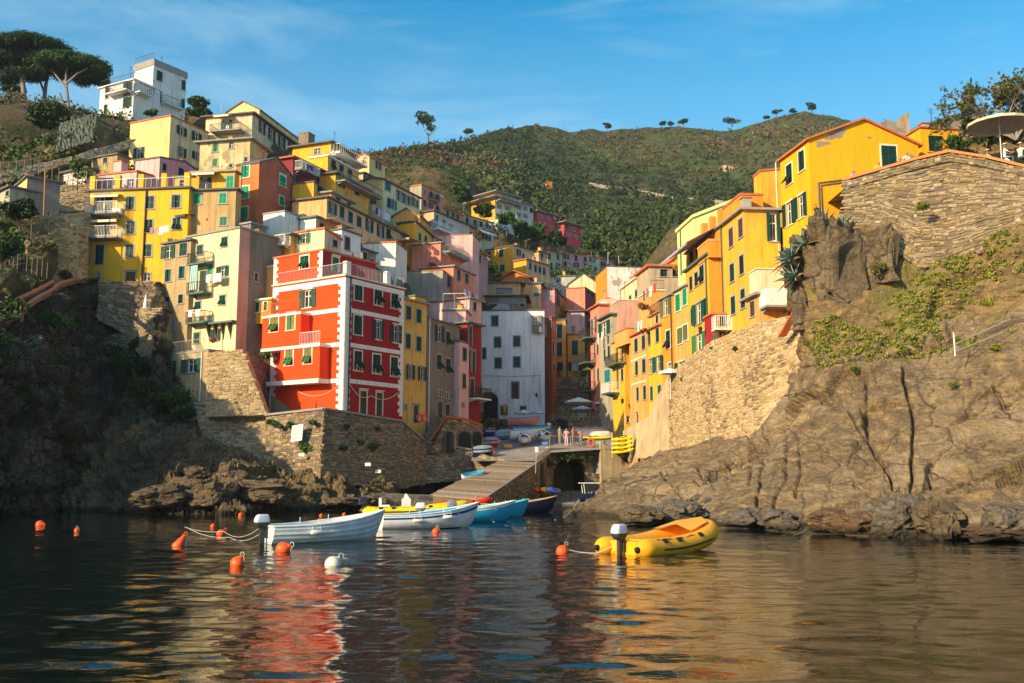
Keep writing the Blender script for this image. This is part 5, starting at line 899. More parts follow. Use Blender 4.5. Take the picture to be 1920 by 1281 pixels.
# --- dark cliff on the left, running on past the edge of the picture
rowsL = [
 [(-1500, 540, 30), (-900, 570, 40), (-500, 590, 50), (-250, 610, 55), (-60, 600, 60), (30, 585, 66), (80, 555, 74), (140, 528, 83), (200, 528, 88.5), (262, 530, 88), (310, 532, 84)],
 [(-1500, 650, 29), (-900, 670, 39), (-480, 680, 49), (-250, 690, 53.5), (-60, 660, 58), (40, 660, 63), (95, 650, 72), (160, 650, 82), (215, 640, 86), (262, 640, 84), (312, 650, 80.5)],
 [(-1500, 760, 28), (-900, 780, 38), (-480, 780, 47), (-250, 800, 52), (-50, 800, 57), (50, 790, 61), (110, 780, 69), (170, 770, 78), (215, 750, 82), (265, 740, 80), (315, 730, 78)],
 [('w', -1500, 26), ('w', -900, 36), ('w', -480, 45), ('w', -250, 50), ('w', -50, 56), ('w', 60, 59), ('w', 120, 66), ('w', 180, 73), ('w', 225, 77), ('w', 270, 77), ('w', 320, 76)]]
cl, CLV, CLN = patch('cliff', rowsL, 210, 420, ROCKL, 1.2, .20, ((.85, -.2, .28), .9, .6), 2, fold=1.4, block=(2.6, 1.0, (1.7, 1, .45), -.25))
# grass and scrub on the cliff
bl = []
for k in range(1100):
    i = int(rnd.random()**1.5*130); j = rnd.randrange(60, 415); p = CLV[i, j]; N_ = CLN[i, j]
    if fbm([p*.16], 3, 77)[0] < -.02: continue
    bl.append((p[0]+N_[0]*.15, p[1]+N_[1]*.15, p[2]+.1, rnd.uniform(.3, .9), rnd.uniform(.3, .8), rnd.uniform(.2, .6), 22, rnd.uniform(.05, .75)))
Vv, Ff, Tt = leaves(bl, .11, 7, .2); tag(mesh_obj('cliff_plants', np_mesh('cliff_plants', Vv, Ff, M_LEAF, Tt)), 'low plants clinging to the dark cliff on the left', 'plants', kind='stuff')
# --- strata rocks on the left shore
rowsM = [
 [(232, 742, 83), (262, 722, 82.5), (300, 742, 81.5), (340, 765, 80.5), (385, 790, 79), (440, 825, 77), (500, 858, 74), (560, 880, 71.5), (620, 897, 71.5), (680, 902, 75), (750, 907, 78.5)],
 [(190, 810, 78), (225, 800, 77), (275, 805, 75.5), (330, 822, 74), (375, 832, 73), (430, 845, 72.3), (490, 872, 71.5), (560, 895, 70.5), (620, 910, 70.8), (680, 915, 73), (750, 918, 76.5)],
 [(150, 868, 74), (190, 862, 72.5), (245, 868, 70.5), (300, 872, 69), (350, 872, 68), (410, 878, 67.8), (480, 888, 68), (550, 905, 69), (620, 922, 70.5), (680, 926, 72), (750, 927, 75)],
 [(128, 915, 69), (170, 915, 67.5), (225, 918, 65.5), (285, 918, 64), (340, 915, 63.5), (400, 915, 63.5), (470, 918, 64.5), (545, 928, 66.5), (620, 938, 69), (690, 938, 71), (760, 936, 74)],
 [('w', 115, 64), ('w', 160, 62), ('w', 215, 60), ('w', 275, 58.5), ('w', 335, 58), ('w', 400, 58.5), ('w', 470, 60), ('w', 545, 62.5), ('w', 620, 66.5), ('w', 690, 69.5), ('w', 760, 72.5)]]
sh, SHV, SHN = patch('shore_rocks', rowsM, 190, 420, ROCKM, .62, .30, ((.80, .35, -.75), 1.15, 1.5), 5, fold=2.2, block=(2.6, .75, (2.0, 1, .5), .75))
# --- rocks on the right
CR = [([(1622, 700), (1626, 775), (1625, 830), (1660, 880), (1672, 915)], 2.0, 0.30), ([(1590, 770), (1612, 810), (1640, 852), (1668, 900)], 1.9, 0.24), ([(1690, 690), (1698, 740), (1715, 780), (1708, 850), (1706, 925)], 2.5, 0.48),
      ([(1706, 808), (1780, 796), (1850, 772), (1920, 755), (2000, 740)], 1.5, 0.24), ([(1780, 918), (1830, 900), (1860, 886), (1920, 870), (1980, 860)], 2.0, 0.42), ([(1510, 848), (1560, 838), (1615, 832)], 1.2, 0.18), ([(1520, 800), (1550, 790), (1580, 780)], 1.2, 0.18),
      ([(1640, 828), (1680, 820), (1708, 810)], 1.2, 0.15), ([(1708, 872), (1760, 862), (1800, 850), (1920, 815)], 1.0, 0.15), ([(1440, 800), (1432, 850), (1424, 905), (1420, 950)], 1.9, 0.36), ([(1468, 790), (1476, 850), (1470, 900), (1450, 950)], 1.9, 0.36), ([(1490, 800), (1500, 860), (1490, 930)], 1.4, 0.27), ([(1650, 925), (1720, 912), (1800, 925), (1920, 900)], 1.6, 0.24), ([(1560, 660), (1640, 640), (1760, 655), (1850, 620), (1920, 600)], 1.9, 0.36),
      ([(1400, 800), (1410, 860), (1404, 910)], 1.5, 0.30), ([(1300, 870), (1325, 905), (1370, 880), (1400, 855)], 1.9, 0.30), ([(1250, 890), (1300, 870), (1360, 835)], 1.9, 0.24), ([(1240, 885), (1265, 915), (1290, 950)], 1.6, 0.24), ([(1865, 725), (1880, 760), (1920, 745)], 1.9, 0.30), ([(1500, 690), (1600, 672), (1700, 668), (1800, 640)], 1.9, 0.30)]
rowsR = [
 [(1262, 822, 84), (1285, 808, 80), (1310, 800, 77), (1350, 800, 73.5), (1420, 800, 67), (1480, 640, 61.5), (1500, 480, 58.5), (1580, 428, 58), (1660, 430, 57), (1740, 480, 55.5), (1820, 450, 54.5), (1920, 410, 53), (2050, 380, 50), (2300, 340, 46), (2700, 300, 40), (3300, 260, 30)],
 [(1222, 850, 81), (1262, 838, 77), (1310, 828, 73.5), (1370, 818, 69), (1430, 800, 64), (1485, 700, 59), (1510, 590, 56.5), (1580, 580, 55.3), (1660, 590, 54.6), (1740, 570, 53.8), (1820, 540, 53), (1920, 500, 51.2), (2050, 470, 48.5), (2300, 420, 44.5), (2700, 380, 38), (3300, 330, 28.5)],
 [(1190, 868, 76), (1240, 860, 71.5), (1300, 850, 67), (1370, 838, 62.8), (1430, 812, 59), (1490, 752, 56), (1520, 706, 54.4), (1580, 690, 53), (1660, 676, 52), (1740, 668, 51), (1820, 640, 50.2), (1920, 610, 49), (2050, 570, 46.5), (2300, 520, 42), (2700, 480, 36), (3300, 430, 27)],
 [(1145, 898, 70), (1215, 892, 65), (1290, 885, 60.5), (1370, 872, 57), (1430, 850, 54), (1490, 830, 51.8), (1530, 815, 50.6), (1590, 812, 49.6), (1660, 806, 48.7), (1740, 800, 47.9), (1820, 788, 47), (1920, 772, 46), (2050, 735, 44), (2300, 700, 39.5), (2700, 680, 33.5), (3300, 660, 25)],
 [(1098, 937, 63), (1180, 932, 59), (1270, 926, 55), (1350, 922, 52), (1420, 920, 50), (1490, 922, 48), (1540, 925, 47), (1600, 928, 46), (1670, 930, 45.2), (1750, 930, 44.6), (1830, 932, 43.8), (1920, 935, 42.8), (2050, 935, 41), (2300, 930, 36.5), (2700, 930, 31), (3300, 950, 23)],
 [('w', 1045, 58), ('w', 1150, 55), ('w', 1250, 51), ('w', 1330, 48), ('w', 1400, 46.5), ('w', 1480, 45), ('w', 1540, 44), ('w', 1600, 43), ('w', 1670, 42), ('w', 1750, 41.3), ('w', 1830, 40.6), ('w', 1920, 39.6), ('w', 2050, 37.5), ('w', 2300, 33.5), ('w', 2700, 28.5), ('w', 3300, 21)]]
rr_, RRV, RRN = patch('rocks', rowsR, 340, 660, [ROCKR, ROCKY], .50, .26, None, 9, CR, fold=.9, block=(5.2, 1.25, (.6, 1, 1.5), .3), flat=1)
pm = np.zeros((339, 659), np.int32)
zz_ = RRV[:-1, :-1, 2]; lvl = np.interp(np.arange(659)/658*15, [0, 4, 5, 7, 9, 11, 15], [50, 50, 8.3, 9.2, 9.6, 11.4, 15]); pm = ((zz_+.8*fbm(RRV[:-1, :-1].reshape(-1, 3)*.4, 3, 4).reshape(zz_.shape)) > lvl[None, :]).astype(np.int32)
rr_.data.polygons.foreach_set('material_index', pm.ravel().astype(np.int32))
def spots(V_, N_, n, cond, seed): 
    g = random.Random(seed); out = []; k = 0
    while len(out) < n and k < 60000:
        k += 1; i = g.randrange(2, V_.shape[0]-2); j = g.randrange(2, V_.shape[1]-2); p = V_[i, j]
        if cond(i, j, p): out.append((p, N_[i, j], g))
    return out
bl = []
for p, N_, g in spots(RRV, RRN, 700, lambda i, j, p: 6.2/15 < j/660 < 12/15 and i < 140 and fbm([p*.35+5], 3, 12)[0] > .05, 5):
    bl.append((p[0]+N_[0]*.1, p[1]+N_[1]*.1, p[2]+.08, g.uniform(.12, .36), g.uniform(.12, .3), g.uniform(.08, .2), 20, g.uniform(.3, 1)))
RLEAF = leafmat('rock_plants', (.06, .07, .008), (.14, .17, .018), (.26, .24, .03))
Vv, Ff, Tt = leaves(bl, .07, 17, .2); tag(mesh_obj('rock_plants', np_mesh('rock_plants', Vv, Ff, RLEAF, Tt)), 'yellow-green creeping plants along the ledges of the right-hand rock', 'plants', kind='stuff')
# --- stone walls made of laid stones
def bil(q, s, t): return (q[0]*(1-s)*(1-t)+q[1]*s*(1-t)+q[2]*s*t+q[3]*(1-s)*t)     # tl, tr, br, bl
WALLCOL = [(.19, .14, .085), (.30, .225, .13), (.42, .32, .19), (.26, .20, .13), (.50, .40, .25), (.24, .17, .08), (.40, .27, .11), (.18, .155, .125)]
STM = stonemat('wall_stone', WALLCOL, moss=.5); STA = stonemat('wall_stone', WALLCOL, rnd_amt='attr'); MORT = paint((.17, .125, .08), .95, 'mortar', var=.5)
WARM = [(.22, .16, .09), (.34, .24, .12), (.46, .33, .16), (.54, .41, .22), (.60, .47, .27), (.44, .29, .12)]
STW = stonemat('warm_stone', WARM, rnd_amt='attr'); MORW = paint((.42, .31, .17), .95, 'warm_mortar', var=.4)
ucube = None
def stone_unit(seed):
    g = random.Random(seed); mb = MB(); c = .13
    o = [(-.5+c, -.5), (.5-c, -.5), (.5, -.5+c), (.5, .5-c), (.5-c, .5), (-.5+c, .5), (-.5, .5-c), (-.5, -.5+c)]
    o = [(x+g.uniform(-.09, .09), z+g.uniform(-.12, .12)) for x, z in o]
    bk = [(x, .3, z) for x, z in o]; md = [(x*.98, -.12, z*.98) for x, z in o]; fr = [(x*.74, -.32+g.uniform(-.06, .06), z*.72) for x, z in o]
    mb.add(bk+md+fr, [(i, (i+1) % 8, 8+(i+1) % 8, 8+i) for i in range(8)]+[(8+i, 8+(i+1) % 8, 16+(i+1) % 8, 16+i) for i in range(8)]+[tuple(range(16, 24))]); return mb
SU = [stone_unit(i) for i in range(10)]
SUM = [s_.mesh('stone', STM) for s_ in SU]
SUV = [np.array(s_.v) for s_ in SU]
_f = SU[0].f; 
def quads(): 
    q = [f for f in _f if len(f) == 4]; q += [(16, 17, 18, 19), (16, 19, 20, 23), (20, 21, 22, 23)]; return np.array(q)
SUQ = quads()
def lay_stones(q, cw, chh, seed, jit=.35, clip=None):
    """rows of stones over the quad q (tl, tr, br, bl); yields (centre, x axis, up axis, normal, width, height)"""
    g = random.Random(seed); L_ = ((q[1]-q[0]).length+(q[2]-q[3]).length)/2; Hh = ((q[3]-q[0]).length+(q[2]-q[1]).length)/2
    z = 0; out = []
    while z < Hh:
        hh = chh*g.uniform(.65, 1.35); x = -g.random()*cw
        while x < L_:
            ww = cw*g.choice((g.uniform(.35, .8), g.uniform(.6, 1.5), g.uniform(.7, 1.9))); s_ = (x+ww/2)/L_; t_ = min(1, (z+hh/2)/Hh)
            if 0 < s_ < 1:
                if clip is None or clip(s_, t_):
                    c = bil(q, s_, t_); ax = (bil(q, min(1, s_+.01), t_)-bil(q, max(0, s_-.01), t_)).normalized(); up = (bil(q, s_, max(0, t_-.01))-bil(q, s_, min(1, t_+.01))).normalized(); nn = ax.cross(up).normalized()
                    if nn.dot(CAMP-c) < 0: nn = -nn
                    sk_ = g.uniform(-.3, .3)*jit; ax2 = (ax+up*sk_).normalized(); hv = hh*g.uniform(.6, 1.25)
                    out.append((c+up*g.uniform(-.28, .28)*hh, ax2, nn.cross(ax2) if nn.cross(ax2).dot(up) > 0 else -nn.cross(ax2), nn, ww*.93, hv*.9))
            x += ww
        z += hh
    return out
def stones_joined(lst, seed, depth=.16):
    g = np.random.RandomState(seed); VV = []; FF = []; T = []; k = 0; k_i = 0; tn = fbm(np.array([list(s_[0]) for s_ in lst])*.33, 3, 15)
    for (c, ax, up, nn, w_, h_) in lst:
        u_ = SUV[g.randint(len(SUV))]; d_ = depth*(.6+g.rand())
        v_ = np.array(c)+np.outer(u_[:, 0]*w_, ax)+np.outer(u_[:, 2]*h_, up)+np.outer(-u_[:, 1]*d_-.01, nn)
        VV.append(v_); FF.append(SUQ+k); k += len(v_); T.append(np.full(len(v_), min(1, max(0, .5+.42*tn[k_i]+.42*(g.rand()-.5)*1.6)))); k_i += 1
    return np.concatenate(VV), np.concatenate(FF), np.concatenate(T)
def backing(q, mat, parent, thick=.6, name='mortar_core', nseg=1):
    mb = MB(); n0 = (q[1]-q[0]).cross(q[3]-q[0]).normalized()
    if n0.dot(CAMP-q[0]) < 0: n0 = -n0
    nu_, nv_ = 12, 6; vs = [bil(q, i/nu_, j/nv_) for i in range(nu_+1) for j in range(nv_+1)]; k = len(vs); vs += [p-n0*thick for p in vs]; g = lambda i, j: i*(nv_+1)+j
    fs = [(g(i, j), g(i+1, j), g(i+1, j+1), g(i, j+1)) for i in range(nu_) for j in range(nv_)]; fs += [tuple(k+t for t in f) for f in fs]
    for i in range(nu_): fs += [(g(i, 0), g(i+1, 0), k+g(i+1, 0), k+g(i, 0)), (g(i, nv_), g(i+1, nv_), k+g(i+1, nv_), k+g(i, nv_))]
    for j in range(nv_): fs += [(g(0, j), g(0, j+1), k+g(0, j+1), k+g(0, j)), (g(nu_, j), g(nu_, j+1), k+g(nu_, j+1), k+g(nu_, j))]
    mb.add(vs, fs); o = mb.build(name, mat); att(o, parent); return o
def stone_wall(label, qs, cw, ch_, seed, mat=None, mort=None, name='stone_wall', depth=.16, cat='wall', coping=None, cop_m=None, individual=0, thick=.6):
    root = empty(name, qs[0][0], label, cat); al = []
    for i, q in enumerate(qs):
        q = [Vector(p) for p in q]; qs[i] = q; backing(q, mort or MORT, root, thick); al += lay_stones(q, cw, ch_, seed+i)
    if individual:
        al.sort(key=lambda a: -a[4]*a[5]/max(20, a[0].y)**2); ind = al[:individual]; al = al[individual:]
        for (c, ax, up, nn, w_, h_) in ind:
            M_ = Matrix.Identity(4); yb_ = -nn
            for r_, v_ in enumerate((ax*w_, yb_*depth*rnd.uniform(.8, 1.5), up*h_)):
                for k in range(3): M_[k][r_] = v_[k]
            M_.translation = c+nn*.01; o = bpy.data.objects.new('stone', rnd.choice(SUM)); COL.objects.link(o); o.parent = root; o.matrix_parent_inverse = Matrix.Identity(4)
            o.matrix_basis = Matrix.Translation(-root.location) @ M_
    if al:
        Vv, Ff, T = stones_joined(al, seed, depth); o = mesh_obj('small_stones', np_mesh('small_stones', Vv, Ff, mat or STA, T)); att(o, root); o['kind'] = 'stuff'
    if coping:
        mb = MB()
        for a, b_ in zip(coping[:-1], coping[1:]):
            a, b_ = Vector(a), Vector(b_); d_ = (b_-a).normalized(); nn = d_.cross(Vector((0, 0, 1))).normalized()
            if nn.dot(CAMP-a) < 0: nn = -nn
            mb.hexa([a+nn*.12, b_+nn*.12, b_-nn*.55, a-nn*.55], [a+nn*.12+Vector((0, 0, .16)), b_+nn*.12+Vector((0, 0, .16)), b_-nn*.55+Vector((0, 0, .16)), a-nn*.55+Vector((0, 0, .16))])
        att(mb.build('coping', cop_m or TILE), root)
    return root
# big wall above the right-hand bluff: each stone its own piece
UY = lambda x: 59.5-(x-1580)*.0175
T_ = [(1580, 342), (1650, 322), (1715, 303), (1780, 288), (1850, 299), (1920, 316), (2040, 340), (2250, 380)]
B_ = [(1585, 440), (1650, 445), (1720, 500), (1780, 500), (1850, 470), (1920, 440), (2040, 430), (2250, 470)]
qs = [[P(T_[i][0], T_[i][1], UY(T_[i][0])), P(T_[i+1][0], T_[i+1][1], UY(T_[i+1][0])), P(B_[i+1][0], B_[i+1][1], UY(T_[i+1][0])-1.3), P(B_[i][0], B_[i][1], UY(T_[i][0])-1.3)] for i in range(7)]
stone_wall('high dry stone wall with terracotta coping on the right, people leaning over it', qs, .46, .185, 41, individual=300, depth=.17, coping=[P(x, y-2, UY(x)) for x, y in T_], cop_m=paint((.62, .20, .07), .85, 'terracotta'), thick=1.6)
# terrace behind that wall
mb = MB(); tt_ = [P(x, y+14, UY(x)-.3) for x, y in T_]; bk_ = [Vector((p.x, p.y+14, p.z)) for p in tt_]
for i in range(7): mb.add([tt_[i], tt_[i+1], bk_[i+1], bk_[i]], [(0, 1, 2, 3)])
tag(mb.build('terrace_ground', CONC), kind='structure')
# retaining wall of the right bank
cx = [1168, 1215, 1255, 1272, 1300, 1335, 1380, 1430, 1482, 1520]; tyy = [808, 782, 700, 688, 664, 640, 620, 602, 592, 590]; byy = [862, 858, 850, 846, 838, 834, 830, 824, 790, 720]; YY_ = [95, 86, 79.3, 76.5, 73.2, 69.6, 66.3, 62.4, 60.4, 59]
qs = [[P(cx[i], tyy[i], YY_[i]), P(cx[i+1], tyy[i+1], YY_[i+1]), P(cx[i+1], byy[i+1], YY_[i+1]-1.3), P(cx[i], byy[i], YY_[i]-1.3)] for i in range(9)]
stone_wall('tall sunlit retaining wall of golden rubble carrying the houses on the right bank', qs[2:], .42, .22, 61, STW, MORW, depth=.14, thick=1.5)
stone_wall('low plastered quay wall at the foot of the lemon yellow corner house', qs[:2], 3, 2, 62, STW, plaster((.60, .44, .24), .7), depth=.01, thick=1.0)
# --- quay wall below the red house
zt_ = lambda x, y, Y: P(x, y, Y)
q1 = [P(498, 782, 76.5), P(607, 769, 73.6), P(600, 905, 72.6), P(500, 892, 74.6)]
q2 = [P(607, 769, 73.6), P(752, 792, 80.6), P(752, 915, 79.6), P(600, 905, 72.6)]
q3 = [P(752, 792, 80.6), P(800, 832, 84.0), P(800, 905, 83.6), P(752, 915, 79.6)]
q4 = [P(800, 832, 84.0), P(884, 846, 86.0), P(884, 900, 85.0), P(800, 905, 83.6)]
stone_wall('battered stone quay wall wrapping the rocks beneath the red house', [q1, q2, q3, q4, [P(884, 846, 86), P(940, 861, 83.9), P(940, 905, 83.7), P(884, 905, 85.4)]], .42, .20, 71, STA, MORT, name='quay_wall', depth=.13, coping=[P(498, 780, 76.5), P(607, 768, 73.6), P(752, 791, 80.6), P(800, 831, 84), P(884, 845, 86)], cop_m=CONC, thick=1.2)
qa = [P(455, 612+40, 76), P(505, 690, 79), P(505, 780, 79), P(420, 770, 74.6)]
qb = [P(389, 662, 77.4), P(454, 655, 76.9), P(500, 778, 76.6), P(385, 782, 76.4)]
qc = [P(365, 760, 78.2), P(505, 783, 77.4), P(510, 882, 75.4), P(385, 862, 76.6)]
stone_wall('sunlit rubble retaining wall under the cream house terrace', [qb], .40, .20, 81, STW, MORW, depth=.13, thick=1.0)
stone_wall('lower rubble wall between the shore rocks and the quay wall', [qc], .42, .22, 83, STA, MORW, depth=.15, thick=1.0, coping=[P(365, 758, 78.2), P(505, 780, 77.4)], cop_m=CONC)
stone_wall('shaded stone flank wall behind the terrace steps left of the red house', [[P(455, 655, 77.2), P(514, 690, 83.6), P(514, 780, 83), P(474, 735, 77.2)]], .4, .2, 85, STA, MORT, thick=.8)
# plinth of sloping plaster at the left foot of the red house
# wall with niches below the yellow house
qd = [P(185, 528, 85), P(298, 528, 84.6), P(298, 660, 84), P(185, 600, 84.4)]
stone_wall('dark stone terrace wall under the large yellow apartment house', [qd], .5, .24, 87, STA, MORT, thick=1)
qe = [P(246, 580, 84.0), P(304, 577, 82.5), P(306, 705, 81.9), P(246, 650, 83.5)]
nw = stone_wall('stone bastion with an arched opening left of the brown house', [qe], .42, .22, 88, STA, MORW, thick=1.5)
qf = [P(178, 640, 85.0), P(247, 616, 84.3), P(247, 664, 83.9), P(178, 662, 84.5)]
stone_wall('low stone parapet left of the arched bastion', [qf], .42, .2, 89, STA, MORT, thick=.5)
def arch_dark(px, py, w_, h_, Y, n0, label=None, parent=None, deep=.25):
    """an arched opening: stone ring round a flat panel painted near-black as shade, standing against a wall at distance Y"""
    c = P(px, py, Y); a = Vector((n0[0], n0[1], 0)).normalized(); x_ = Vector((-a.y, a.x, 0)); s_ = Y/F; hw = w_*s_/2; hh = h_*s_; k = 12; r = hw
    pr = [(-hw, 0)]+[(-r*math.cos(math.pi*i/k), hh-r*.8+r*.8*math.sin(math.pi*i/k)) for i in range(k+1)]+[(hw, 0)]
    mb = MB(); f0 = [c+x_*p+Vector((0, 0, z))+a*.26 for p, z in pr]; f1 = [c+x_*(p*1.16)+Vector((0, 0, z*1.07))+a*.26 for p, z in pr]; f2 = [p-a*.2 for p in f0]
    f1b = [p-a*.25 for p in f1]
    for i in range(len(pr)-1): mb.add([f0[i], f0[i+1], f1[i+1], f1[i]], [(0, 1, 2, 3)], 0); mb.add([f0[i], f0[i+1], f2[i+1], f2[i]], [(0, 1, 2, 3)], 0); mb.add([f1[i], f1[i+1], f1b[i+1], f1b[i]], [(0, 1, 2, 3)], 0)
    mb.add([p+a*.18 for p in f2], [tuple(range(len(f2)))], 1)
    return mb, c
mb, c = arch_dark(275, 632, 32, 26, 83.4, (-.35, -.93)); att(mb.build('arch', [STONE_TRIM, DARK]), nw)
# ------------------------------------------------------------------ water
nu, nv = 560, 760; pyr = np.linspace(1420, 909, nu); Yw = CH*F/(pyr-HZ); Yw = np.concatenate([[4.0], Yw[1:]]); pxc = np.concatenate([np.linspace(-1600, -80, 60), np.linspace(-60, 1980, nv-120), np.linspace(2000, 3600, 60)])
G = np.zeros((nu, nv, 3)); G[:, :, 0] = (pxc[None, :]-960)/F*(Yw[:, None]*ct); G[:, :, 1] = Yw[:, None]; A = G.reshape(-1, 3)
wz = .024*vn(A*np.array([.35, .6, 1])+3, 1)+.029*vn(A*np.array([1.0, 1.9, 1]), 2)+.015*vn(A*np.array([2.1, 3.3, 1])+7, 3)+.003*vn(A*np.array([4.6, 6.5, 1])+2, 4)
A[:, 2] = wz*np.clip(1.25-A[:, 1]/90, .35, 1)*np.interp(A[:, 1], [8, 30], [.62, 1])
m, n, b = newmat('sea_water'); b.inputs['Base Color'].default_value = (.002, .0075, .0055, 1); b.inputs['Roughness'].default_value = .025; b.inputs['IOR'].default_value = 1.34; b.inputs['Specular IOR Level'].default_value = .5
w1 = _noise(n, 2.2, 3, .5, _map(n, (1, 2.0, 1))); w2 = _noise(n, 7, 3, .55, _map(n, (1, 1.8, 1)))
ad = n.nodes.new('ShaderNodeMath'); ad.operation = 'MULTIPLY_ADD'; n.links.new(w2, ad.inputs[0]); ad.inputs[1].default_value = .10; n.links.new(w1, ad.inputs[2]); _bump(n, b, ad.outputs[0], .22, .05)
tag(mesh_obj('water', np_mesh('water', A, grid_faces(nu, nv), m, smooth=True)), kind='structure')
# sea bed
mb = MB(); mb.box((-300, -60, -9), (300, 96, -8)); tag(mb.build('seabed', paint((.03, .03, .02), .9, 'mud')), kind='structure')
# ------------------------------------------------------------------ street, ramp, bridge
def cap(Y): return float(np.interp(Y, [84, 90, 100, 110, 118, 126], [3.5, 4.7, 6.2, 7.4, 8.3, 8.9]))
STREET = plaster((.30, .27, .25), .6)
mb = MB(); rows = [(83.6, 884, 1012), (86, 884, 1022), (88, 884, 1032), (90.6, 884, 1172), (95, 884, 1172), (100, 880, 1170), (110, 890, 1165), (118, 895, 1155), (126, 900, 1140)]
for (a, b_) in zip(rows[:-1], rows[1:]):
    z0, z1 = cap(a[0])+.03, cap(b_[0])+.03; k = 8
    for i in range(k):
        f = lambda r, z, t: PZ(r[1]+(r[2]-r[1])*t, r[0], z)
        mb.add([f(a, z0, i/k), f(a, z0, (i+1)/k), f(b_, z1, (i+1)/k), f(b_, z1, i/k)], [(0, 1, 2, 3)])
tag(mb.build('street', STREET), kind='structure')
PLANK = stonemat('plank_wood', [(.22, .17, .12), (.34, .27, .19), (.28, .21, .15), (.40, .32, .24)])
bl_, br_, tr_, tl_ = P(806, 928, 74.5), P(906, 936, 72.5), P(1008, 867, 83.8), P(936, 864, 83.8)
ramp = empty('slipway', bl_, 'timber planked slipway climbing from the water to the street, small blue boat on it', 'slipway')
NP = 30
for i in range(NP):
    t0, t1 = i/NP, (i+.88)/NP; q = [bl_.lerp(tl_, t0), br_.lerp(tr_, t0), br_.lerp(tr_, t1), bl_.lerp(tl_, t1)]; dz = Vector((0, 0, rnd.uniform(-.02, .03))); ex = (q[1]-q[0])*rnd.uniform(-.012, .012)
    mb = MB(); mb.hexa([p-Vector((0, 0, .09))+ex for p in q], [p+dz+ex for p in q]); att(mb.build('plank', PLANK), ramp)
mb = MB(); dn = Vector((0, 0, -2.6)); mb.hexa([bl_+dn, br_+dn, tr_+Vector((0, 0, -6)), tl_+Vector((0, 0, -6))], [p-Vector((0, 0, .12)) for p in (bl_, br_, tr_, tl_)]); att(mb.build('ramp_base', MORT), ramp)
mb = MB(); e0, e1 = br_+Vector((.12, 0, .03)), tr_+Vector((.1, 0, .05)); mb.tube([e0, e1], .09, 6); att(mb.build('edge_rail', CONC), ramp)
lw = [P(906, 938, 72.4), P(1008, 869, 83.7)]
stone_wall('stone side wall of the timber slipway facing the beach', [[lw[0], lw[1], Vector((lw[1].x, lw[1].y, -.6)), Vector((lw[0].x, lw[0].y, -.6))], [PZ(1008, 83.7, 3.55), PZ(1034, 89.2, 4.6), PZ(1034, 89.2, -.6), PZ(1008, 83.7, -.6)]], .4, .22, 101, STA, MORT, thick=.5)
# quay wall with the stream tunnel under the bridge
br = empty('bridge', PZ(1034, 89.2, 4.6), 'stone bridge with a dark round-arched stream tunnel beneath the railing', 'bridge')
A0, A1 = PZ(1032, 89.3, 0), PZ(1172, 92.5, 0); ax = (A1-A0); Lb = ax.length; ax.normalize(); nb = Vector((ax.y, -ax.x, 0)); zt = 4.75; c0 = .25+1.75; rr0 = 1.72; sp = 2.35
def bp(s, z, o=0): q = A0+ax*s+nb*o; return Vector((q.x, q.y, z))
mb = MB(); K = 16; ar = [(c0-rr0*math.cos(math.pi*i/K), sp+rr0*.92*math.sin(math.pi*i/K)) for i in range(K+1)]
mb.add([bp(0, -.6), bp(c0-rr0, -.6), bp(c0-rr0, sp), bp(0, sp)], [(0, 1, 2, 3)]); mb.add([bp(0, sp), bp(c0-rr0, sp), bp(c0-rr0, zt), bp(0, zt)], [(0, 1, 2, 3)])
for (s0, z0), (s1, z1) in zip(ar[:-1], ar[1:]): mb.add([bp(s0, z0), bp(s1, z1), bp(s1, zt), bp(s0, zt)], [(0, 1, 2, 3)])
mb.add([bp(c0+rr0, -.6), bp(Lb, -.6), bp(Lb, zt), bp(c0+rr0, zt)], [(0, 1, 2, 3)])
arb = [(c0-rr0, -.6)]+ar+[(c0+rr0, -.6)]
for (s0, z0), (s1, z1) in zip(arb[:-1], arb[1:]): mb.add([bp(s0, z0), bp(s1, z1), bp(s1, z1, -.5), bp(s0, z0, -.5)], [(0, 1, 2, 3)]); mb.add([bp(s0, z0, -.5), bp(s1, z1, -.5), bp(s1, z1, -16), bp(s0, z0, -16)], [(0, 1, 2, 3)], 1)
att(mb.build('tunnel_wall', [plaster((.24, .19, .12), .9), DARK]), br)
mb = MB(); mb.add([bp(0, -.6, -16), bp(c0+rr0+1, -.6, -16), bp(c0+rr0+1, zt, -16), bp(0, zt, -16)], [(0, 1, 2, 3)]); att(mb.build('tunnel_end', DARK), br)  # lining and end painted near-black, so the tunnel's shade is in the colour
for i in range(K):
    (s0, z0), (s1, z1) = ar[i], ar[i+1]; e = 1.17; f = lambda s, z: (c0+(s-c0)*e, sp+(z-sp)*e+.0)
    (u0, w0), (u1, w1) = f(s0, z0), f(s1, z1); g_ = .03; mb = MB()
    q = [(s0, z0), (s1, z1), (u1, w1), (u0, w0)]; cx_ = sum(p[0] for p in q)/4; cz_ = sum(p[1] for p in q)/4; q = [(cx_+(a-cx_)*.93, cz_+(b_-cz_)*.95) for a, b_ in q]
    mb.hexa([bp(q[0][0], q[0][1], .0), bp(q[1][0], q[1][1], .0), bp(q[1][0], q[1][1], .08), bp(q[0][0], q[0][1], .08)], [bp(q[3][0], q[3][1], .0), bp(q[2][0], q[2][1], .0), bp(q[2][0], q[2][1], .08), bp(q[3][0], q[3][1], .08)]); att(mb.build('voussoir', STM), br)
mb = MB(); mb.box((0, 0, 0), (1, 1, 1)); 
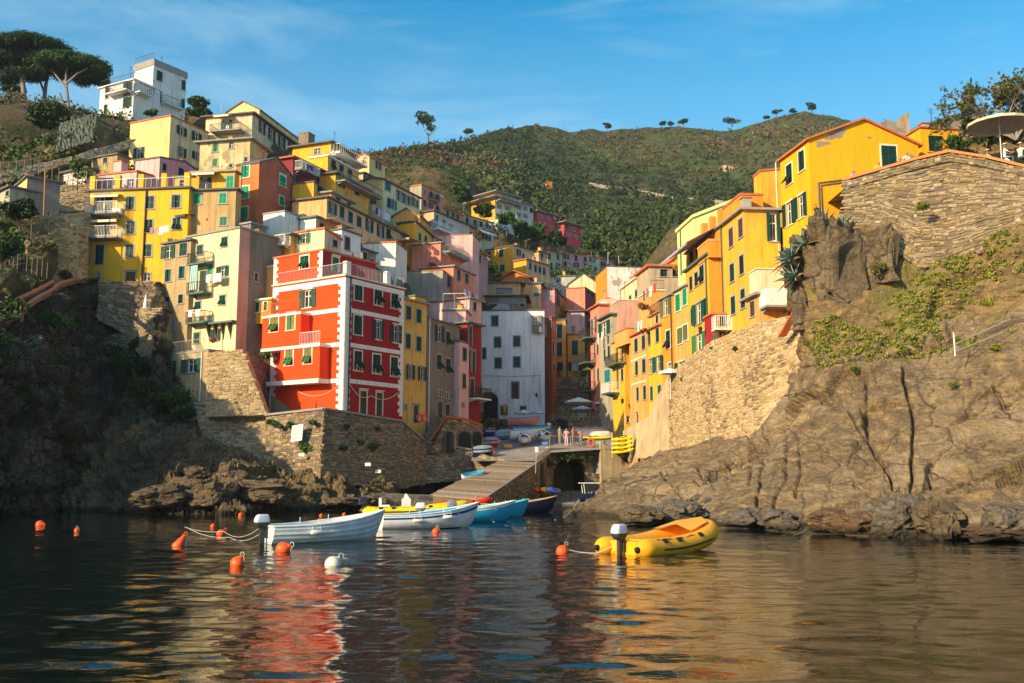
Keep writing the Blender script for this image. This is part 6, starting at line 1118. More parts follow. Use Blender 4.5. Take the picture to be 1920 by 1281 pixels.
mb = MB(); mb.hexa([bp(-.2, zt, .1), bp(Lb, zt, .1), bp(Lb, zt, -.5), bp(-.2, zt, -.5)], [bp(-.2, zt+.14, .1), bp(Lb, zt+.14, .1), bp(Lb, zt+.14, -.5), bp(-.2, zt+.14, -.5)]); att(mb.build('kerb', CONC), br)
a = railing_mb(Lb*.55, 1.0, .9, .02, .025); mb = MB(); M_ = Matrix.Translation(bp(0, zt+.14, -.1)) @ Matrix.Rotation(math.atan2(ax.y, ax.x), 4, 'Z'); mb.add([M_ @ Vector(v) for v in a.v], a.f); att(mb.build('railing', GALV), br)
lst = lay_stones([bp(c0+rr0+.3, zt), bp(Lb, zt), bp(Lb, -.3), bp(c0+rr0+.3, -.3)], .5, .26, 5); Vv, Ff, T = stones_joined(lst, 6, .1); o = att(mesh_obj('small_stones', np_mesh('small_stones', Vv, Ff, STA, T)), br); o['kind'] = 'stuff'
# outer stair by the bridge
st_ = empty('stairs', bp(5.2, 3, .1), 'stone stairs with a sloping parapet going down to the beach beside the tunnel', 'stairs')
for i in range(9): mb = MB(); z = zt-.1-i*.21; mb.hexa([bp(4.6+i*.3, z-2.2, .05), bp(4.9+i*.3, z-2.2, .05), bp(4.9+i*.3, z-2.2, 1.2), bp(4.6+i*.3, z-2.2, 1.2)], [bp(4.6+i*.3, z, .05), bp(4.9+i*.3, z, .05), bp(4.9+i*.3, z, 1.2), bp(4.6+i*.3, z, 1.2)]); att(mb.build('step', CONC), st_)
mb = MB(); mb.hexa([bp(4.4, 1.2, 1.21), bp(7.4, .0, 1.21), bp(7.4, .0, 1.5), bp(4.4, 1.2, 1.5)], [bp(4.4, zt+.7, 1.21), bp(7.4, 3.2, 1.21), bp(7.4, 3.2, 1.5), bp(4.4, zt+.7, 1.5)]); att(mb.build('parapet', plaster((.42, .32, .18), .7)), st_)
a = railing_mb(2.0, 1.0, .35, .018, .025); mb = MB(); M_ = Matrix.Translation(bp(7.4, 2.6, 1.3)) @ Matrix.Rotation(math.atan2(ax.y, ax.x), 4, 'Z'); mb.add([M_ @ Vector(v) for v in a.v], a.f); att(mb.build('railing', WHITE), st_)
# beach
q = [(960, 76, -.5), (1175, 76, -.6), (1185, 91, .9), (1020, 91, .9)]; nu, nv = 60, 60; Bv = np.zeros((nu, nv, 3))
for i in range(nu):
    for j in range(nv):
        s, t = i/(nu-1), j/(nv-1); pa = [q[0][k]*(1-s)+q[1][k]*s for k in range(3)]; pb = [q[3][k]*(1-s)+q[2][k]*s for k in range(3)]; r_ = [pa[k]*(1-t)+pb[k]*t for k in range(3)]; Bv[i, j] = PZ(*r_)
Bv = Bv.reshape(-1, 3); Bv[:, 2] += fbm(Bv*.8, 3, 9)*.07
tag(mesh_obj('beach', np_mesh('beach', Bv, grid_faces(nu, nv), paint((.17, .155, .14), .95, 'shingle', var=.5))), kind='structure')
lst = []
for k in range(2600):
    p = Bv[rnd.randrange(len(Bv))]; c = Vector((p[0]+rnd.uniform(-.12, .12), p[1]+rnd.uniform(-.12, .12), p[2]+.02)); a = rnd.uniform(0, 3); w_ = rnd.uniform(.06, .22)
    lst.append((c, Vector((math.cos(a), math.sin(a), 0)), Vector((-math.sin(a), math.cos(a), 0)), Vector((0, 0, 1)), w_, w_*.8))
Vv, Ff, T = stones_joined(lst, 4, .10); PEB = stonemat('pebble', [(.14, .13, .12), (.26, .24, .21), (.2, .17, .14), (.36, .34, .31)], rnd_amt='attr'); o = mesh_obj('pebbles', np_mesh('pebbles', Vv, Ff, PEB, T)); tag(o, 'grey shingle at the foot of the stream tunnel', 'pebbles', kind='stuff')
# low landing quay in front of the shore rocks
lq = [P(660, 928, 71.0), P(812, 926, 74.2)]
stone_wall('long low concrete landing at the waterline left of the slipway', [[P(690, 924, 71.5), P(812, 928, 74.4), PZ(812, 74.4, -.6), PZ(690, 71.5, -.6)]], 1.6, .5, 111, STA, CONC, depth=.05, thick=2.2)
# restaurant terrace at the head of the street
ter = empty('restaurant_terrace', PZ(1032, 111, 7), 'raised stone restaurant terrace with an arch and wooden fence under the white parasols', 'terrace')
t0, t1 = PZ(1030, 111, 6.6), PZ(1160, 108, 6.3); q = [Vector((t0.x, t0.y, 8.4)), Vector((t1.x, t1.y, 8.4)), t1, t0]
lst = lay_stones(q, .45, .24, 15); Vv, Ff, T = stones_joined(lst, 16, .12); o = att(mesh_obj('small_stones', np_mesh('small_stones', Vv, Ff, STA, T)), ter); o['kind'] = 'stuff'
backing(q, MORT, ter, 9.0)
d_ = (t1-t0).normalized()
for i in range(34):
    p = t0+d_*(i*.24+.3); p.z = 8.4; mb = MB(); mb.box((p.x-.04, p.y-.2, 8.4), (p.x+.04, p.y-.15, 9.35)); att(mb.build('fence_post', paint((.26, .20, .15), .8, 'old_wood')), ter)
mb = MB(); mb.hexa([t0+Vector((0, -.22, 2.6)), t1+Vector((0, -.22, 2.6+.3-.0)), t1+Vector((0, -.14, 2.9)), t0+Vector((0, -.14, 2.6))], [t0+Vector((0, -.22, 2.68)), t1+Vector((0, -.22, 2.98)), t1+Vector((0, -.14, 2.98)), t0+Vector((0, -.14, 2.68))]); att(mb.build('fence_rail', BROWN), ter)
mb, c = arch_dark(1052, 808, 34, 22, 110.4, (0, -1)); att(mb.build('arch', [MORT, DARK]), ter)
bw = [P(1030, 742, 124), P(1105, 742, 124), P(1105, 800, 123), P(1030, 800, 123)]
stone_wall('dim stone wall with a brown door behind the restaurant parasols', [[P(1030, 706, 123.5), P(1104, 706, 123.5), P(1104, 800, 122.5), P(1030, 800, 122.5)]], .5, .25, 121, STA, MORT)
stone_wall('dark stone wall with ivy between the peach house and the white house', [[P(878, 745, 97), P(906, 740, 112), P(906, 810, 112), P(878, 810, 97)], [P(906, 782, 111), P(975, 790, 110.5), P(975, 806, 110), P(906, 812, 110)]], .5, .25, 122, STA, MORT)
# double-arched stair block in front of the grey-brown house
ab = empty('arched_stair', P(805, 820, 84.5), 'stone stair block with two arches and terracotta coping in front of the grey-brown house', 'stairs')
q = [P(838, 784, 84.6), P(905, 800, 88.5), P(905, 850, 88), P(808, 850, 83.6)]; tq = [P(805, 828, 83.5), P(838, 784, 84.6)]
q = [Vector(p) for p in q]; backing(q, MORT, ab, 1.6); tri = [P(838, 786, 84.6), P(838, 787, 84.6), P(838, 850, 84.4), P(808, 850, 83.6)]
lst = lay_stones(q, .36, .2, 25); Vv, Ff, T = stones_joined(lst, 26, .12); o = att(mesh_obj('small_stones', np_mesh('small_stones', Vv, Ff, STA, T)), ab); o['kind'] = 'stuff'
for (px, w_) in ((842, 18), (869, 26), (892, 18)):
    mb, c = arch_dark(px, 848, w_, 38, 84.6+(px-838)*.055, (.45, -.9)); att(mb.build('arch', [MORT, DARK]), ab)
mb = MB(); cp = [P(806, 828, 83.3), P(838, 783, 84.5), P(872, 788, 86.6), P(905, 800, 88.4)]
for a, b_ in zip(cp[:-1], cp[1:]): mb.hexa([a, b_, b_+Vector((0, 1.2, 0)), a+Vector((0, 1.2, 0))], [a+Vector((0, 0, .2)), b_+Vector((0, 0, .2)), b_+Vector((0, 1.2, .2)), a+Vector((0, 1.2, .2))])
att(mb.build('coping', RUST), ab)
# ------------------------------------------------------------------ boats
def outboard(parent, loc, cowl, leg, s=1.0, tilt=0.0, rz=0):
    mb = MB(); M_ = Matrix.Translation(loc) @ Matrix.Rotation(rz, 4, 'Z') @ Matrix.Rotation(tilt, 4, 'Y') @ Matrix.Scale(s, 4)
    # cowling: rounded block lofted from stacked rings
    def ring(z, lx, ly, cx): return [(cx+lx*math.copysign(abs(math.cos(t))**.4, math.cos(t)), ly*math.copysign(abs(math.sin(t))**.4, math.sin(t)), z) for t in [2*math.pi*i/16 for i in range(16)]]
    rs = [ring(.475, .25, .165, -.18), ring(.50, .255, .17, -.18), ring(.58, .25, .165, -.18), ring(.70, .21, .145, -.165), ring(.745, .16, .11, -.15)]
    vs = [M_ @ Vector(q) for r_ in rs for q in r_]; fs = [(i*16+j, i*16+(j+1) % 16, (i+1)*16+(j+1) % 16, (i+1)*16+j) for i in range(4) for j in range(16)]+[tuple(range(64, 80))]
    mb.add(vs, fs, 0, False); o = mb.build('outboard_motor', cowl, parent)
    m2 = MB(); rs = [ring(.30, .16, .11, -.16), ring(.40, .245, .16, -.18), ring(.474, .25, .165, -.18)]; m2.add([M_ @ Vector(q) for r_ in rs for q in r_], [(k_*16+j, k_*16+(j+1) % 16, k_*16+16+(j+1) % 16, k_*16+16+j) for k_ in (0, 1) for j in range(16)]+[tuple(range(15, -1, -1))], 0, True)
    m2.box((-.24, -.05, -.30), (-.08, .05, .34), 0, M_); m2.box((-.30, -.10, -.33), (-.04, .10, -.30), 0, M_); m2.box((-.22, -.035, -.62), (-.10, .035, -.33), 0, M_)
    m2.box((-.07, -.09, -.05), (.03, .09, .30), 0, M_); m2.tube([M_ @ Vector((-.05, 0, .40)), M_ @ Vector((.35, .05, .46))], .02*s, 6); m2.build('motor_leg', leg, o) if leg else None
    m3 = MB()
    for k in range(3):
        a = k*2.09; m3.hexa([M_ @ Vector((-.26, .02, -.5)), M_ @ Vector((-.25, -.02, -.5)), M_ @ Vector((-.25, -.02+.12*math.cos(a), -.5+.12*math.sin(a))), M_ @ Vector((-.26, .02+.12*math.cos(a), -.5+.12*math.sin(a)))], [M_ @ Vector((-.245, .02, -.5)), M_ @ Vector((-.235, -.02, -.5)), M_ @ Vector((-.235, -.02+.12*math.cos(a+.4), -.5+.12*math.sin(a+.4))), M_ @ Vector((-.245, .02+.12*math.cos(a+.4), -.5+.12*math.sin(a+.4)))])
    m3.build('propeller', GALV, o); return o
def hull_pts(L, B, h0, h1, t, k, m_, clink=0, d=.22, scale=1.0, floor=None, stern=.78):
    bt = B/2*min(1, (stern+(1-stern)*math.sin(min(1, t/.45)*math.pi/2)))*(max(0, 1-max(0, (t-.42)/.58)**2.3))
    sh = h0+(h1-h0)*t**2.4; kz = -d+(sh+d)*.0+(0 if t < .8 else ((t-.8)/.2)**2*.35)
    s = k/m_; y = bt*(1-s**2.6)**.62*(1-.10*s); z = sh+(kz-sh)*s**.85
    if clink and 0 < k < m_: y += .018*((k*1.0) % 2)
    x = t*L-(0 if t < .8 else 0)-(L*.07*s*((t-.6)/.4)**2 if t > .6 else 0)
    y *= scale
    if floor is not None: z = max(z, floor); y = max(0, y-.03)
    return x, y, z
def boat(label, pos, rz, L, B, mats, h0=.42, h1=.78, clink=0, thwarts=3, motor=None, rot=None, inner=None, gun=None, fenders=0, stripe=0, bottom=0, name='rowing_boat', d=.22, cover=None, pins=2, group=None, stern=.78, gunr=.03):
    root = empty(name, pos, label, 'boat', rot=rot or (0, 0, rz), group=group); N_, M_ = 26, 10
    mb = MB()
    for sd in (1, -1):
        for i in range(N_):
            for k in range(M_):
                q = [hull_pts(L, B, h0, h1, t, kk, M_, clink, d, stern=stern) for t, kk in ((i/N_, k), ((i+1)/N_, k), ((i+1)/N_, k+1), (i/N_, k+1))]
                zm = sum(p[2] for p in q)/4; mi = 0
                if stripe and k == stripe-1: mi = 1
                if bottom and zm < bottom-.10: mi = 2
                mb.add([(x, y*sd, z) for x, y, z in q], [(0, 1, 2, 3)], mi, True)
    tr = [hull_pts(L, B, h0, h1, 0, k, M_, clink, d, stern=stern) for k in range(M_+1)]
    mb.add([(x, y, z) for x, y, z in tr]+[(x, -y, z) for x, y, z in tr[::-1]], [tuple(range(2*(M_+1)))], 0)
    mb.build('hull', mats, root)
    mb = MB()
    for sd in (1, -1):
        for i in range(N_):
            for k in range(M_):
                q = [hull_pts(L, B, h0, h1, min(.985, max(.012, t)), kk, M_, 0, d, .95, .02) for t, kk in ((i/N_, k), ((i+1)/N_, k), ((i+1)/N_, k+1), (i/N_, k+1))]
                mb.add([(x, y*sd, z-.002) for x, y, z in q], [(0, 1, 2, 3)], 0, True)
    x, y, z = hull_pts(L, B, h0, h1, 0.012, 0, M_, 0, d, .95, .02, stern)
    mb.add([(.05, y, z), (.05, -y, z), (.05, -y*.8, .02), (.05, y*.8, .02)], [(0, 1, 2, 3)])
    mb.build('lining', inner or mats[0], root)
    mb = MB()
    for sd in (1, -1): mb.tube([(lambda p: (p[0], p[1]*sd, p[2]))(hull_pts(L, B, h0, h1, i/N_, 0, M_, stern=stern)) for i in range(N_+1)], gunr, 6)
    x, y, z = hull_pts(L, B, h0, h1, 0, 0, M_, stern=stern); mb.tube([(0, y, z), (0, -y, z)], gunr, 6)
    mb.build('gunwale', gun or mats[0], root)
    if not cover:
        for i in range(thwarts):
            t = .16+.28*i; x, y, z = hull_pts(L, B, h0, h1, t, 0, M_, stern=stern); mb = MB(); mb.box((x-.13, -y*.93, z-.20), (x+.13, y*.93, z-.165)); mb.build('thwart', gun or mats[0], root)
        t = .80; x, y, z = hull_pts(L, B, h0, h1, t, 0, M_, stern=stern); x2, y2, z2 = hull_pts(L, B, h0, h1, .97, 0, M_); mb = MB(); mb.add([(x, -y*.95, z-.04), (x, y*.95, z-.04), (x2, y2*.8, z2-.03), (x2, -y2*.8, z2-.03), (x, -y*.95, z-.09), (x, y*.95, z-.09)], [(0, 1, 2, 3), (0, 1, 5, 4)]); mb.build('foredeck', gun or mats[0], root)
        for i in range(pins):
            for sd in (1, -1): x, y, z = hull_pts(L, B, h0, h1, .34+.24*i, 0, M_, stern=stern); mb = MB(); mb.tube([(x, y*sd*.96, z), (x, y*sd*.96, z+.2)], .014, 5); mb.build('oar_pin', WHITE, root)
    else:
        mb = MB(); n2 = 14
        for i in range(N_):
            for j in range(n2):
                vs = []
                for ti, jj in ((i, j), (i+1, j), (i+1, j+1), (i, j+1)):
                    x, y, z = hull_pts(L, B, h0, h1, ti/N_, 0, M_, stern=stern); f = jj/n2*2-1; vs.append((x+(.06 if ti == N_ else 0), y*1.10*f, z+.03-.30*f**6+.34*(1-f*f)*max(0, math.sin(math.pi*min(1, ti/N_+.05)))**.5))
                mb.add(vs, [(0, 1, 2, 3)], ((i+j*2)//4) % 2 if len(cover) > 1 else 0, True)
        mb.build('cover', cover, root)
    for i in range(fenders):
        x, y, z = hull_pts(L, B, h0, h1, .32+.3*i, 0, M_, stern=stern); mb = MB(); M2 = Matrix.Translation((x-.22, -y-.09, z-.26)) @ Matrix.Rotation(math.pi/2, 4, 'Y')
        mb.lathe([(.001, -.03), (.05, -.02), (.08, .03), (.08, .40), (.05, .45), (.001, .46)], 10, 0, M2)
        mb.tube([(x-.15, -y-.05, z-.2), (x-.15, -y, z+.02)], .008, 4); mb.tube([(x+.15, -y-.05, z-.2), (x+.15, -y, z+.02)], .008, 4); mb.build('fender', WHITE, root)
    if motor: outboard(root, (-.02, 0, h0-.34), motor[0], motor[1], motor[2] if len(motor) > 2 else 1.2)
    return root
def between(s, b_):   # heading and length from the stern and bow waterline points in the photograph
    p, q = PW(*s), PW(*b_); d_ = q-p; return p, math.atan2(d_.y, d_.x), d_.length
GELW = paint((.80, .80, .77), .3, 'gelcoat'); BLUE = paint((.01, .05, .28), .35, 'navy_stripe'); SKYB = paint((.02, .38, .60), .35, 'sky_blue_paint'); NAVY = paint((.012, .018, .05), .35, 'navy_hull'); AQUA = paint((.05, .50, .55), .4, 'aqua_paint')
YPL = paint((.85, .62, .0), .35, 'yellow_rubber'); OPL = paint((.90, .40, .01), .38, 'orange_rubber', var=.12); RPL = paint((.75, .035, .01), .4, 'red_rubber'); BLK = paint((.015, .015, .017), .5, 'black_rubber'); WOOD = paint((.48, .26, .09), .5, 'varnished_wood'); GREYM = paint((.22, .24, .28), .4, 'motor_grey')
ROPE = paint((.45, .43, .38), .9, 'rope'); BUOYO = paint((.85, .10, .012), .45, 'orange_buoy', var=.2); BUOYW = paint((.72, .68, .56), .5, 'white_buoy', var=.35)
p, a, L_ = between((500, 1021), (690, 1011)); a = R(36); L_ = 4.6
B1 = boat('white clinker tender with a silver outboard, nearest boat left of centre', p+Vector((0, 0, .08)), a, L_, 1.65, [paint((.66, .71, .70), .35, 'pale_grey_gelcoat')], .55, 1.0, 1, 3, (paint((.55, .60, .66), .25, 'silver_cowl'), IRON, 1.0), fenders=1, inner=GELW, name='tender', gunr=.04)
p, a, L_ = between((712, 992), (880, 988)); a = R(22); L_ = 4.4
boat('white rowing boat with a broad navy stripe behind the white tender', p+Vector((0, 0, .08)), a, 4.7, 1.7, [GELW, BLUE, BLUE], .52, 1.05, 0, 3, fenders=2, stripe=2, bottom=.02, inner=SKYB, name='striped_boat')
boat('sky blue rowing boat half hidden behind the navy striped boat', PW(790, 982)+Vector((0, 1.5, .08)), R(18), 4.9, 1.7, [SKYB, GELW, SKYB], .50, .98, 0, 3, inner=AQUA, stripe=1, name='blue_boat', motor=(GELW, GREYM, 1.0), gun=GELW)
boat('second sky blue boat with an aqua rim further back by the orange post', PW(868, 974)+Vector((-.5, 1.5, .08)), R(20), 4.4, 1.6, [SKYB, GELW], .5, .95, 0, 2, inner=AQUA, gun=AQUA, name='blue_boat', motor=(GREYM, GREYM, 1.0))
boat('dark navy wooden boat with a varnished rim, rightmost in the moored group', PW(905, 962)+Vector((0, 0, .06)), R(14), 4.9, 1.6, [NAVY], .5, .98, 0, 2, inner=paint((.2, .3, .3), .6, 'boat_inside'), gun=WOOD, name='navy_boat')
def inflatable(label, pos, rz, L, Wd, r, mat, cover=None, motor=None, strake=True, name='inflatable_boat', rise=.5, console=False):
    root = empty(name, pos, label, 'inflatable boat', rz=rz); pts_ = []; n_ = 40; hw = Wd/2-r
    side = L*.62
    for i in range(15): pts_.append((side*i/14, -hw, r*.45))
    for i in range(1, 18):
        t = math.pi*i/18; pts_.append((side+(L-side)*math.sin(t)**.9, -hw*math.cos(t), r*.45))
    for i in range(14, -1, -1): pts_.append((side*i/14, hw, r*.45))
    pts_ = [Vector((x, y, z+rise*max(0, (x/L-.3)/.7)**1.8)) for x, y, z in pts_]; n_ = len(pts_)
    rad = [r]*n_
    e0 = [Vector((-.34, -hw, r*.45)), Vector((-.28, -hw, r*.45)), Vector((-.15, -hw, r*.45))]; er = [r*.22, r*.5, r*.85]
    full = e0+pts_+[Vector((q.x, hw, q.z)) for q in e0[::-1]]; fr = er+rad+er[::-1]
    mb = MB(); mb.tube(full, fr, 20); mb.build('tube', mat, root)
    for s_ in (-1, 1): mb = MB(); mb.tube([(-.44, s_*hw, r*.45), (-.40, s_*hw, r*.45), (-.32, s_*hw, r*.45)], [r*.12, r*.26, r*.31], 12); mb.build('cone_cap', BLK, root)
    mb = MB(); mb.box((.0, -hw+.02, -.12), (.06, hw-.02, r*1.15)); mb.build('transom', mat, root)
    mb = MB(); mb.add([(0, -hw, .02), (0, hw, .02), (side, hw, .08), (L-.1, 0, .3), (side, -hw, .08)], [(0, 1, 2, 3, 4)]); mb.build('floor', BLK if console else mat, root)
    if strake:
        for s_ in (0, 1):
            half = [q for q in pts_ if (q.y <= .01) == (s_ == 0)]; mb = MB(); out = []
            for q in half[(3 if s_ == 0 else 0):(None if s_ == 0 else -3)]:
                d_ = Vector((max(0, q.x-side), q.y, 0)); d_ = d_.normalized() if d_.length > .01 else Vector((0, -1, 0)); out.append(q+d_*(r+.01)-Vector((0, 0, .02)))
            mb.tube(out, .032, 6); mb.build('rubbing_strake', BLK, root)
        for s_ in (-1, 1):
            for x in (.75, 1.5, side):
                zz = r*.45+rise*max(0, (x/L-.3)/.7)**1.8; mb = MB(); M_ = Matrix.Translation((x, s_*(hw+r*.72), zz+r*.72)) @ Matrix.Rotation(-s_*R(45), 4, 'X'); mb.box((-.11, -.07, 0), (.11, .07, .03), 0, M_); mb.build('handle_patch', BLK, root)
        ln = [Vector((x, -(hw+r*.55), r*.45+r*.86+.02+rise*max(0, (x/L-.3)/.7)**1.8-(.05 if k % 2 else 0))) for k, x in enumerate([.4, .7, 1.0, 1.3, 1.6, 1.9, 2.2, 2.5])]; mb = MB(); mb.tube(ln, .012, 5); mb.build('grab_line', BLK, root)
    if cover:
        mb = MB(); zz = rise*.75+r*1.2; mb.add([(side-.2, -hw, zz-.12), (side-.2, hw, zz-.12), (side+.1, 0, zz+.05), (side+(L-side)*.6, -hw*.8, zz+.12), (side+(L-side)*.6, hw*.8, zz+.12), (L-.05, 0, zz+.25)], [(0, 2, 3), (2, 5, 3), (2, 1, 4), (2, 4, 5)], 0, False); mb.build('bow_cover', cover, root)
        mb = MB(); M_ = Matrix.Translation((side-.35, -.1, .28)); mb.lathe([(.001, -.14), (.12, -.11), (.17, 0), (.12, .11), (.001, .14)], 12, 0, M_); mb.build('fuel_tank', RPL, root)
        mb = MB(); mb.box((1.0, -hw+.1, .30), (1.28, hw-.1, .34)); mb.build('seat', OPL, root)
    if console:
        mb = MB(); mb.box((L*.35, -.25, .1), (L*.35+.5, .25, .85)); mb.hexa([(L*.35+.1, -.25, .85), (L*.35+.45, -.25, .85), (L*.35+.45, .25, .85), (L*.35+.1, .25, .85)], [(L*.35+.2, -.2, 1.15), (L*.35+.25, -.2, 1.15), (L*.35+.25, .2, 1.15), (L*.35+.2, .2, 1.15)]); mb.build('console', GELW, root)
        mb = MB(); mb.box((L*.12, -.4, .1), (L*.22, .4, .5)); mb.box((L*.12, -.4, .5), (L*.14, .4, .9)); mb.build('seat', GELW, root)
    if motor: outboard(root, (-.05, 0, .12), *motor)
    return root
p = PW(1170, 1040)
inflatable('orange-yellow inflatable dinghy with black trim and a white outboard in the foreground', p+Vector((0, 0, .05)), R(46), 4.3, 2.15, .31, OPL, OPL, (paint((.55, .62, .68), .25, 'white_cowl'), IRON, 1.0), rise=.45, name='inflatable_dinghy')
p = PW(690, 962)
inflatable('bright yellow rigid inflatable with a steering console behind the white tender', P(688, 962, 60)*1, R(12), 6.0, 2.0, .27, YPL, None, (NAVY, IRON, 1.15), True, console=True, rise=.35).location.z = .1
inflatable('red inflatable boat behind the moored rowing boats', PW(800, 955)+Vector((1.0, 2, .1)), R(20), 3.4, 1.6, .26, RPL, rise=.35)
# ---- buoys
def buoy(px, py, r, label, mat=BUOYO, kind='round', group=None, ring=True, tilt=.3):
    p = PW(px, py); sc = r*.88*(p.y/F); root = empty('mooring_buoy', p+Vector((0, 0, sc*.25)), label, 'buoy', rot=(0, tilt, rnd.uniform(-.5, .5)), group=group); mb = MB(); s_ = sc
    if kind == 'round': prof = [(.001, -s_)]+[(s_*math.sin(t), -s_*math.cos(t)) for t in [math.pi*i/12 for i in range(1, 11)]]+[(s_*.28, s_*1.02), (s_*.22, s_*1.25), (.001, s_*1.27)]
    else: prof = [(.001, -s_*1.3), (s_*.8, -s_*1.0), (s_, -s_*.5), (s_*.8, s_*.2), (s_*.30, s_*1.9), (.001, s_*2.0)]
    mb.lathe(prof, 18, 0); mb.build('float', mat, root)
    if ring:
        mb = MB(); zt = prof[-1][1]; mb.tube([(s_*.3*math.cos(t), 0, zt+s_*.18+s_*.26*math.sin(t)) for t in [2*math.pi*i/12 for i in range(13)]], s_*.07, 5); mb.build('ring', mat if rnd.random() < .5 else ROPE, root)
        mb = MB(); mb.tube([(s_*.3, 0, zt), (s_*.8, .0, zt*.6), (s_*1.15, 0, -s_*.3), (s_*.9, 0, -s_*.9)], s_*.06, 5); mb.build('rope_loop', ROPE, root)
    return root
buoy(445, 1060, 15, 'large orange-red round buoy in the left foreground', tilt=.5)
buoy(531, 1034, 16, 'red buoy tilted on its side below the stern of the white tender', tilt=1.1)
buoy(624, 1062, 17, 'big white buoy with weedy waterline and rope eye', BUOYW, tilt=.8)
buoy(335, 1024, 12, 'slim conical orange buoy leaning to the right', kind='cone', tilt=.55)
buoy(1054, 1037, 13, 'orange buoy tied to the inflatable dinghy', tilt=.6)
buoy(817, 999, 8, 'orange buoy in front of the navy striped boat', tilt=.3)
buoy(414, 1003, 9, 'small red buoy left of the silver outboard', tilt=.8)
buoy(75, 986, 9, 'flat red buoy near the left edge', tilt=1.5)
buoy(144, 996, 5.5, 'little orange buoy with a ring standing upright, left of the conical buoy', tilt=0)
buoy(399, 988, 5, 'tiny orange float just above the small red buoy', ring=False)
buoy(451, 967, 5, 'tiny orange float closest to the shore rocks, left of the outboard', ring=False)
buoy(602, 968, 4, 'tiny orange float behind the middle of the white tender', ring=False)
buoy(645, 966, 4, 'tiny orange float left of the yellow rigid inflatable', ring=False)
def rope(pts_, label, r=.012, mat=ROPE, name='mooring_rope', cat='rope'):
    pts_ = [Vector(p) for p in pts_]; mb = MB(); out = []
    for a_, b_ in zip(pts_[:-1], pts_[1:]):
        for k in range(8): t = k/8; q = a_.lerp(b_, t); q.z -= 4*t*(1-t)*(b_-a_).length*.035; out.append(q)
    out.append(pts_[-1]); o = mb.tube(out, r, 5); o = mb.build(name, mat); return tag(o, label, cat)
rope([PW(346, 1000)+Vector((0, 0, .25)), PW(420, 1004)+Vector((0, 0, .15)), P(484, 992, 33.6)], 'grey mooring rope from the conical buoy to the silver outboard')
rope([PW(350, 1001)+Vector((0, 0, .25)), PW(430, 1010)+Vector((0, 0, .05)), P(486, 1002, 33.6)], 'lower slack mooring rope between the conical buoy and the white tender')
rope([PW(1066, 1037)+Vector((0, 0, .1)), PW(1120, 1039)+Vector((0, 0, .03)), P(1164, 1014, 30.2)], 'pale rope from the orange buoy to the inflatable dinghy')
rope([PW(1160, 990)+Vector((0, 0, .0)), P(1222, 941, 53)], 'taut white rope running up to the rock behind the dinghy', .03)
rope([PW(1040, 975)+Vector((0, 0, .0)), P(1085, 938, 62)], 'rope running from the tip of the right-hand rocks down into the water', .03)
rope([PW(1490, 1003)+Vector((0, 0, .0)), P(1524, 980, 43)], 'short pale rope tied among the boulders on the right', .02)
rope([P(900, 950, 56), PW(950, 985), PW(985, 990)], 'thin line from the sky blue boat into the water', .02)
# posts near the moored boats
mb = MB(); p = PW(893, 962); mb.tube([(0, 0, -1), (0, 0, 1.1)], .06, 6); tag(mb.build('mooring_post', paint((.5, .2, .04), .8, 'orange_wood'), None, p), 'thin orange wooden post among the moored boats', 'post')
# ---- boats drawn up on land
def kayak(label, pos, rot, L, w, h, mat, name='kayak', group=None):
    root = empty(name, pos, label, 'kayak', rot=rot, group=group); mb = MB(); n_ = 18; m_ = 12; vs = []
    for i in range(n_+1):
        t = i/n_*2-1; k = (1-abs(t)**2.4)**.8*.97+.03
        for j in range(m_): a = 2*math.pi*j/m_; vs.append((t*L/2, w/2*k*math.cos(a), h/2*k*math.sin(a)+h*.25*t*t*t*t))
    mb.add(vs, [(i*m_+j, i*m_+(j+1) % m_, (i+1)*m_+(j+1) % m_, (i+1)*m_+j) for i in range(n_) for j in range(m_)], 0, True); mb.build('hull', mat, root)
    mb = MB(); mb.lathe([(.30, 0), (.34, .04), (.30, .06)], 14, 0, Matrix.Translation((0, 0, h*.45)) @ Matrix.Diagonal((1.3, .7, 1, 1))); mb.build('cockpit_rim', BLK, root); return root
def onl(px, py, Y, dz=0):
    p = P(px, py, Y); p.z = max(p.z, float(np.interp(Y, [84, 90, 100, 110, 118, 126], [3.5, 4.7, 6.2, 7.4, 8.3, 8.9]))+.28) if Y > 84.5 and px < 1130 and py < 880 else p.z; return p+Vector((0, 0, dz))
boat('small white boat with a sky blue inside resting on the slipway', P(868, 899, 79.2), R(18), 1.9, .95, [GELW], .36, .52, 0, 2, inner=SKYB, gun=SKYB, name='dinghy', rot=(R(14), R(-6), R(24)), d=.1, pins=0)
boat('bright blue boat with a white line, propped on a trestle in the stack of boats', onl(962, 816, 97, .15), R(2), 3.5, 1.4, [SKYB, GELW, SKYB], .62, .85, 0, 2, inner=NAVY, gun=BLUE, stripe=3, name='drawn_up_boat', pins=0)
boat('dusty pink boat with a purple rim at the top of the stacked boats', onl(952, 799, 101, .2), R(-1), 3.3, 1.3, [paint((.55, .25, .24), .5, 'dusty_pink'), NAVY], .6, .8, 0, 2, inner=GELW, gun=paint((.25, .22, .38), .5, 'purple_paint'), name='drawn_up_boat', pins=0)
ST = [paint((.02, .10, .42), .8, 'blue_canvas'), paint((.75, .75, .72), .8, 'white_canvas')]
boat('white boat under a blue and white striped cover, bow towards the slipway', onl(986, 838, 93.5), R(-96), 2.6, 1.5, [GELW], .42, .60, 0, 0, cover=ST, name='covered_boat')
boat('second boat under a dark striped cover, right of the blue striped one', onl(1012, 834, 95.5), R(-75), 2.6, 1.4, [GELW], .42, .60, 0, 0, cover=[NAVY, ST[1]], name='covered_boat')
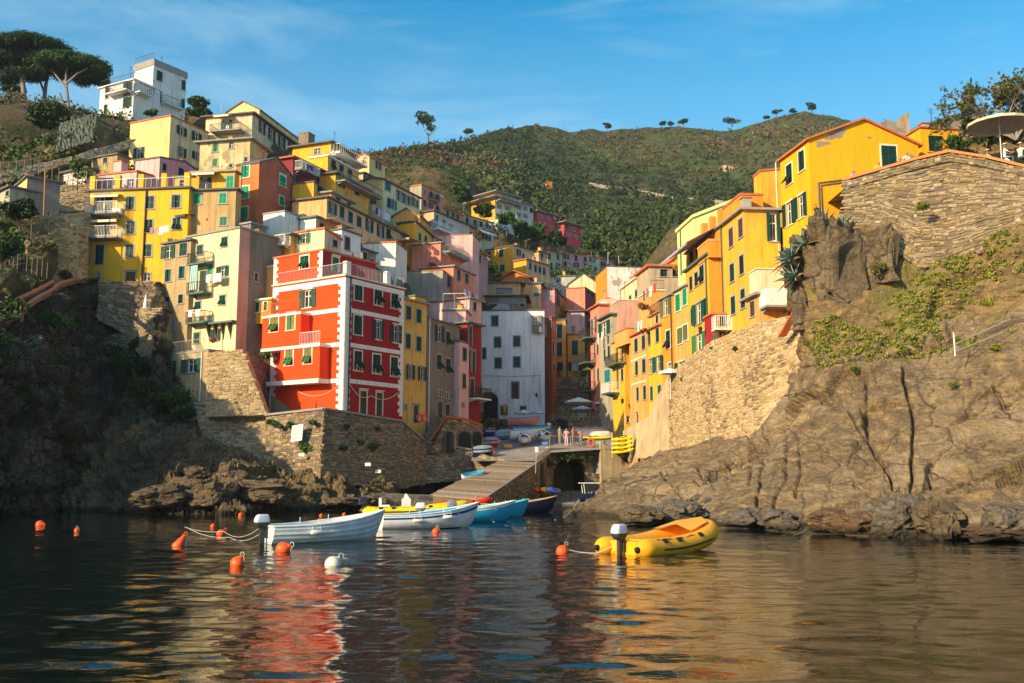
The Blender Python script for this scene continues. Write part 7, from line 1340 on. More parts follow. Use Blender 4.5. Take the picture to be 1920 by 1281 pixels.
boat('white fishing boat hull behind the striped covers', onl(956, 832, 95, .2), R(8), 3.4, 1.4, [GELW, NAVY], .6, .9, 0, 2, inner=AQUA, name='drawn_up_boat')
boat('small navy boat by the foot of the arched stairs', onl(886, 861, 85.6), R(10), 1.9, 1.1, [NAVY], .45, .62, 0, 1, inner=GREYM, name='drawn_up_boat', cover=[paint((.2, .27, .32), .8, 'grey_canvas')])
boat('red boat with a grey cover near the arched stairs', onl(898, 840, 90), R(6), 1.9, 1.1, [RED2], .45, .6, 0, 1, cover=[paint((.3, .33, .36), .8, 'pale_canvas')], name='covered_boat')
boat('blue boat standing by the dark ivy wall', onl(903, 815, 98), R(60), 2.6, 1.2, [BLUE, GELW], .5, .8, 0, 2, inner=GELW, name='drawn_up_boat', stripe=2)
boat('grey-blue covered boat between the red boat and the stacked boats', onl(928, 824, 97), R(5), 1.9, 1.1, [paint((.2, .3, .42), .6, 'grey_blue')], .4, .6, 0, 1, cover=[paint((.35, .38, .45), .8, 'lilac_canvas')], name='covered_boat')
boat('long white boat with a blue side below the restaurant terrace', onl(1078, 812, 103), R(3), 3.7, 1.2, [GELW, BLUE], .34, .5, 0, 2, stripe=1, inner=GELW, name='drawn_up_boat')
boat('cream boat turned keel up beside the bicycles', onl(1092, 822, 97.5, .35), 0, 3.2, 1.2, [paint((.72, .66, .52), .5, 'cream_hull')], .35, .5, 0, 0, rot=(math.pi, 0, R(4)), name='upturned_boat')
for i, (px, py) in enumerate(((1112, 826), (1116, 832))): kayak(['upper', 'lower'][i]+' long yellow kayak under the cream upturned boat', onl(px, py, 96.5), (0, 0, R(4)), 3.3, .6, .3, YPL)
rk = empty('kayak_rack', onl(1148, 850, 89.6), 'pale timber rack holding the four yellow kayaks', 'rack')
for s_ in (0, 1.75):
    mb = MB(); mb.box((s_-.05, 0, -.4), (s_+.05, .1, 1.9)); mb.build('upright', paint((.5, .38, .2), .8, 'pale_timber'), rk)
    for z in (.1, .5, .9, 1.3): mb = MB(); mb.box((s_-.03, -.6, z), (s_+.03, -.001, z+.06)); mb.build('arm', paint((.5, .38, .2), .8, 'pale_timber'), rk)
for i, nm in enumerate(('bottom', 'second lowest', 'second highest', 'topmost')): kayak(nm+' of the four yellow kayaks stacked by the golden wall', onl(1167, 846-i*8.0, 89), (R(25), R(-9), R(5)), 2.2, .55, .3, YPL)
for i, (c_, nm) in enumerate(((RPL, 'red'), (OPL, 'orange'), (SKYB if False else paint((.01, .16, .60), .35, 'blue_plastic'), 'blue'))): kayak(nm+' kayak leaning side by side on the shingle by the tunnel', P(1014+i*12, 920, 82.0), (R(35), 0, R(62)), 2.4, .85, .42, c_)
bb = boat('small boat with a white canopy frame behind the tip of the right-hand rocks', onl(1088, 936, 80), R(8), 2.4, 1.1, [NAVY], .4, .55, 0, 1, name='canopy_boat')
mb = MB()
for x in (.2, 1.7):
    for y in (-.45, .45): mb.tube([(x+.1, y, .45), (x, y, 1.25)], .03, 5)
mb.hexa([(-.05, -.5, 1.25), (1.85, -.5, 1.25), (1.85, .5, 1.25), (-.05, .5, 1.25)], [(-.05, -.5, 1.31), (1.85, -.5, 1.31), (1.85, .5, 1.31), (-.05, .5, 1.31)]); mb.build('canopy_frame', WHITE, bb)
# ------------------------------------------------------------------ parasols
def parasol(label, px, py, w, Y, mat, hgt=2.4, closed=False, n_=8, cat='parasol', group=None, vh=.22, zb=None):
    s_ = Y/F; r = w*s_/2; top = P(px, py, Y); root = empty('parasol', top-Vector((0, 0, hgt)), label, cat, group=group)
    mb = MB(); mb.tube([(0, 0, -.3 if zb is None else zb), (0, 0, hgt)], .03, 6); mb.build('pole', WHITE if not closed else WOOD, root); mb = MB()
    if closed: mb.lathe([(.02, hgt+.05), (.06, hgt-.1), (.20, hgt-.9), (.26, hgt-1.5), (.12, hgt-1.75), (.04, hgt-1.8)], 10); mb.build('folded_canopy', mat, root); return root
    vs = [(0, 0, hgt)]; 
    for k in range(n_*2): a = math.pi*k/n_; q = r*(1 if k % 2 == 0 else .955); vs.append((q*math.cos(a), q*math.sin(a), hgt-r*vh*(1.0 if k % 2 == 0 else .93)-.12))
    k0 = len(vs)
    for k in range(n_*2): x, y, z = vs[1+k]; vs.append((x*1.0, y*1.0, z-.16))
    m2 = n_*2; mb.add(vs, [(0, 1+k, 1+(k+1) % m2) for k in range(m2)]+[(1+k, k0+k, k0+(k+1) % m2, 1+(k+1) % m2) for k in range(m2)]); mb.build('canopy', mat, root)
    mb = MB()
    for k in range(n_): a = 2*math.pi*k/n_; mb.tube([(0, 0, hgt-.08), (r*.98*math.cos(a), r*.98*math.sin(a), hgt-r*vh-.15)], .012, 4, cap=False)
    mb.build('ribs', WHITE, root); return root
WC = paint((.78, .78, .78), .9, 'white_canvas'); BEIGE = paint((.62, .50, .34), .9, 'beige_canvas')
parasol('largest white parasol in the middle of the restaurant terrace', 1085, 745, 54, 110, WC, 2.9)
parasol('white parasol lower and just behind the largest terrace parasol', 1092, 760, 38, 114, WC, 2.3)
parasol('white terrace parasol left of the pair by the lemon corner house', 1130, 750, 34, 113, WC, 2.6)
parasol('white terrace parasol touching the lemon corner house', 1146, 754, 34, 108.5, WC, 2.6)
parasol('white parasol in front of the whitewashed house, left of the pale blue one', 982, 768, 34, 109, WC, 2.2)
parasol('pale blue parasol at the right corner of the whitewashed house', 1008, 768, 28, 108, paint((.5, .62, .72), .9, 'pale_blue_canvas'), 2.2)
parasol('lime green parasol on a balcony at the end of the alley', 1101, 689, 19, 121, paint((.45, .55, .03), .9, 'lime_canvas'), 2.0)
parasol('large white square parasol at the foot of the orange row house', 1256, 690, 44, 77.5, WC, 2.2, n_=4)
parasol('big beige parasol over the diners on the upper right terrace', 1872, 212, 122, 57.5, BEIGE, 3.0, n_=8, vh=.30)
parasol('folded white parasol on the bastion left of the brown house', 274, 552, 10, 84.5, WC, 1.9, closed=True)
# ------------------------------------------------------------------ people
SKIN = paint((.45, .24, .15), .6, 'skin'); HAIRD = paint((.03, .018, .01), .7, 'dark_hair'); HAIRB = paint((.20, .11, .04), .7, 'brown_hair')
def person(label, pos, rz, shirt, trous, pose='stand', hair=HAIRD, hgt=1.72, cat='person', hat=None, lean=0.0):
    """one continuous skinned figure"""
    root = empty('person', pos, label, cat, rz); k = hgt/1.72
    V_ = {}; E = []; Rr = {}
    def J(n_, x, y, z, r): V_[n_] = (x*k, y*k, z*k); Rr[n_] = r*k
    sit = pose == 'sit'; hz = .50 if sit else .92; J('pel', 0, 0, hz, .135); J('wai', 0, -.01-lean*.25, hz+.18, .115); J('che', 0, -.0-lean*.7, hz+.40, .145); J('nec', 0, -lean*1.0, hz+.55, .055); J('hea', 0, -.03-lean*1.15, hz+.68, .082); J('top', 0, -.02-lean*1.25, hz+.78, .075)
    E += [('pel', 'wai'), ('wai', 'che'), ('che', 'nec'), ('nec', 'hea'), ('hea', 'top')]
    for s_, n_ in ((-1, 'l'), (1, 'r')):
        st = 0.0 if pose != 'walk' else s_*.22
        if sit: J(n_+'kn', s_*.12, -.44, .50, .075); J(n_+'an', s_*.12, -.42, .09, .045); J(n_+'to', s_*.12, -.58, .04, .035)
        else: J(n_+'kn', s_*.10, -.02-st*.5, .48, .068); J(n_+'an', s_*.10, .02-st, .09, .042); J(n_+'to', s_*.11, -.13-st, .035, .034)
        J(n_+'hi', s_*.09, 0, hz-.05, .10)
        E += [('pel', n_+'hi'), (n_+'hi', n_+'kn'), (n_+'kn', n_+'an'), (n_+'an', n_+'to')]
        y0 = -lean*.85; J(n_+'sh', s_*.18, y0, hz+.47, .062)
        if pose in ('lean', 'sit'): J(n_+'el', s_*.25, y0-.22, hz+.26, .042); J(n_+'wr', s_*.12, y0-.44, hz+.30, .03)
        elif pose == 'cup' and s_ == 1: J(n_+'el', s_*.27, y0-.12, hz+.24, .042); J(n_+'wr', s_*.18, y0-.30, hz+.42, .03)
        else: J(n_+'el', s_*.25, y0+.03, hz+.20, .042); J(n_+'wr', s_*.27, y0-.08, hz-.04, .03)
        wv = Vector(V_[n_+'wr'])/k; ev = Vector(V_[n_+'el'])/k; dv = (wv-ev).normalized(); J(n_+'ha', *(wv+dv*.07), .034)
        E += [('che', n_+'sh'), (n_+'sh', n_+'el'), (n_+'el', n_+'wr'), (n_+'wr', n_+'ha')]
        sidev = dv.cross(Vector((0, 0, 1))).normalized() if abs(dv.z) < .9 else Vector((0, 1, 0))
        for f in range(5):
            o_ = (f-1.5)*.019 if f < 4 else -.045; ln = (.06, .072, .068, .05, .045)[f]; b0 = wv+dv*(.09 if f < 4 else .04)+sidev*o_; J(n_+'f%d' % f, *(b0+dv*ln*.6+Vector((0, 0, -.012))), .010); J(n_+'g%d' % f, *(b0+dv*ln+Vector((0, 0, -.03))), .008); E += [(n_+'ha', n_+'f%d' % f), (n_+'f%d' % f, n_+'g%d' % f)]
    names = list(V_); me = bpy.data.meshes.new('body'); me.from_pydata([V_[n_] for n_ in names], [(names.index(a_), names.index(b_)) for a_, b_ in E], [])
    o = bpy.data.objects.new('body', me); COL.objects.link(o); md = o.modifiers.new('s', 'SKIN'); sk_ = me.skin_vertices[0].data
    for i, n_ in enumerate(names): sk_[i].radius = (Rr[n_], Rr[n_]*.9); sk_[i].use_root = (n_ == 'pel')
    o.modifiers.new('ss', 'SUBSURF').levels = 1; dg = bpy.context.evaluated_depsgraph_get(); m2 = bpy.data.meshes.new_from_object(o.evaluated_get(dg)); bpy.data.objects.remove(o)
    m2.materials.clear(); [m2.materials.append(q) for q in (SKIN, shirt, trous, BLK, hair)]
    hd = V_['hea'][2]
    for p_ in m2.polygons:
        c = p_.center; z = c.z/k; p_.use_smooth = True
        arm = abs(c.x/k) > .215 and not (z < hz-.1)
        if z > hz+.585: mi = 4 if (z > hz+.74 or c.y/k > -lean*1.15+.0) else 0
        elif arm: mi = 1 if z > hz+.33 or pose == 'stand' and z > hz+.25 else 0
        elif z > hz+.0 and z < hz+.53 and not (sit and c.y/k < -.2 and z < hz+.12): mi = 1 if abs(c.y/k+lean*.85) < .21 or z < hz+.2 else 0
        elif z < .085: mi = 3
        else: mi = 2 if z < hz+.3 else 0
        p_.material_index = mi
    b_ = mesh_obj('body', m2, root)
    if hat:
        mb = MB(); mb.lathe([(.16, 0), (.17, .015), (.09, .03), (.085, .10), (.001, .13)], 12, 0, Matrix.Translation((0, -.03*k-lean*1.2*k, V_['top'][2]+.0))); mb.build('hat', hat, root)
    mb = MB(); hx, hy, hz_ = V_['hea']; mb.hexa([(-.012, hy-.10*k, hz_-.03), (.012, hy-.10*k, hz_-.03), (.015, hy-.07*k, hz_-.03), (-.015, hy-.07*k, hz_-.03)], [(-.006, hy-.085*k, hz_+.03), (.006, hy-.085*k, hz_+.03), (.008, hy-.07*k, hz_+.03), (-.008, hy-.07*k, hz_+.03)])
    for s_ in (-1, 1): mb.box((s_*.03-.008, hy-.083*k, hz_+.02), (s_*.03+.008, hy-.07*k, hz_+.032)); mb.box((s_*.085-.01, hy-.01, hz_-.03), (s_*.085+.01, hy+.02, hz_+.025))
    mb.build('face', paint((.16, .07, .05), .6, 'features'), root); return root
C = cloth
def feet(px, py, Y): return P(px, py, Y)
wy = lambda x: UY(x)+.55
def leaner(label, px, pyh, shirt, hair=HAIRD, h_=1.7, pose='lean', hat=None, lean=.22):
    Y = wy(px); top = P(px, pyh, Y); return person(label, top-Vector((0, 0, h_*.985)), R(rnd.uniform(-15, 15)), shirt, C((.1, .1, .14)), pose, hair, h_, lean=lean, hat=hat)
leaner('man in a white shirt leaning on the stone wall', 1697, 288, C((.75, .75, .75)))
leaner('person in a black top beside the man in white on the wall', 1683, 298, C((.02, .02, .025)), h_=1.6)
leaner('person in a yellow top peering over the wall coping', 1642, 306, C((.80, .60, .02)), HAIRB)
leaner('person in a light blue top at the left end of the stone wall', 1596, 322, C((.25, .45, .62)), h_=1.6)
for px, pyh, sh_, nm, ht in ((1850, 283, C((.45, .35, .25)), 'diner in brown with a straw hat behind the railing, leftmost at the terrace table', BEIGE), (1882, 272, C((.75, .72, .66)), 'diner in white with a straw hat under the beige parasol', BEIGE), (1884, 290, C((.70, .62, .48)), 'diner in a cream top in front of the table under the beige parasol', None), (1912, 270, C((.62, .58, .50)), 'diner in beige at the right edge under the parasol', BEIGE)):
    Y = UY(px)+2.0; top = P(px, pyh, Y); person(nm, top-Vector((0, 0, 1.28)), R(rnd.uniform(60, 120)), sh_, C((.08, .12, .14)), 'sit', HAIRB, 1.72, hat=ht)
GZ = lambda Y: cap(Y)+.05
def walker(label, px, Y, rz, sh_, tr_c, pose='stand', h_=1.7, hair=HAIRD): return person(label, PZ(px, Y, GZ(Y)), R(rz), sh_, tr_c, pose, hair, h_)
walker('person in a pink shirt and pale trousers at the bridge railing', 1062, 91.3, 10, C((.70, .35, .32)), C((.72, .55, .52)), 'cup', 1.72, HAIRB)
walker('person in an orange top beside the one in pink on the bridge', 1075, 93.2, 60, C((.65, .30, .18)), C((.35, .2, .15)))
walker('child in red walking up the street near the striped boats', 1045, 94.5, 170, C((.40, .02, .04)), C((.25, .02, .04)), 'walk', 1.35)
walker('person in dark blue walking past the stacked boats', 1040, 101, 160, C((.02, .03, .08)), C((.12, .22, .30)), 'walk')
walker('person in a white shirt and jeans behind the stacked boats', 1029, 99, 190, C((.6, .6, .58)), C((.16, .24, .34)), 'walk')
walker('person in green further along the bridge railing', 1049, 93.6, 120, C((.2, .3, .2)), C((.3, .25, .2)), 'stand')
walker('person in a terracotta shirt at the far end of the bridge railing', 1089, 92.0, 200, C((.55, .2, .12)), C((.2, .2, .22)), 'cup', 1.6)
for i, (px, sh_, nm) in enumerate(((1112, (.05, .05, .06), 'dark-clothed waiter'), (1124, (.30, .08, .07), 'diner in maroon'), (1100, (.10, .12, .2), 'diner in dark blue'), (1140, (.45, .42, .4), 'diner in pale grey'))):
    person(nm+' on the shaded restaurant terrace', PZ(px, 112.2+i*.5, 8.45), R(rnd.uniform(0, 360)), C(sh_), C((.1, .1, .12)), 'stand' if i == 0 else 'sit', HAIRD, 1.7)
person('person in a yellow dress at the red door of the whitewashed house', P(946, 783, 115.5), 0, C((.6, .45, .08)), C((.5, .35, .08)), 'stand', HAIRD, 1.6)
person('man in a white shirt on the balcony of the stepped yellow house', P(624, 306, 108.8), R(-20), C((.65, .60, .60)), C((.06, .06, .09)), 'lean', HAIRB, 1.72, lean=.1)
# ------------------------------------------------------------------ washing
def hl(h, face, x0, y0, x1, y1, out): 
    def g(x, y): s_, z = h.loc(face, x, y); return h.C+(h.u*s_ if face == 'R' else h.v*s_)+Vector((0, 0, z))+(-h.v if face == 'R' else -h.u)*out
    return g(x0, y0), g(x1, y1)
laundry(hl(HC, 'L', 400, 518, 428, 514, .7), [(.7, .7, .72), (.75, .35, .25), (.72, .72, .7), (.6, .6, .6)], 'white and orange washing below a window of the tall cream house', (.5, .6))
laundry(hl(HC, 'L', 368, 585, 397, 582, 1.0), [(.72, .72, .72), (.65, .64, .6)], 'white towels on the lowest balcony of the tall cream house', (.6, .8))
laundry(hl(H['pent'], 'L', 335, 443, 372, 438, 3.4), [(.3, .22, .22), (.5, .25, .2), (.75, .75, .75), (.7, .7, .7)], 'washing in front of the orange penthouse', (.5, .6))
laundry(hl(H['peachbig'], 'R', 690, 386, 722, 404, .6), [(.35, .3, .6), (.03, .03, .2), (.5, .45, .7), (.45, .25, .5), (.4, .5, .7), (.65, .68, .75), (.6, .65, .75)], 'long line of purple and pale blue washing on the long peach house', (.5, .7))
laundry(hl(H['darkred'], 'R', 552, 306, 580, 316, 1.0), [(.6, .4, .4), (.1, .12, .2), (.08, .08, .12), (.3, .35, .45)], 'dark washing on the dark red house behind the orange tower', (.5, .8))
laundry(hl(H['salmonB'], 'R', 856, 541, 886, 556, .8), [(.5, .58, .8), (.6, .68, .8), (.1, .15, .4), (.6, .6, .7)], 'pale blue washing below the salmon house with tall shutters', (.6, .7))
laundry(hl(H['pkC'], 'R', 1040, 560, 1058, 562, .6), [(.7, .35, .5), (.75, .6, .65)], 'pink sheets above the alley', (.8, .9))
laundry(hl(H['whside'], 'R', 1018, 598, 1031, 612, .9), [(.5, .52, .65), (.5, .52, .65), (.65, .68, .75)], 'lilac washing hanging at the corner of the whitewashed house', (.7, 1.1))
laundry(hl(H['peach12'], 'L', 1234, 548, 1262, 530, 1.6), [(.03, .10, .30), (.35, .12, .12), (.7, .7, .65), (.6, .02, .05)], 'blue and red washing on the right bank terrace', (.7, .9))
laundry(hl(H['row3'], 'L', 1205, 606, 1222, 600, .8), [(.05, .5, .3), (.7, .7, .7), (.65, .65, .66)], 'green and white washing above the lemon yellow row house', (.5, .8))
laundry(hl(H['gr6'], 'L', 1131, 628, 1147, 620, .8), [(.72, .72, .72), (.68, .68, .66)], 'white washing under the big green shutters in the grey-green house', (.6, 1.0))

# cafe chairs and fish crates in the street
def chair(px, Y, z, rz, label, mat=WHITE):
    root = empty('cafe_chair', PZ(px, Y, z), label, 'chair', R(rz), group='white chairs on the restaurant terrace'); mb = MB(); mb.box((-.22, -.22, .42), (.22, .22, .46)); mb.build('seat', mat, root); mb = MB(); mb.box((-.22, .19, .47), (.22, .22, .9)); mb.build('backrest', mat, root)
    for x in (-.2, .17):
        for y in (-.2, .17): mb = MB(); mb.box((x, y, 0), (x+.03, y+.03, .42)); mb.build('leg', mat, root)
for i in range(9): chair(1072+i*9.5, 110.6+(i % 3)*.5, 8.42, rnd.uniform(0, 360), ['white chair at the left end of the restaurant terrace', 'white chair second from the left on the restaurant terrace', 'white chair by the pole of the largest terrace parasol', 'white chair just right of the largest parasol pole', 'white chair in the middle of the terrace row', 'white chair between the two groups of terrace parasols', 'white chair third from the right on the restaurant terrace', 'white chair second from the right on the restaurant terrace', 'white chair nearest the lemon corner house on the terrace'][i])
for i, (px, Y, c_, lb) in enumerate(((1022, 92.5, (.02, .12, .40), 'blue plastic crate beside the dark striped boat'), (950, 90.5, (.5, .32, .12), 'wooden crate in front of the blue striped boat'), (918, 87.5, (.55, .08, .04), 'red crate near the small navy boat'), (1126, 93, (.1, .3, .2), 'green crate behind the bridge railing'), (935, 101, (.4, .4, .38), 'grey crate by the lilac covered boat'))):
    root = empty('crate', PZ(px, Y, cap(Y)+.05), lb, 'crate', rnd.uniform(-.5, .5)); m_ = paint(c_, .6, 'crate_plastic')
    mb = MB(); mb.box((-.4, -.28, 0), (.4, .28, .04)); mb.build('base', m_, root)
    for q in (((-.4, -.28, .041), (.4, -.25, .32)), ((-.4, .25, .041), (.4, .28, .32)), ((-.4, -.249, .041), (-.37, .249, .32)), ((.37, -.249, .041), (.4, .249, .32))): mb = MB(); mb.box(*q); mb.build('side', m_, root)
# ------------------------------------------------------------------ trees and plants
def pine(label, base, Y, crown_list, limbs, seed, r0=.35):
    root = empty('umbrella_pine', P(base[0], base[1], Y), label, 'pine tree'); o_ = root.location; mb = MB(); g = random.Random(seed)
    for pts_, r1, r2 in limbs:
        q = [P(x, y, Y+dy)-o_ for x, y, dy in pts_]; n_ = len(q); mb.tube(q, [r1+(r2-r1)*i/(n_-1) for i in range(n_)], 7)
    mb.build('trunk', M_BARKG, root); bl = []
    s_ = Y/F
    for (x, y, rx, ry, tone) in crown_list:
        c = P(x, y, Y)-o_; n2 = int(rx*ry/9)+3
        for k in range(n2):
            a = g.uniform(0, 6.28); q = math.sqrt(g.random()); xx = c.x+q*math.cos(a)*rx*s_; yy = c.y+q*math.sin(a)*rx*s_*.8; zz = c.z+(1-q*q)*ry*s_*.75-ry*s_*.25+g.uniform(-.3, .3)*ry*s_
            bl.append((xx, yy, zz, 1.25, 1.2, .55, 190, min(1, max(0, tone+g.uniform(-.2, .25)))))
    Vv, Ff, Tt = leaves(bl, .20, seed, .15, asp=.3); mesh_obj('crown', np_mesh('crown', Vv, Ff, M_PINE, Tt), root); return root
pine('largest umbrella pine on the left hilltop, wide dark crown', (45, 195), 136, [(52, 92, 82, 24, .42), (10, 112, 50, 20, .35), (95, 118, 50, 20, .4), (45, 140, 30, 9, .25)], [([(46, 200, 0), (44, 165, 0), (40, 140, 0)], .40, .30), ([(42, 150, 0), (20, 118, 1), (-5, 100, 2)], .3, .12), ([(42, 148, 0), (60, 125, -1), (78, 108, -2)], .3, .1), ([(41, 140, 0), (45, 118, 1), (55, 95, 2)], .3, .1)], 3)
pine('umbrella pine in front with a forked leaning trunk, right of the largest pine', (134, 228), 131, [(125, 118, 52, 17, .6), (160, 122, 38, 15, .55), (105, 112, 30, 12, .6), (185, 132, 18, 10, .4)], [([(136, 230, 0), (128, 195, 0), (124, 155, 0)], .26, .17), ([(134, 228, 0), (117, 190, 0), (112, 175, 0)], .2, .15), ([(124, 165, 0), (100, 135, 1), (92, 122, 1)], .18, .08), ([(124, 158, 0), (145, 138, -1), (165, 128, -1)], .18, .08), ([(124, 158, 0), (124, 135, 0), (128, 120, 0)], .18, .08)], 4)
pine('dark umbrella pine behind the forked one', (88, 190), 139, [(88, 135, 34, 13, .2), (170, 150, 30, 10, .25)], [([(82, 195, 0), (86, 160, 0), (90, 138, 0)], .35, .15), ([(84, 175, 0), (74, 150, 0), (66, 132, 0)], .2, .08)], 6)
pine('small pine at the left edge below the largest crown', (28, 192), 137, [(26, 168, 14, 6, .3), (20, 150, 18, 7, .25)], [([(30, 196, 0), (28, 178, 0), (27, 165, 0)], .15, .08)], 7)
tree('evergreen_oak', 90, 262, 106, 4.6, 'round dark evergreen at the foot of the umbrella pines', crown=(1.3, 1, 1.0), n=2600, leaf=.26, seed=3, trunk=.15, blobs=9, tone=.2)
tree('leafy_tree', 362, 236, 140, 4.6, 'dark leafy tree between the white villa and the large pale house', crown=(1.5, 1, .9), n=1500, leaf=.3, seed=5, trunk=.1, tone=.3)
tree('shrub_tree', 285, 224, 118, 1.6, 'dark clipped bush in front of the white villa', crown=(1.8, 1, .8), n=700, leaf=.2, seed=6, trunk=.1, tone=.3)
tree('leafy_tree', 38, 432, 80, 2.9, 'dark rounded tree below the narrow yellow cottage on the left edge', crown=(1.6, 1, .9), n=1800, leaf=.2, seed=8, trunk=.15, tone=.25)
tree('hedge_tree', 15, 505, 74, 3.0, 'tall feathery green shrub at the left edge below the rounded tree', crown=(1.6, 1, 1), n=2000, leaf=.2, seed=9, trunk=.1, tone=.5)
tree('young_tree', 145, 345, 90, 2.8, 'bright green bush in front of the pale pink cottage', crown=(1.2, 1, 1), n=700, leaf=.16, seed=10, trunk=.1, tone=.8)
# plants over the left hillside
bl = []; bh = []
for k in range(26000):
    i = rnd.randrange(1, 198); j = rnd.randrange(1, 148); p = V_[i, j]
    if p[2] < 1: continue
    pxx = 960+F*p[0]/(p[1]*ct+(p[2]-CH)*st)
    if not (-120 < pxx < 250 or (380 < pxx < 600 and p[1] > 150) or (650 < pxx < 1110 and p[1] > 140)): continue
    f = float(fbm([p*.12], 3, 61)[0]); 
    if f < -.6 or rnd.random() > .75: continue
    r_ = rnd.uniform(.5, 1.6)*(1.5 if p[1] > 140 else 1.25 if p[1] > 92 else 1); (bl if f > -.1 else bh).append((p[0]+rnd.uniform(-.6, .6), p[1]+rnd.uniform(-.6, .6), p[2]+r_*.3, r_, r_, r_*.65, 30, min(1, max(0, .4+f*.6+rnd.uniform(-.3, .3)))))
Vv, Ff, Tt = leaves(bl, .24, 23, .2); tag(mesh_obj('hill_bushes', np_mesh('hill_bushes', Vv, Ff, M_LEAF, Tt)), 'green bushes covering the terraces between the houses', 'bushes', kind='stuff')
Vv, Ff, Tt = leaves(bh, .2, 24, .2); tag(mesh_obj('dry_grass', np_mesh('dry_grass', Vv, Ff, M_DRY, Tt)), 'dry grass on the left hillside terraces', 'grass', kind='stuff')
# single trees on the skyline and slopes
for i, (px, py, Yd, hh, lb) in enumerate(((803, 262, 300, 9.5, 'bushy tree standing alone on the near ridge above the village'), (1140, 247, 425, 5.5, 'lone small pine on the middle of the far ridge'), (1241, 240, 428, 4.5, 'first of three small ridge pines counting from the left'), (1257, 240, 430, 4.2, 'middle of the three small ridge pines'), (1281, 241, 432, 6.5, 'tallest of the three small ridge pines, on their right'), (1372, 246, 436, 9.0, 'slim bare-stemmed tree leaning on the dip of the ridge'), (1438, 226, 430, 3.5, 'tiny tree left of the twin flat-topped pines'), (1456, 222, 428, 6.0, 'flat-topped pine pair on the right-hand summit'), (1487, 217, 428, 4.5, 'low shrub tree on the crest between the summit pines'), (1523, 216, 428, 7.5, 'thin pine with a flat crown at the right of the summit'), (876, 260, 330, 5, 'bare bush on the saddle right of the bushy ridge tree'))):
    tree('ridge_tree', px, py+2, Yd, hh*(.8 if i else .95), lb, n=420, leaf=.5 if i else .55, seed=30+i, crown=(1.5 if i else 1.2, 1, .55 if i else .9), trunk=.5 if i else .25, tone=.3, mat=M_LEAF)
for i, (px, py, Yd, hh, lb) in enumerate(((905, 415, 168, 7, 'green tree directly below the modern yellow block'), (950, 430, 165, 6.5, 'green tree right of the cream house with the white awning'), (985, 452, 168, 8, 'dense green tree below the crimson houses, left one'), (1012, 455, 170, 8, 'dense green tree below the crimson houses, middle one'), (1045, 462, 172, 7, 'dense green tree below the smaller crimson house'), (870, 385, 176, 8, 'dark green tree left of the modern yellow block'), (1110, 470, 180, 7, 'tree right of the crimson houses at the foot of the slope'))):
    tree('leafy_tree', px, py+6, Yd, hh*.55, lb, n=1000, leaf=.36, seed=60+i, crown=(1.4, 1, .9), trunk=.15, tone=.45, blobs=8)
# bare fig tree above the parasol
root = empty('fig_tree', P(1905, 262, 60), 'half bare fig tree with tangled grey branches at the top right corner', 'tree'); mb = MB(); g = random.Random(9); tips = []
def grow(p, d_, L_, r_, lv):
    q = [p]; 
    for k in range(4): d_ = (d_+Vector((g.uniform(-.28, .28), g.uniform(-.28, .28), g.uniform(-.16, .2)))).normalized(); q.append(q[-1]+d_*L_/4)
    mb.tube(q, [r_*(1-.5*k/4) for k in range(5)], 5 if r_ > .02 else 3, cap=False, smooth=True)
    if lv == 0: tips.append(q[-1]); tips.append(q[2]); return
    for k in range(g.choice((3, 4)) if lv > 1 else 3):
        dd = (d_+Vector((g.uniform(-.9, .9), g.uniform(-.8, .8), g.uniform(-.5, .7)))).normalized(); grow(q[g.choice((2, 3, 4))], dd, L_*g.uniform(.55, .8), r_*.55, lv-1)
for k in range(6): a = g.uniform(0, 6.3); grow(Vector((0, 0, 0)), Vector((math.cos(a)*.7, math.sin(a)*.5, g.uniform(.7, 1.2))).normalized(), 2.2, .10, 4)
mb.build('branches', paint((.30, .24, .20), .9, 'fig_bark'), root)
bl = [(t.x, t.y, t.z, .16, .16, .12, 8, g.random()) for t in tips if (t.z < 4.4 and g.random() < .8)]
Vv, Ff, Tt = leaves(bl, .085, 5, .2); mesh_obj('leaves', np_mesh('leaves', Vv, Ff, leafmat('fig_leaf', (.02, .045, .008), (.07, .085, .018), (.15, .12, .03)), Tt), root)
# slope behind the terrace at the top right
patch('upper_slope', [[(1770, 300, 66), (1800, 245, 67), (1850, 225, 68), (1920, 215, 69), (2050, 200, 69), (2400, 170, 66)], [(1765, 300, 63), (1800, 262, 62.5), (1850, 245, 62), (1920, 240, 61.5), (2050, 230, 60), (2400, 200, 56)], [(1760, 320, 61), (1800, 312, 60.5), (1850, 312, 60), (1920, 318, 59), (2050, 330, 57), (2400, 330, 53)]], 60, 90, ROCKY, .25, .5, None, 3, block=(1.0, .8, (1, 1, 1), 0))
for i, (px, py, r_, lb) in enumerate(((1795, 272, .9, 'green bush beside the annex at the top of the stone wall'), (1822, 240, .9, 'olive bush under the fig tree, left side'), (1850, 262, 1.0, 'bush shaded by the beige parasol'), (1893, 250, .9, 'pale green bush behind the diners'), (1905, 215, 1.3, 'thick bush under the fig tree branches'))): bush(px, py, 60.5, r_, lb, n=600, leaf=.11, seed=80+i, tone=.35)
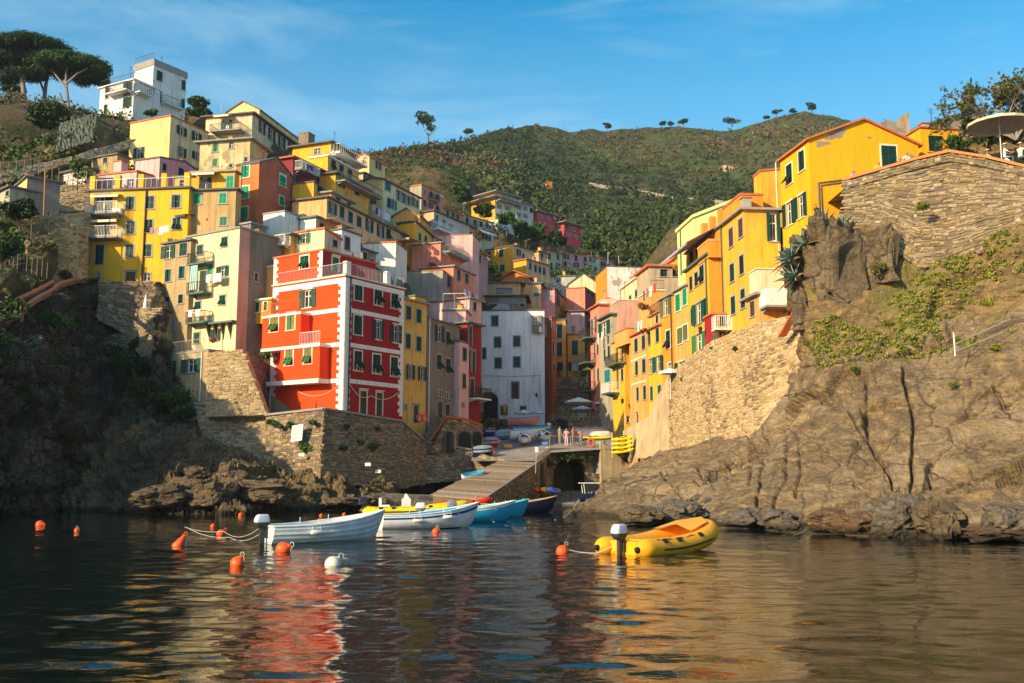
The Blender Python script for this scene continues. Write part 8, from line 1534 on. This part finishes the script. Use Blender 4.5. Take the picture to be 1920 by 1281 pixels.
for i, (px, py, Yd, r_, lb) in enumerate(((1730, 388, 54.8, .45, 'yellow-green tuft growing in the middle of the big stone wall'), (1770, 345, 56, .35, 'small tuft near the top of the big stone wall'), (1650, 505, 55.6, .75, 'brown dry bush hanging under the cut rock'), (1555, 650, 55, .9, 'rusty brown bush on the ledge above the smooth slab'), (1520, 640, 56.2, .8, 'dry golden bush at the foot of the agave bluff'), (1328, 728, 71, .55, 'rusty tuft growing out of the golden retaining wall'), (1410, 690, 65, .3, 'green sprig on the golden retaining wall'), (1385, 655, 66, .45, 'green bush at the top of the golden retaining wall'), (1340, 655, 69.5, .4, 'small bush below the green door on the retaining wall'), (1283, 712, 75.5, .45, 'green weeds at the corner of the retaining wall'), (1497, 770, 58, .4, 'bright green sprig in the crack left of the smooth slab'), (1432, 762, 62, .45, 'dark green bush at the right foot of the golden wall'), (1607, 693, 51.8, .45, 'bright green plant on top of the smooth slab'), (1662, 610, 53.6, .6, 'green bush in the middle of the ledges'), (1850, 570, 52, .6, 'yellow bush high on the right ledges'), (1785, 722, 48.6, .25, 'single green sprig on the face of the smooth slab'), (1590, 605, 55.5, .5, 'clump of yellow-green leaves on the bluff'), (1870, 655, 48.8, .5, 'green clump at the right edge of the ledges'))): bush(px, py, Yd, r_, lb, mat=(M_DRY if 'brown' in lb or 'rusty' in lb or 'golden bush' in lb else RLEAF if 'wall' not in lb or 'tuft' in lb else M_LEAF), n=500, leaf=.07 if Yd < 60 else .09, seed=100+i, tone=.55)
for i, (px, py, Yd, r_, lb) in enumerate(((508, 794, 75.3, .45, 'leafy plant at the upper left of the sunlit quay wall'), (525, 800, 74.8, .4, 'second leafy plant from the left on the sunlit quay wall'), (547, 800, 74.3, .5, 'round green plant left of the white notice'), (588, 794, 73.3, .35, 'small yellow-green plant near the quay wall corner'), (573, 842, 73.6, .65, 'largest green bush on the sunlit quay wall, below the white notice'), (617, 806, 74.0, .3, 'yellow tuft just round the shaded quay corner'), (646, 804, 75.3, .5, 'upright dark plant at the top of the shaded quay wall'), (640, 842, 74.8, .45, 'flowering plant on the rocks below the shaded quay wall'), (672, 830, 76.3, .45, 'drooping plant beside the yellow one on the shaded quay wall'), (697, 840, 77.4, .7, 'tall yellow-green bush on the shaded quay wall'), (710, 805, 78, .25, 'tiny tuft high on the shaded quay wall'), (498, 668, 80.5, .7, 'creeper on the flank wall left of the red house'), (1065, 858, 89.2, 1.0, 'thick ivy hanging over the left of the tunnel arch'), (1090, 862, 89.8, .6, 'ivy hanging over the crown of the tunnel arch'), (1108, 858, 90.2, .6, 'ivy right of the tunnel arch crown'), (1028, 868, 87.2, .8, 'bush at the corner between slipway and tunnel'), (900, 790, 108, 1.6, 'dark ivy mass between the dark red and whitewashed houses'), (934, 800, 106, 1.6, 'dark shrub behind the drawn-up boats'))): bush(px, py, Yd, r_, lb, n=420, leaf=.10, seed=130+i, tone=.6 if 'dark' not in lb else .15)
for i, (px, py, Yd, r_, lb) in enumerate(((255, 690, 80.5, 2.2, 'large dark green bush below the arched bastion'), (285, 735, 79.5, 1.8, 'grey-green bush left of the stone basement house'), (318, 752, 78.2, 1.6, 'sunlit green bush at the foot of the stone basement house'), (345, 775, 77.5, 1.2, 'bright bush on top of the cut shore rock'), (205, 668, 83, 1.8, 'dark shrub in the cove below the terrace wall'), (230, 545, 88, 1.5, 'dark trailing plants along the terrace wall top'), (165, 545, 86, 1.6, 'green plants at the foot of the coping path'), (100, 610, 72, 1.6, 'shaded shrub at the bend of the red coping path'), (20, 590, 66, 1.8, 'green shrub at the left edge above the dark cliff'), (50, 470, 80, 1.5, 'green shrub under the wooden fence'), (120, 520, 82, 1.2, 'bright green shrub beside the terracotta wall'))): bush(px, py, Yd, r_, lb, n=1300, leaf=.13, seed=160+i, tone=.5 if 'dark' not in lb else .2)
# agaves
AG = paint((.24, .34, .25), .55, 'agave_leaf'); AGD = paint((.35, .22, .08), .85, 'dry_agave_leaf'); g = random.Random(4)
for i, (px, py, Yd, s_, tl, lb) in enumerate(((1545, 432, 57.4, 1.9, (0, -.2, 0), 'large blue-green agave on top of the bluff'), (1578, 428, 57.8, 1.4, (0, 0, 0), 'agave close to the left end of the big stone wall'), (1512, 462, 57.6, 1.7, (.2, -.6, 0), 'agave leaning over the edge of the bluff, middle height'), (1484, 488, 57.8, 1.7, (.3, -.9, 0), 'outermost agave sticking out to the left over the houses'), (1492, 520, 58.0, 1.6, (.3, -1.3, 0), 'lowest agave hanging down the face of the bluff'), (1526, 442, 58.0, 1.3, (0, -.4, 0), 'smaller agave behind the large one'))):
    root = empty('agave', P(px, py, Yd), lb, 'agave', rot=tl)
    for k in range(22):
        a = k*2.4; el = .25+1.15*(k/22); L_ = s_*g.uniform(.7, 1.05); mbx = MB(); pr = []; d0 = Vector((math.cos(a)*math.cos(el), math.sin(a)*math.cos(el), math.sin(el))); sd = Vector((-math.sin(a), math.cos(a), 0)); up = d0.cross(sd)*-1
        for j in range(6): t = j/5; w_ = .085*s_*(1-t**2.2)*(.7+.9*t*(1-t)*2)+.003; c = d0*(L_*t)+Vector((0, 0, -.25*L_*t*t)); pr.append((c-sd*w_, c+sd*w_, c-up*w_*.45*0+Vector((0, 0, -.03*(1-t)))))
        vs = [q for r_ in pr for q in r_]; fs = []
        for j in range(5): b0 = j*3; fs += [(b0, b0+3, b0+5, b0+2), (b0+2, b0+5, b0+4, b0+1), (b0+1, b0+4, b0+3, b0)]
        mbx.add(vs, fs, 0, True); mbx.build('leaf', AG if k > 3 else AGD, root)
    mb = MB(); mb.lathe([(.05*s_, -.35*s_), (.12*s_, -.1*s_), (.09*s_, .08*s_), (.02, .12*s_)], 8); mb.build('stem', AGD, root)
    bl = [(g.uniform(-.3, .3)*s_, g.uniform(-.2, .2), -.3*s_-g.random()*.4, .18, .12, .3, 26, g.random())]; Vv, Ff, Tt = leaves(bl, .28, i, .2, asp=.12); mesh_obj('dry_leaves', np_mesh('dry_leaves', Vv, Ff, M_DRY, Tt), root)
# ------------------------------------------------------------------ small things on land
def bar(name, label, cat, pts_, r, mat, n_=6):
    mb = MB(); mb.tube(pts_, r, n_); return tag(mb.build(name, mat), label, cat)
mb = MB(); a0, a1 = P(1506, 560, 57.6), P(1468, 630, 59.4); mb.hexa([a1+Vector((-.22, 0, 0)), a1+Vector((.22, 0, 0)), a1+Vector((.22, .4, 0)), a1+Vector((-.22, .4, 0))], [a0+Vector((-.16, 0, 0)), a0+Vector((.16, 0, 0)), a0+Vector((.16, .4, 0)), a0+Vector((-.16, .4, 0))]); tag(mb.build('sloping_parapet', RUST), 'steep rust red parapet running down the rock below the agaves', 'parapet')
fr = empty('handrail', P(1790, 668, 48.6), 'white post with two sloping rails on the smooth slab at the right', 'handrail')
mb = MB(); mb.tube([P(1791, 668, 48.5), P(1788, 624, 48.5)], .035, 6); att(mb.build('post', WHITE), fr)
for y0, y1 in ((646, 598), (660, 623)): mb = MB(); mb.tube([P(1789, y0, 48.5), P(1880 if y0 > 650 else 1895, y1, 48.5)], .022, 5); att(mb.build('rail', GALV), fr)
# boulders along the right shore
BM = [rockmat('boulder', c1, c2, c3, (.24, .16, .07), None, (1, 1, 2), (0, .3, 0)) for c1, c2, c3 in (((.30, .23, .14), (.14, .11, .07), (.38, .29, .18)), ((.34, .30, .24), (.15, .135, .11), (.48, .42, .33)), ((.32, .19, .10), (.20, .12, .07), (.36, .25, .15)))]
def boulder(px, py, Yd, rx, rz_, label, mi=0, seed=0, blk=0):
    c = P(px, py, Yd); s_ = Yd/F; n1, n2 = 48, 32; vs = []
    for i in range(n1):
        for j in range(n2): a = 2*math.pi*i/n1; b_ = math.pi*j/(n2-1)-math.pi/2; vs.append((math.cos(a)*math.cos(b_), math.sin(a)*math.cos(b_), math.sin(b_)))
    v = np.array(vs); v = np.sign(v)*np.abs(v)**(.45 if blk else .85); v = v*(1+.20*fbm(v*1.1+seed*7, 2, seed)[:, None]); r_, e_, t_ = voro(v*1.15+seed*3.7, seed); v = v*(1+.16*r_+.22*t_)[:, None]*(1-.05*np.exp(-(e_/.06)**2))[:, None]; r_, e_, t_ = voro(v*3.1+seed, seed+5); v = v*(1+.05*r_+.08*t_+.03*fbm(v*5, 3, seed+1))[:, None]; v[:, 2] = np.maximum(v[:, 2], -.8)
    v *= np.array([rx*s_, rx*s_*.85, rz_*s_]); f = []
    for i in range(n1):
        for j in range(n2-1): f.append((i*n2+j, ((i+1) % n1)*n2+j, ((i+1) % n1)*n2+j+1, i*n2+j+1))
    o = mesh_obj('boulder', np_mesh('boulder', v, f, BM[mi], smooth=False), None, c, (0, 0, seed*.7)); return tag(o, label, 'boulder')
for i, (px, py, rx, rz_, lb, mi) in enumerate(((1425, 948, 44, 26, 'angular brown boulder left of the orange-topped one', 0), (1520, 948, 50, 24, 'boulder with a glowing orange face near the waterline', 2), (1600, 950, 24, 24, 'upright grey boulder right of the orange-faced one', 1), (1632, 945, 34, 20, 'boulder in the middle of the shore line behind the big veined one', 1), (1688, 980, 52, 27, 'big rounded boulder with pale veins', 1), (1765, 938, 44, 20, 'flat-topped pale brown boulder at the foot of the slab', 0), (1768, 984, 48, 27, 'wedge shaped yellowish boulder at the waterline', 0), (1835, 950, 45, 22, 'broad pale boulder towards the right edge', 1), (1805, 966, 40, 16, 'dark flat rock between the wedge boulder and the pale boulder', 1), (1900, 985, 60, 26, 'long dark wet rock at the right edge', 1), (1462, 982, 36, 14, 'low wet rock left of the veined boulder', 1), (1395, 978, 40, 12, 'low bluish wet rock behind the inflatable dinghy', 1), (1560, 985, 40, 16, 'brown wet rock in front of the orange-faced boulder', 2), (1620, 990, 34, 13, 'mossy brown rock touching the water', 2), (1340, 960, 48, 18, 'dark barnacled rock behind the bow of the dinghy', 1), (1270, 965, 50, 16, 'dark barnacled rock behind the middle of the dinghy', 1), (1200, 972, 46, 12, 'weedy low rock left of the barnacled rocks', 0), (1870, 1006, 60, 8, 'thin sunken rock in the lower right water', 2))):
    p = PW(px, min(py+rz_*.8, 1012)); boulder(px, py-4, max(36.5, min(60, p.y-1.5)), rx*1.02, rz_*1.45, lb, mi, i+1)
for i, (px, py, Yd, rx, rz_, lb, mi) in enumerate(((345, 918, 63, 46, 22, 'layered block at the front of the left shore', 0), (300, 935, 61.5, 50, 20, 'flat rock with a yellow waterline on the left shore', 0), (405, 930, 62, 40, 24, 'rounded sunlit rock in front of the arched concrete rock', 0), (440, 905, 65, 34, 22, 'big pale slab leaning beside the dark boulder', 0), (418, 898, 66, 13, 13, 'small dark grey boulder behind the pale slab', 1), (500, 925, 64, 60, 22, 'long curved sunlit rock at the waterline below the quay wall', 0), (365, 890, 66, 26, 12, 'squared stone blocks stacked on the left shore', 0), (650, 940, 68.5, 40, 9, 'pale low rock in front of the landing', 0), (700, 938, 70, 26, 10, 'small rock beside the low landing', 1))): boulder(px, py, Yd, rx, rz_, lb, mi, i+40)
for i, (px, py, Yd, rx, rz_, lb, mi) in enumerate(((1555, 520, 57.8, 58, 92, 'massive brown cut rock face under the large agave', 0), (1640, 490, 57.2, 40, 62, 'squared cut rock block with pale streaks beside the stone wall', 0), (1515, 590, 58.0, 26, 40, 'ochre stained rock below the cut rock face', 0), (1352, 700, 70.0, 17, 66, 'upright rock rib standing in the golden retaining wall', 0))): boulder(px, py, Yd, rx, rz_, lb, mi, i+70, 1)
# white notice, small signs
sg = empty('notice_board', P(558, 812, 73.3), 'white notice with printed lines fixed to the sunlit quay wall', 'notice'); q0 = P(549, 829, 73.9); qx = (P(570, 826, 73.55)-q0); qz = (P(552, 799, 73.9)-q0); nn = qx.cross(qz).normalized(); nn = nn if nn.y < 0 else -nn
mb = MB(); o_ = nn*.25; mb.hexa([q0+o_, q0+qx+o_, q0+qx+o_+nn*.05, q0+o_+nn*.05], [q0+qz+o_, q0+qx+qz+o_, q0+qx+qz+o_+nn*.05, q0+qz+o_+nn*.05]); att(mb.build('panel', WHITE), sg)
mb = MB()
for k in range(6): z = .14+.13*k; a_ = q0+qz*z+qx*.12+o_+nn*.056; b_ = q0+qz*z+qx*(.88-.1*(k % 2))+o_+nn*.056; mb.add([a_, b_, b_+qz*.05, a_+qz*.05], [(0, 1, 2, 3)])
att(mb.build('printed_lines', paint((.35, .33, .3), .8, 'faded_print')), sg)
for k, (px, py, Yd, lb) in enumerate(((567, 853, 73.3, 'small white plaque under the bush on the sunlit quay wall'), (691, 871, 75.5, 'small white plate on the rocks below the shaded quay wall'), (710, 884, 76.8, 'square white plate low on the shaded quay wall'))):
    p = P(px, py, Yd); mb = MB(); mb.box((-.22, -.35, -.12), (.22, -.3, .12)); tag(mb.build('plaque', WHITE, None, p), lb, 'sign')
# life rings
for k, px in enumerate((787, 797)):
    p = P(px, 784, 82.9-.0+k*.2); root = empty('life_ring', p, ['left', 'right'][k]+' one of two red life rings on the narrow yellow house', 'life ring', rot=(math.pi/2, 0, R(40))); mb = MB(); mb.tube([(.30*math.cos(2*math.pi*i/20), .30*math.sin(2*math.pi*i/20), 0) for i in range(21)], .065, 8, cap=False); mb.build('ring', RPL, root)
    mb = MB()
    for a in range(4): mb.box((.22*math.cos(a*1.57)-.07, .22*math.sin(a*1.57)-.07, -.075), (.22*math.cos(a*1.57)+.07, .22*math.sin(a*1.57)+.07, -.066))
    mb.build('band', WHITE, root)
p = PZ(1108, 90.4, 5.3); root = empty('life_ring', p, 'orange life ring hanging on the bridge railing', 'life ring', rot=(math.pi/2, 0, 0)); mb = MB(); mb.tube([(.28*math.cos(2*math.pi*i/20), .34*math.sin(2*math.pi*i/20), 0) for i in range(21)], .07, 8, cap=False); mb.build('ring', BUOYO, root)
# sign post on the slipway
sp_ = empty('sign_post', P(1004, 888, 81.2), 'white sign on a thin post at the edge of the slipway', 'sign'); mb = MB(); mb.tube([P(1004, 888, 81.2), P(1006, 846, 81.2)], .03, 5); att(mb.build('post', GALV), sp_); p = P(1006, 843, 81.2); mb = MB(); mb.box((p.x-.13, p.y-.05, p.z-.2), (p.x+.13, p.y-.03, p.z+.2)); att(mb.build('plate', WHITE), sp_)
# bicycles on the bridge
def bicycle(label, pos, rz):
    root = empty('bicycle', pos, label, 'bicycle', rz)
    for x in (-.5, .5): mb = MB(); mb.tube([(x+.32*math.cos(2*math.pi*i/18), 0, .34+.32*math.sin(2*math.pi*i/18)) for i in range(19)], .025, 5, cap=False); [mb.tube([(x, 0, .34), (x+.3*math.cos(a*.785), 0, .34+.3*math.sin(a*.785))], .006, 3) for a in range(8)]; mb.build('wheel', BLK, root)
    mb = MB(); [mb.tube([a_, b_], .02, 5) for a_, b_ in (((-.5, 0, .34), (-.1, 0, .3)), ((-.1, 0, .3), (-.2, 0, .85)), ((-.5, 0, .34), (-.18, 0, .8)), ((-.18, 0, .8), (.35, 0, .82)), ((-.1, 0, .3), (.35, 0, .75)), ((.5, 0, .34), (.33, 0, .98)))]; mb.build('frame', IRON, root)
    mb = MB(); mb.tube([(.3, -.25, 1.0), (.33, 0, .99), (.3, .25, 1.0)], .018, 5); mb.build('handlebar', BLK, root); mb = MB(); mb.box((-.32, -.06, .86), (-.08, .06, .91)); mb.build('saddle', BLK, root)
bicycle('dark bicycle leaning at the bridge railing beside the orange life ring', PZ(1101, 90.9, 4.85), R(20))
# lanterns
for px, py, Yd, lb in ((1531, 400, 61.2, 'black lantern on a bracket beneath the drain pipes of the big gabled house'), (1167, 755, 96.2, 'wall lantern on the lemon yellow corner house'), (1313, 622, 72, 'cone lamp over the green doors on the right bank')):
    p = P(px, py, Yd); root = empty('lantern', p, lb, 'lamp'); mb = MB(); mb.lathe([(.02, .42), (.20, .28), (.17, .26)], 8); mb.lathe([(.16, .26), (.10, -.1), (.02, -.14)], 6); mb.build('lamp_body', IRON, root); mb = MB(); mb.tube([(0, 0, .42), (0, 0, .6), (0, .5, .65)], .02, 5); mb.build('bracket', IRON, root)
# fences, walls and poles on the left hillside
def fence(label, pts_, Yd, hh, mat, npost, rails=2, name='fence'):
    root = empty(name, P(pts_[0][0], pts_[0][1], Yd[0]), label, 'fence'); q = [P(x, y, Yd[i]) for i, (x, y) in enumerate(pts_)]
    for a_, b_ in zip(q[:-1], q[1:]):
        for k in range(npost+1): c = a_.lerp(b_, k/npost); mb = MB(); mb.box((c.x-.025, c.y-.025, c.z-.3), (c.x+.025, c.y+.025, c.z+hh)); att(mb.build('post', mat), root)
        for r_ in range(rails): z = hh*(r_+1)/rails-.05; mb = MB(); mb.tube([a_+Vector((0, 0, z)), b_+Vector((0, 0, z))], .02, 5); att(mb.build('rail', mat), root)
    return root
fence('wooden rail fence above the dark cliff at the left', [(0, 520), (40, 500), (88, 515)], [70, 72, 74], 1.0, paint((.16, .13, .09), .8, 'old_timber'), 5, 3)
fence('long yellow-green railing by the retaining wall left of the yellow apartment house', [(58, 442), (117, 420)], [80, 82], 1.0, paint((.16, .13, .09), .8, 'old_timber'), 12, 2)
fence('thin garden railing in front of the pale pink cottage', [(118, 350), (172, 340)], [89, 90], 1.0, IRON, 6, 2)
fence('dark wire fence on the skyline left of the pines', [(0, 200), (35, 198)], [112, 112], 1.6, IRON, 3, 2)
fence('pergola of pale poles above the narrow yellow cottage', [(0, 325), (60, 318), (110, 335)], [86, 86, 86], 1.0, paint((.16, .13, .09), .8, 'old_timber'), 4, 1, 'pergola')
stone_wall('ochre terrace wall under the narrow yellow cottage', [[P(50, 405, 82), P(168, 398, 86), P(168, 440, 85.5), P(50, 445, 81.5)]], .5, .25, 201, STW, MORW)
stone_wall('stone retaining wall left of the large yellow apartment house', [[P(50, 450, 79.5), P(118, 432, 82.5), P(160, 520, 84), P(60, 545, 78)], [P(118, 434, 82.5), P(166, 432, 85.5), P(164, 525, 85), P(160, 520, 84)]], .45, .22, 203, STW, MORW, thick=1)
stone_wall('ochre terrace wall beside the small stone house', [[P(60, 350, 89), P(172, 345, 92), P(172, 395, 90), P(60, 400, 87)]], .5, .25, 205, STW, MORW)
stone_wall('long grey parapet climbing the left hillside', [[P(-10, 325, 92), P(150, 290, 98), P(150, 300, 97.6), P(-10, 345, 91.6)], [P(150, 288, 98), P(245, 262, 103), P(245, 275, 102.6), P(150, 302, 97.6)]], .8, .3, 206, STA, CONC, thick=.5)
stone_wall('pale block wall across the middle of the left terraces', [[P(15, 350, 88.5), P(60, 345, 89.5), P(60, 372, 89.2), P(15, 384, 88)]], .8, .3, 207, STA, CONC, thick=.5)
nt_ = empty('slope_net', P(150, 262, 101), 'grey-green erosion net draped over the slope below the white villa', 'netting'); n1, n2 = 24, 14; vs = []
for i in range(n1):
    for j in range(n2): s_, t_ = i/(n1-1), j/(n2-1); a_ = P(120, 236, 105).lerp(P(190, 218, 110), s_); b_ = P(112, 292, 98).lerp(P(180, 270, 103), s_); c = a_.lerp(b_, t_); c.z += rnd.uniform(-.12, .12); c.y -= 1.0; vs.append(c)
mb = MB(); mb.add(vs, [(i*n2+j, (i+1)*n2+j, (i+1)*n2+j+1, i*n2+j+1) for i in range(n1-1) for j in range(n2-1)], 0, False); att(mb.build('net', paint((.13, .135, .085), .95, 'net', var=.7)), nt_)
mb = MB(); q = P(238, 540, 88)
def coping_path(label, pts_):
    root = empty('coping_wall', P(*pts_[0]), label, 'wall'); q = [P(*p_) for p_ in pts_]; mb = MB(); m2 = MB()
    for a_, b_ in zip(q[:-1], q[1:]):
        n_ = Vector((0, .32, 0)); up = Vector((0, 0, .14)); mb.hexa([a_, b_, b_+n_, a_+n_], [a_+up, b_+up, b_+n_+up, a_+n_+up]); dn = Vector((0, 0, -.3)); e = Vector((0, .05, 0)); m2.hexa([a_+dn+e, b_+dn+e, b_+dn+n_, a_+dn+n_], [a_+e, b_+e, b_+n_, a_+n_])
    att(mb.build('coping', paint((.50, .19, .08), .85, 'worn_terracotta')), root); att(m2.build('wall_face', MORT), root)
coping_path('winding wall with worn terracotta coping along the top of the dark cliff', [(38, 595, 65.5), (50, 570, 67.5), (72, 556, 71.5), (92, 546, 74.5), (110, 532, 77.5), (140, 523, 82.5), (166, 523, 85)])
coping_path('shorter terracotta coping above the winding one', [(24, 565, 67), (60, 548, 71), (85, 535, 75), (98, 528, 77)])
bar('utility_pole', 'thin rusty pole in front of the ochre terrace wall at the left', 'pole', [P(82, 405, 82), P(85, 320, 82)], .07, paint((.35, .16, .07), .8, 'rusty'))
for k, (px, y0, y1, Yd, lb) in enumerate(((289, 112, 128, 127, 'thin aerial on the roof of the white villa'), (415, 195, 212, 114, 'slim mast beside the large pale house'), (1160, 480, 492, 120, 'short white mast above the peeling white gable'), (1140, 473, 495, 121, 'slender pole left of the peeling white gable'))): bar('aerial', lb, 'aerial', [P(px, y1, Yd), P(px, y0, Yd)], .04, GALV)
# houses of the far hill
house('house', 'tiny pale farm building alone on the far hillside', hillY(1362, 318)-1, 1353, 1360, 1385, 309, 318, 20, CRM2, 'f', TILE, D=5, ext=2)
house('house', 'small orange brick ruin beside the terraces under the far ridge', hillY(1027, 350)-1, 1022, 1025, 1036, 340, 350, 20, ORT, 'p', TILE, D=3, ext=2)
def hillwall(label, pts_, hh=1.6):
    root = empty('terrace_wall', P(*pts_[0]), label, 'wall'); mb = MB(); q = [P(*p_) for p_ in pts_]
    for a_, b_ in zip(q[:-1], q[1:]): n_ = Vector((0, .8, 0)); up = Vector((0, 0, hh)); mb.hexa([a_-up*3, b_-up*3, b_+n_-up*3, a_+n_-up*3], [a_, b_, b_+n_, a_+n_])
    att(mb.build('wall_face', plaster((.34, .28, .22), .6)), root)
hillwall('long pale road wall across the far hillside, left stretch', [(1105, 342, hillY(1105, 342)), (1140, 348, hillY(1140, 348)), (1200, 356, hillY(1200, 356)), (1262, 368, hillY(1262, 368))])
hillwall('pale road wall across the far hillside, right stretch behind the pale green house', [(1290, 370, hillY(1290, 370)), (1340, 374, hillY(1340, 374)), (1380, 380, hillY(1380, 380))])
# awning, ivy and flower pots on the terraces
PF = leafmat('flowers', (.03, .06, .01), (.12, .14, .02), (.55, .10, .03))
for i, (px, py, Yd, r_, lb) in enumerate(((1205, 578, 97, .8, 'orange flowering climber on the right bank terrace'), (1275, 505, 99.5, .8, 'yellow-green pot plants on the tiled terrace'), (812, 500, 109.4, .8, 'row of red geraniums on the salmon rooftop terrace'), (835, 502, 108.5, .7, 'green shrub in a pot at the end of the salmon terrace'), (400, 640, 77.0, .35, 'potted plant on the cream house terrace'), (868, 590, 95, .4, 'potted plants beside the white pergola frame'))): bush(px, py, Yd, r_, lb, mat=PF, n=300, leaf=.11, seed=190+i, tone=.6)

# thin evening haze over the bay
mb = MB(); mb.box((-420, -70, -12), (420, 560, 215)); hz = mb.build('haze', []); hm = bpy.data.materials.new('haze'); hm.use_nodes = True; n = hm.node_tree; n.nodes.clear()
o_ = n.nodes.new('ShaderNodeOutputMaterial'); pv = n.nodes.new('ShaderNodeVolumePrincipled'); pv.inputs['Density'].default_value = .00014; pv.inputs['Color'].default_value = (.85, .90, .95, 1); pv.inputs['Anisotropy'].default_value = .2
n.links.new(pv.outputs[0], o_.inputs['Volume']); hz.data.materials.append(hm); tag(hz, 'thin pale haze over the bay and the hills', 'haze', kind='stuff')
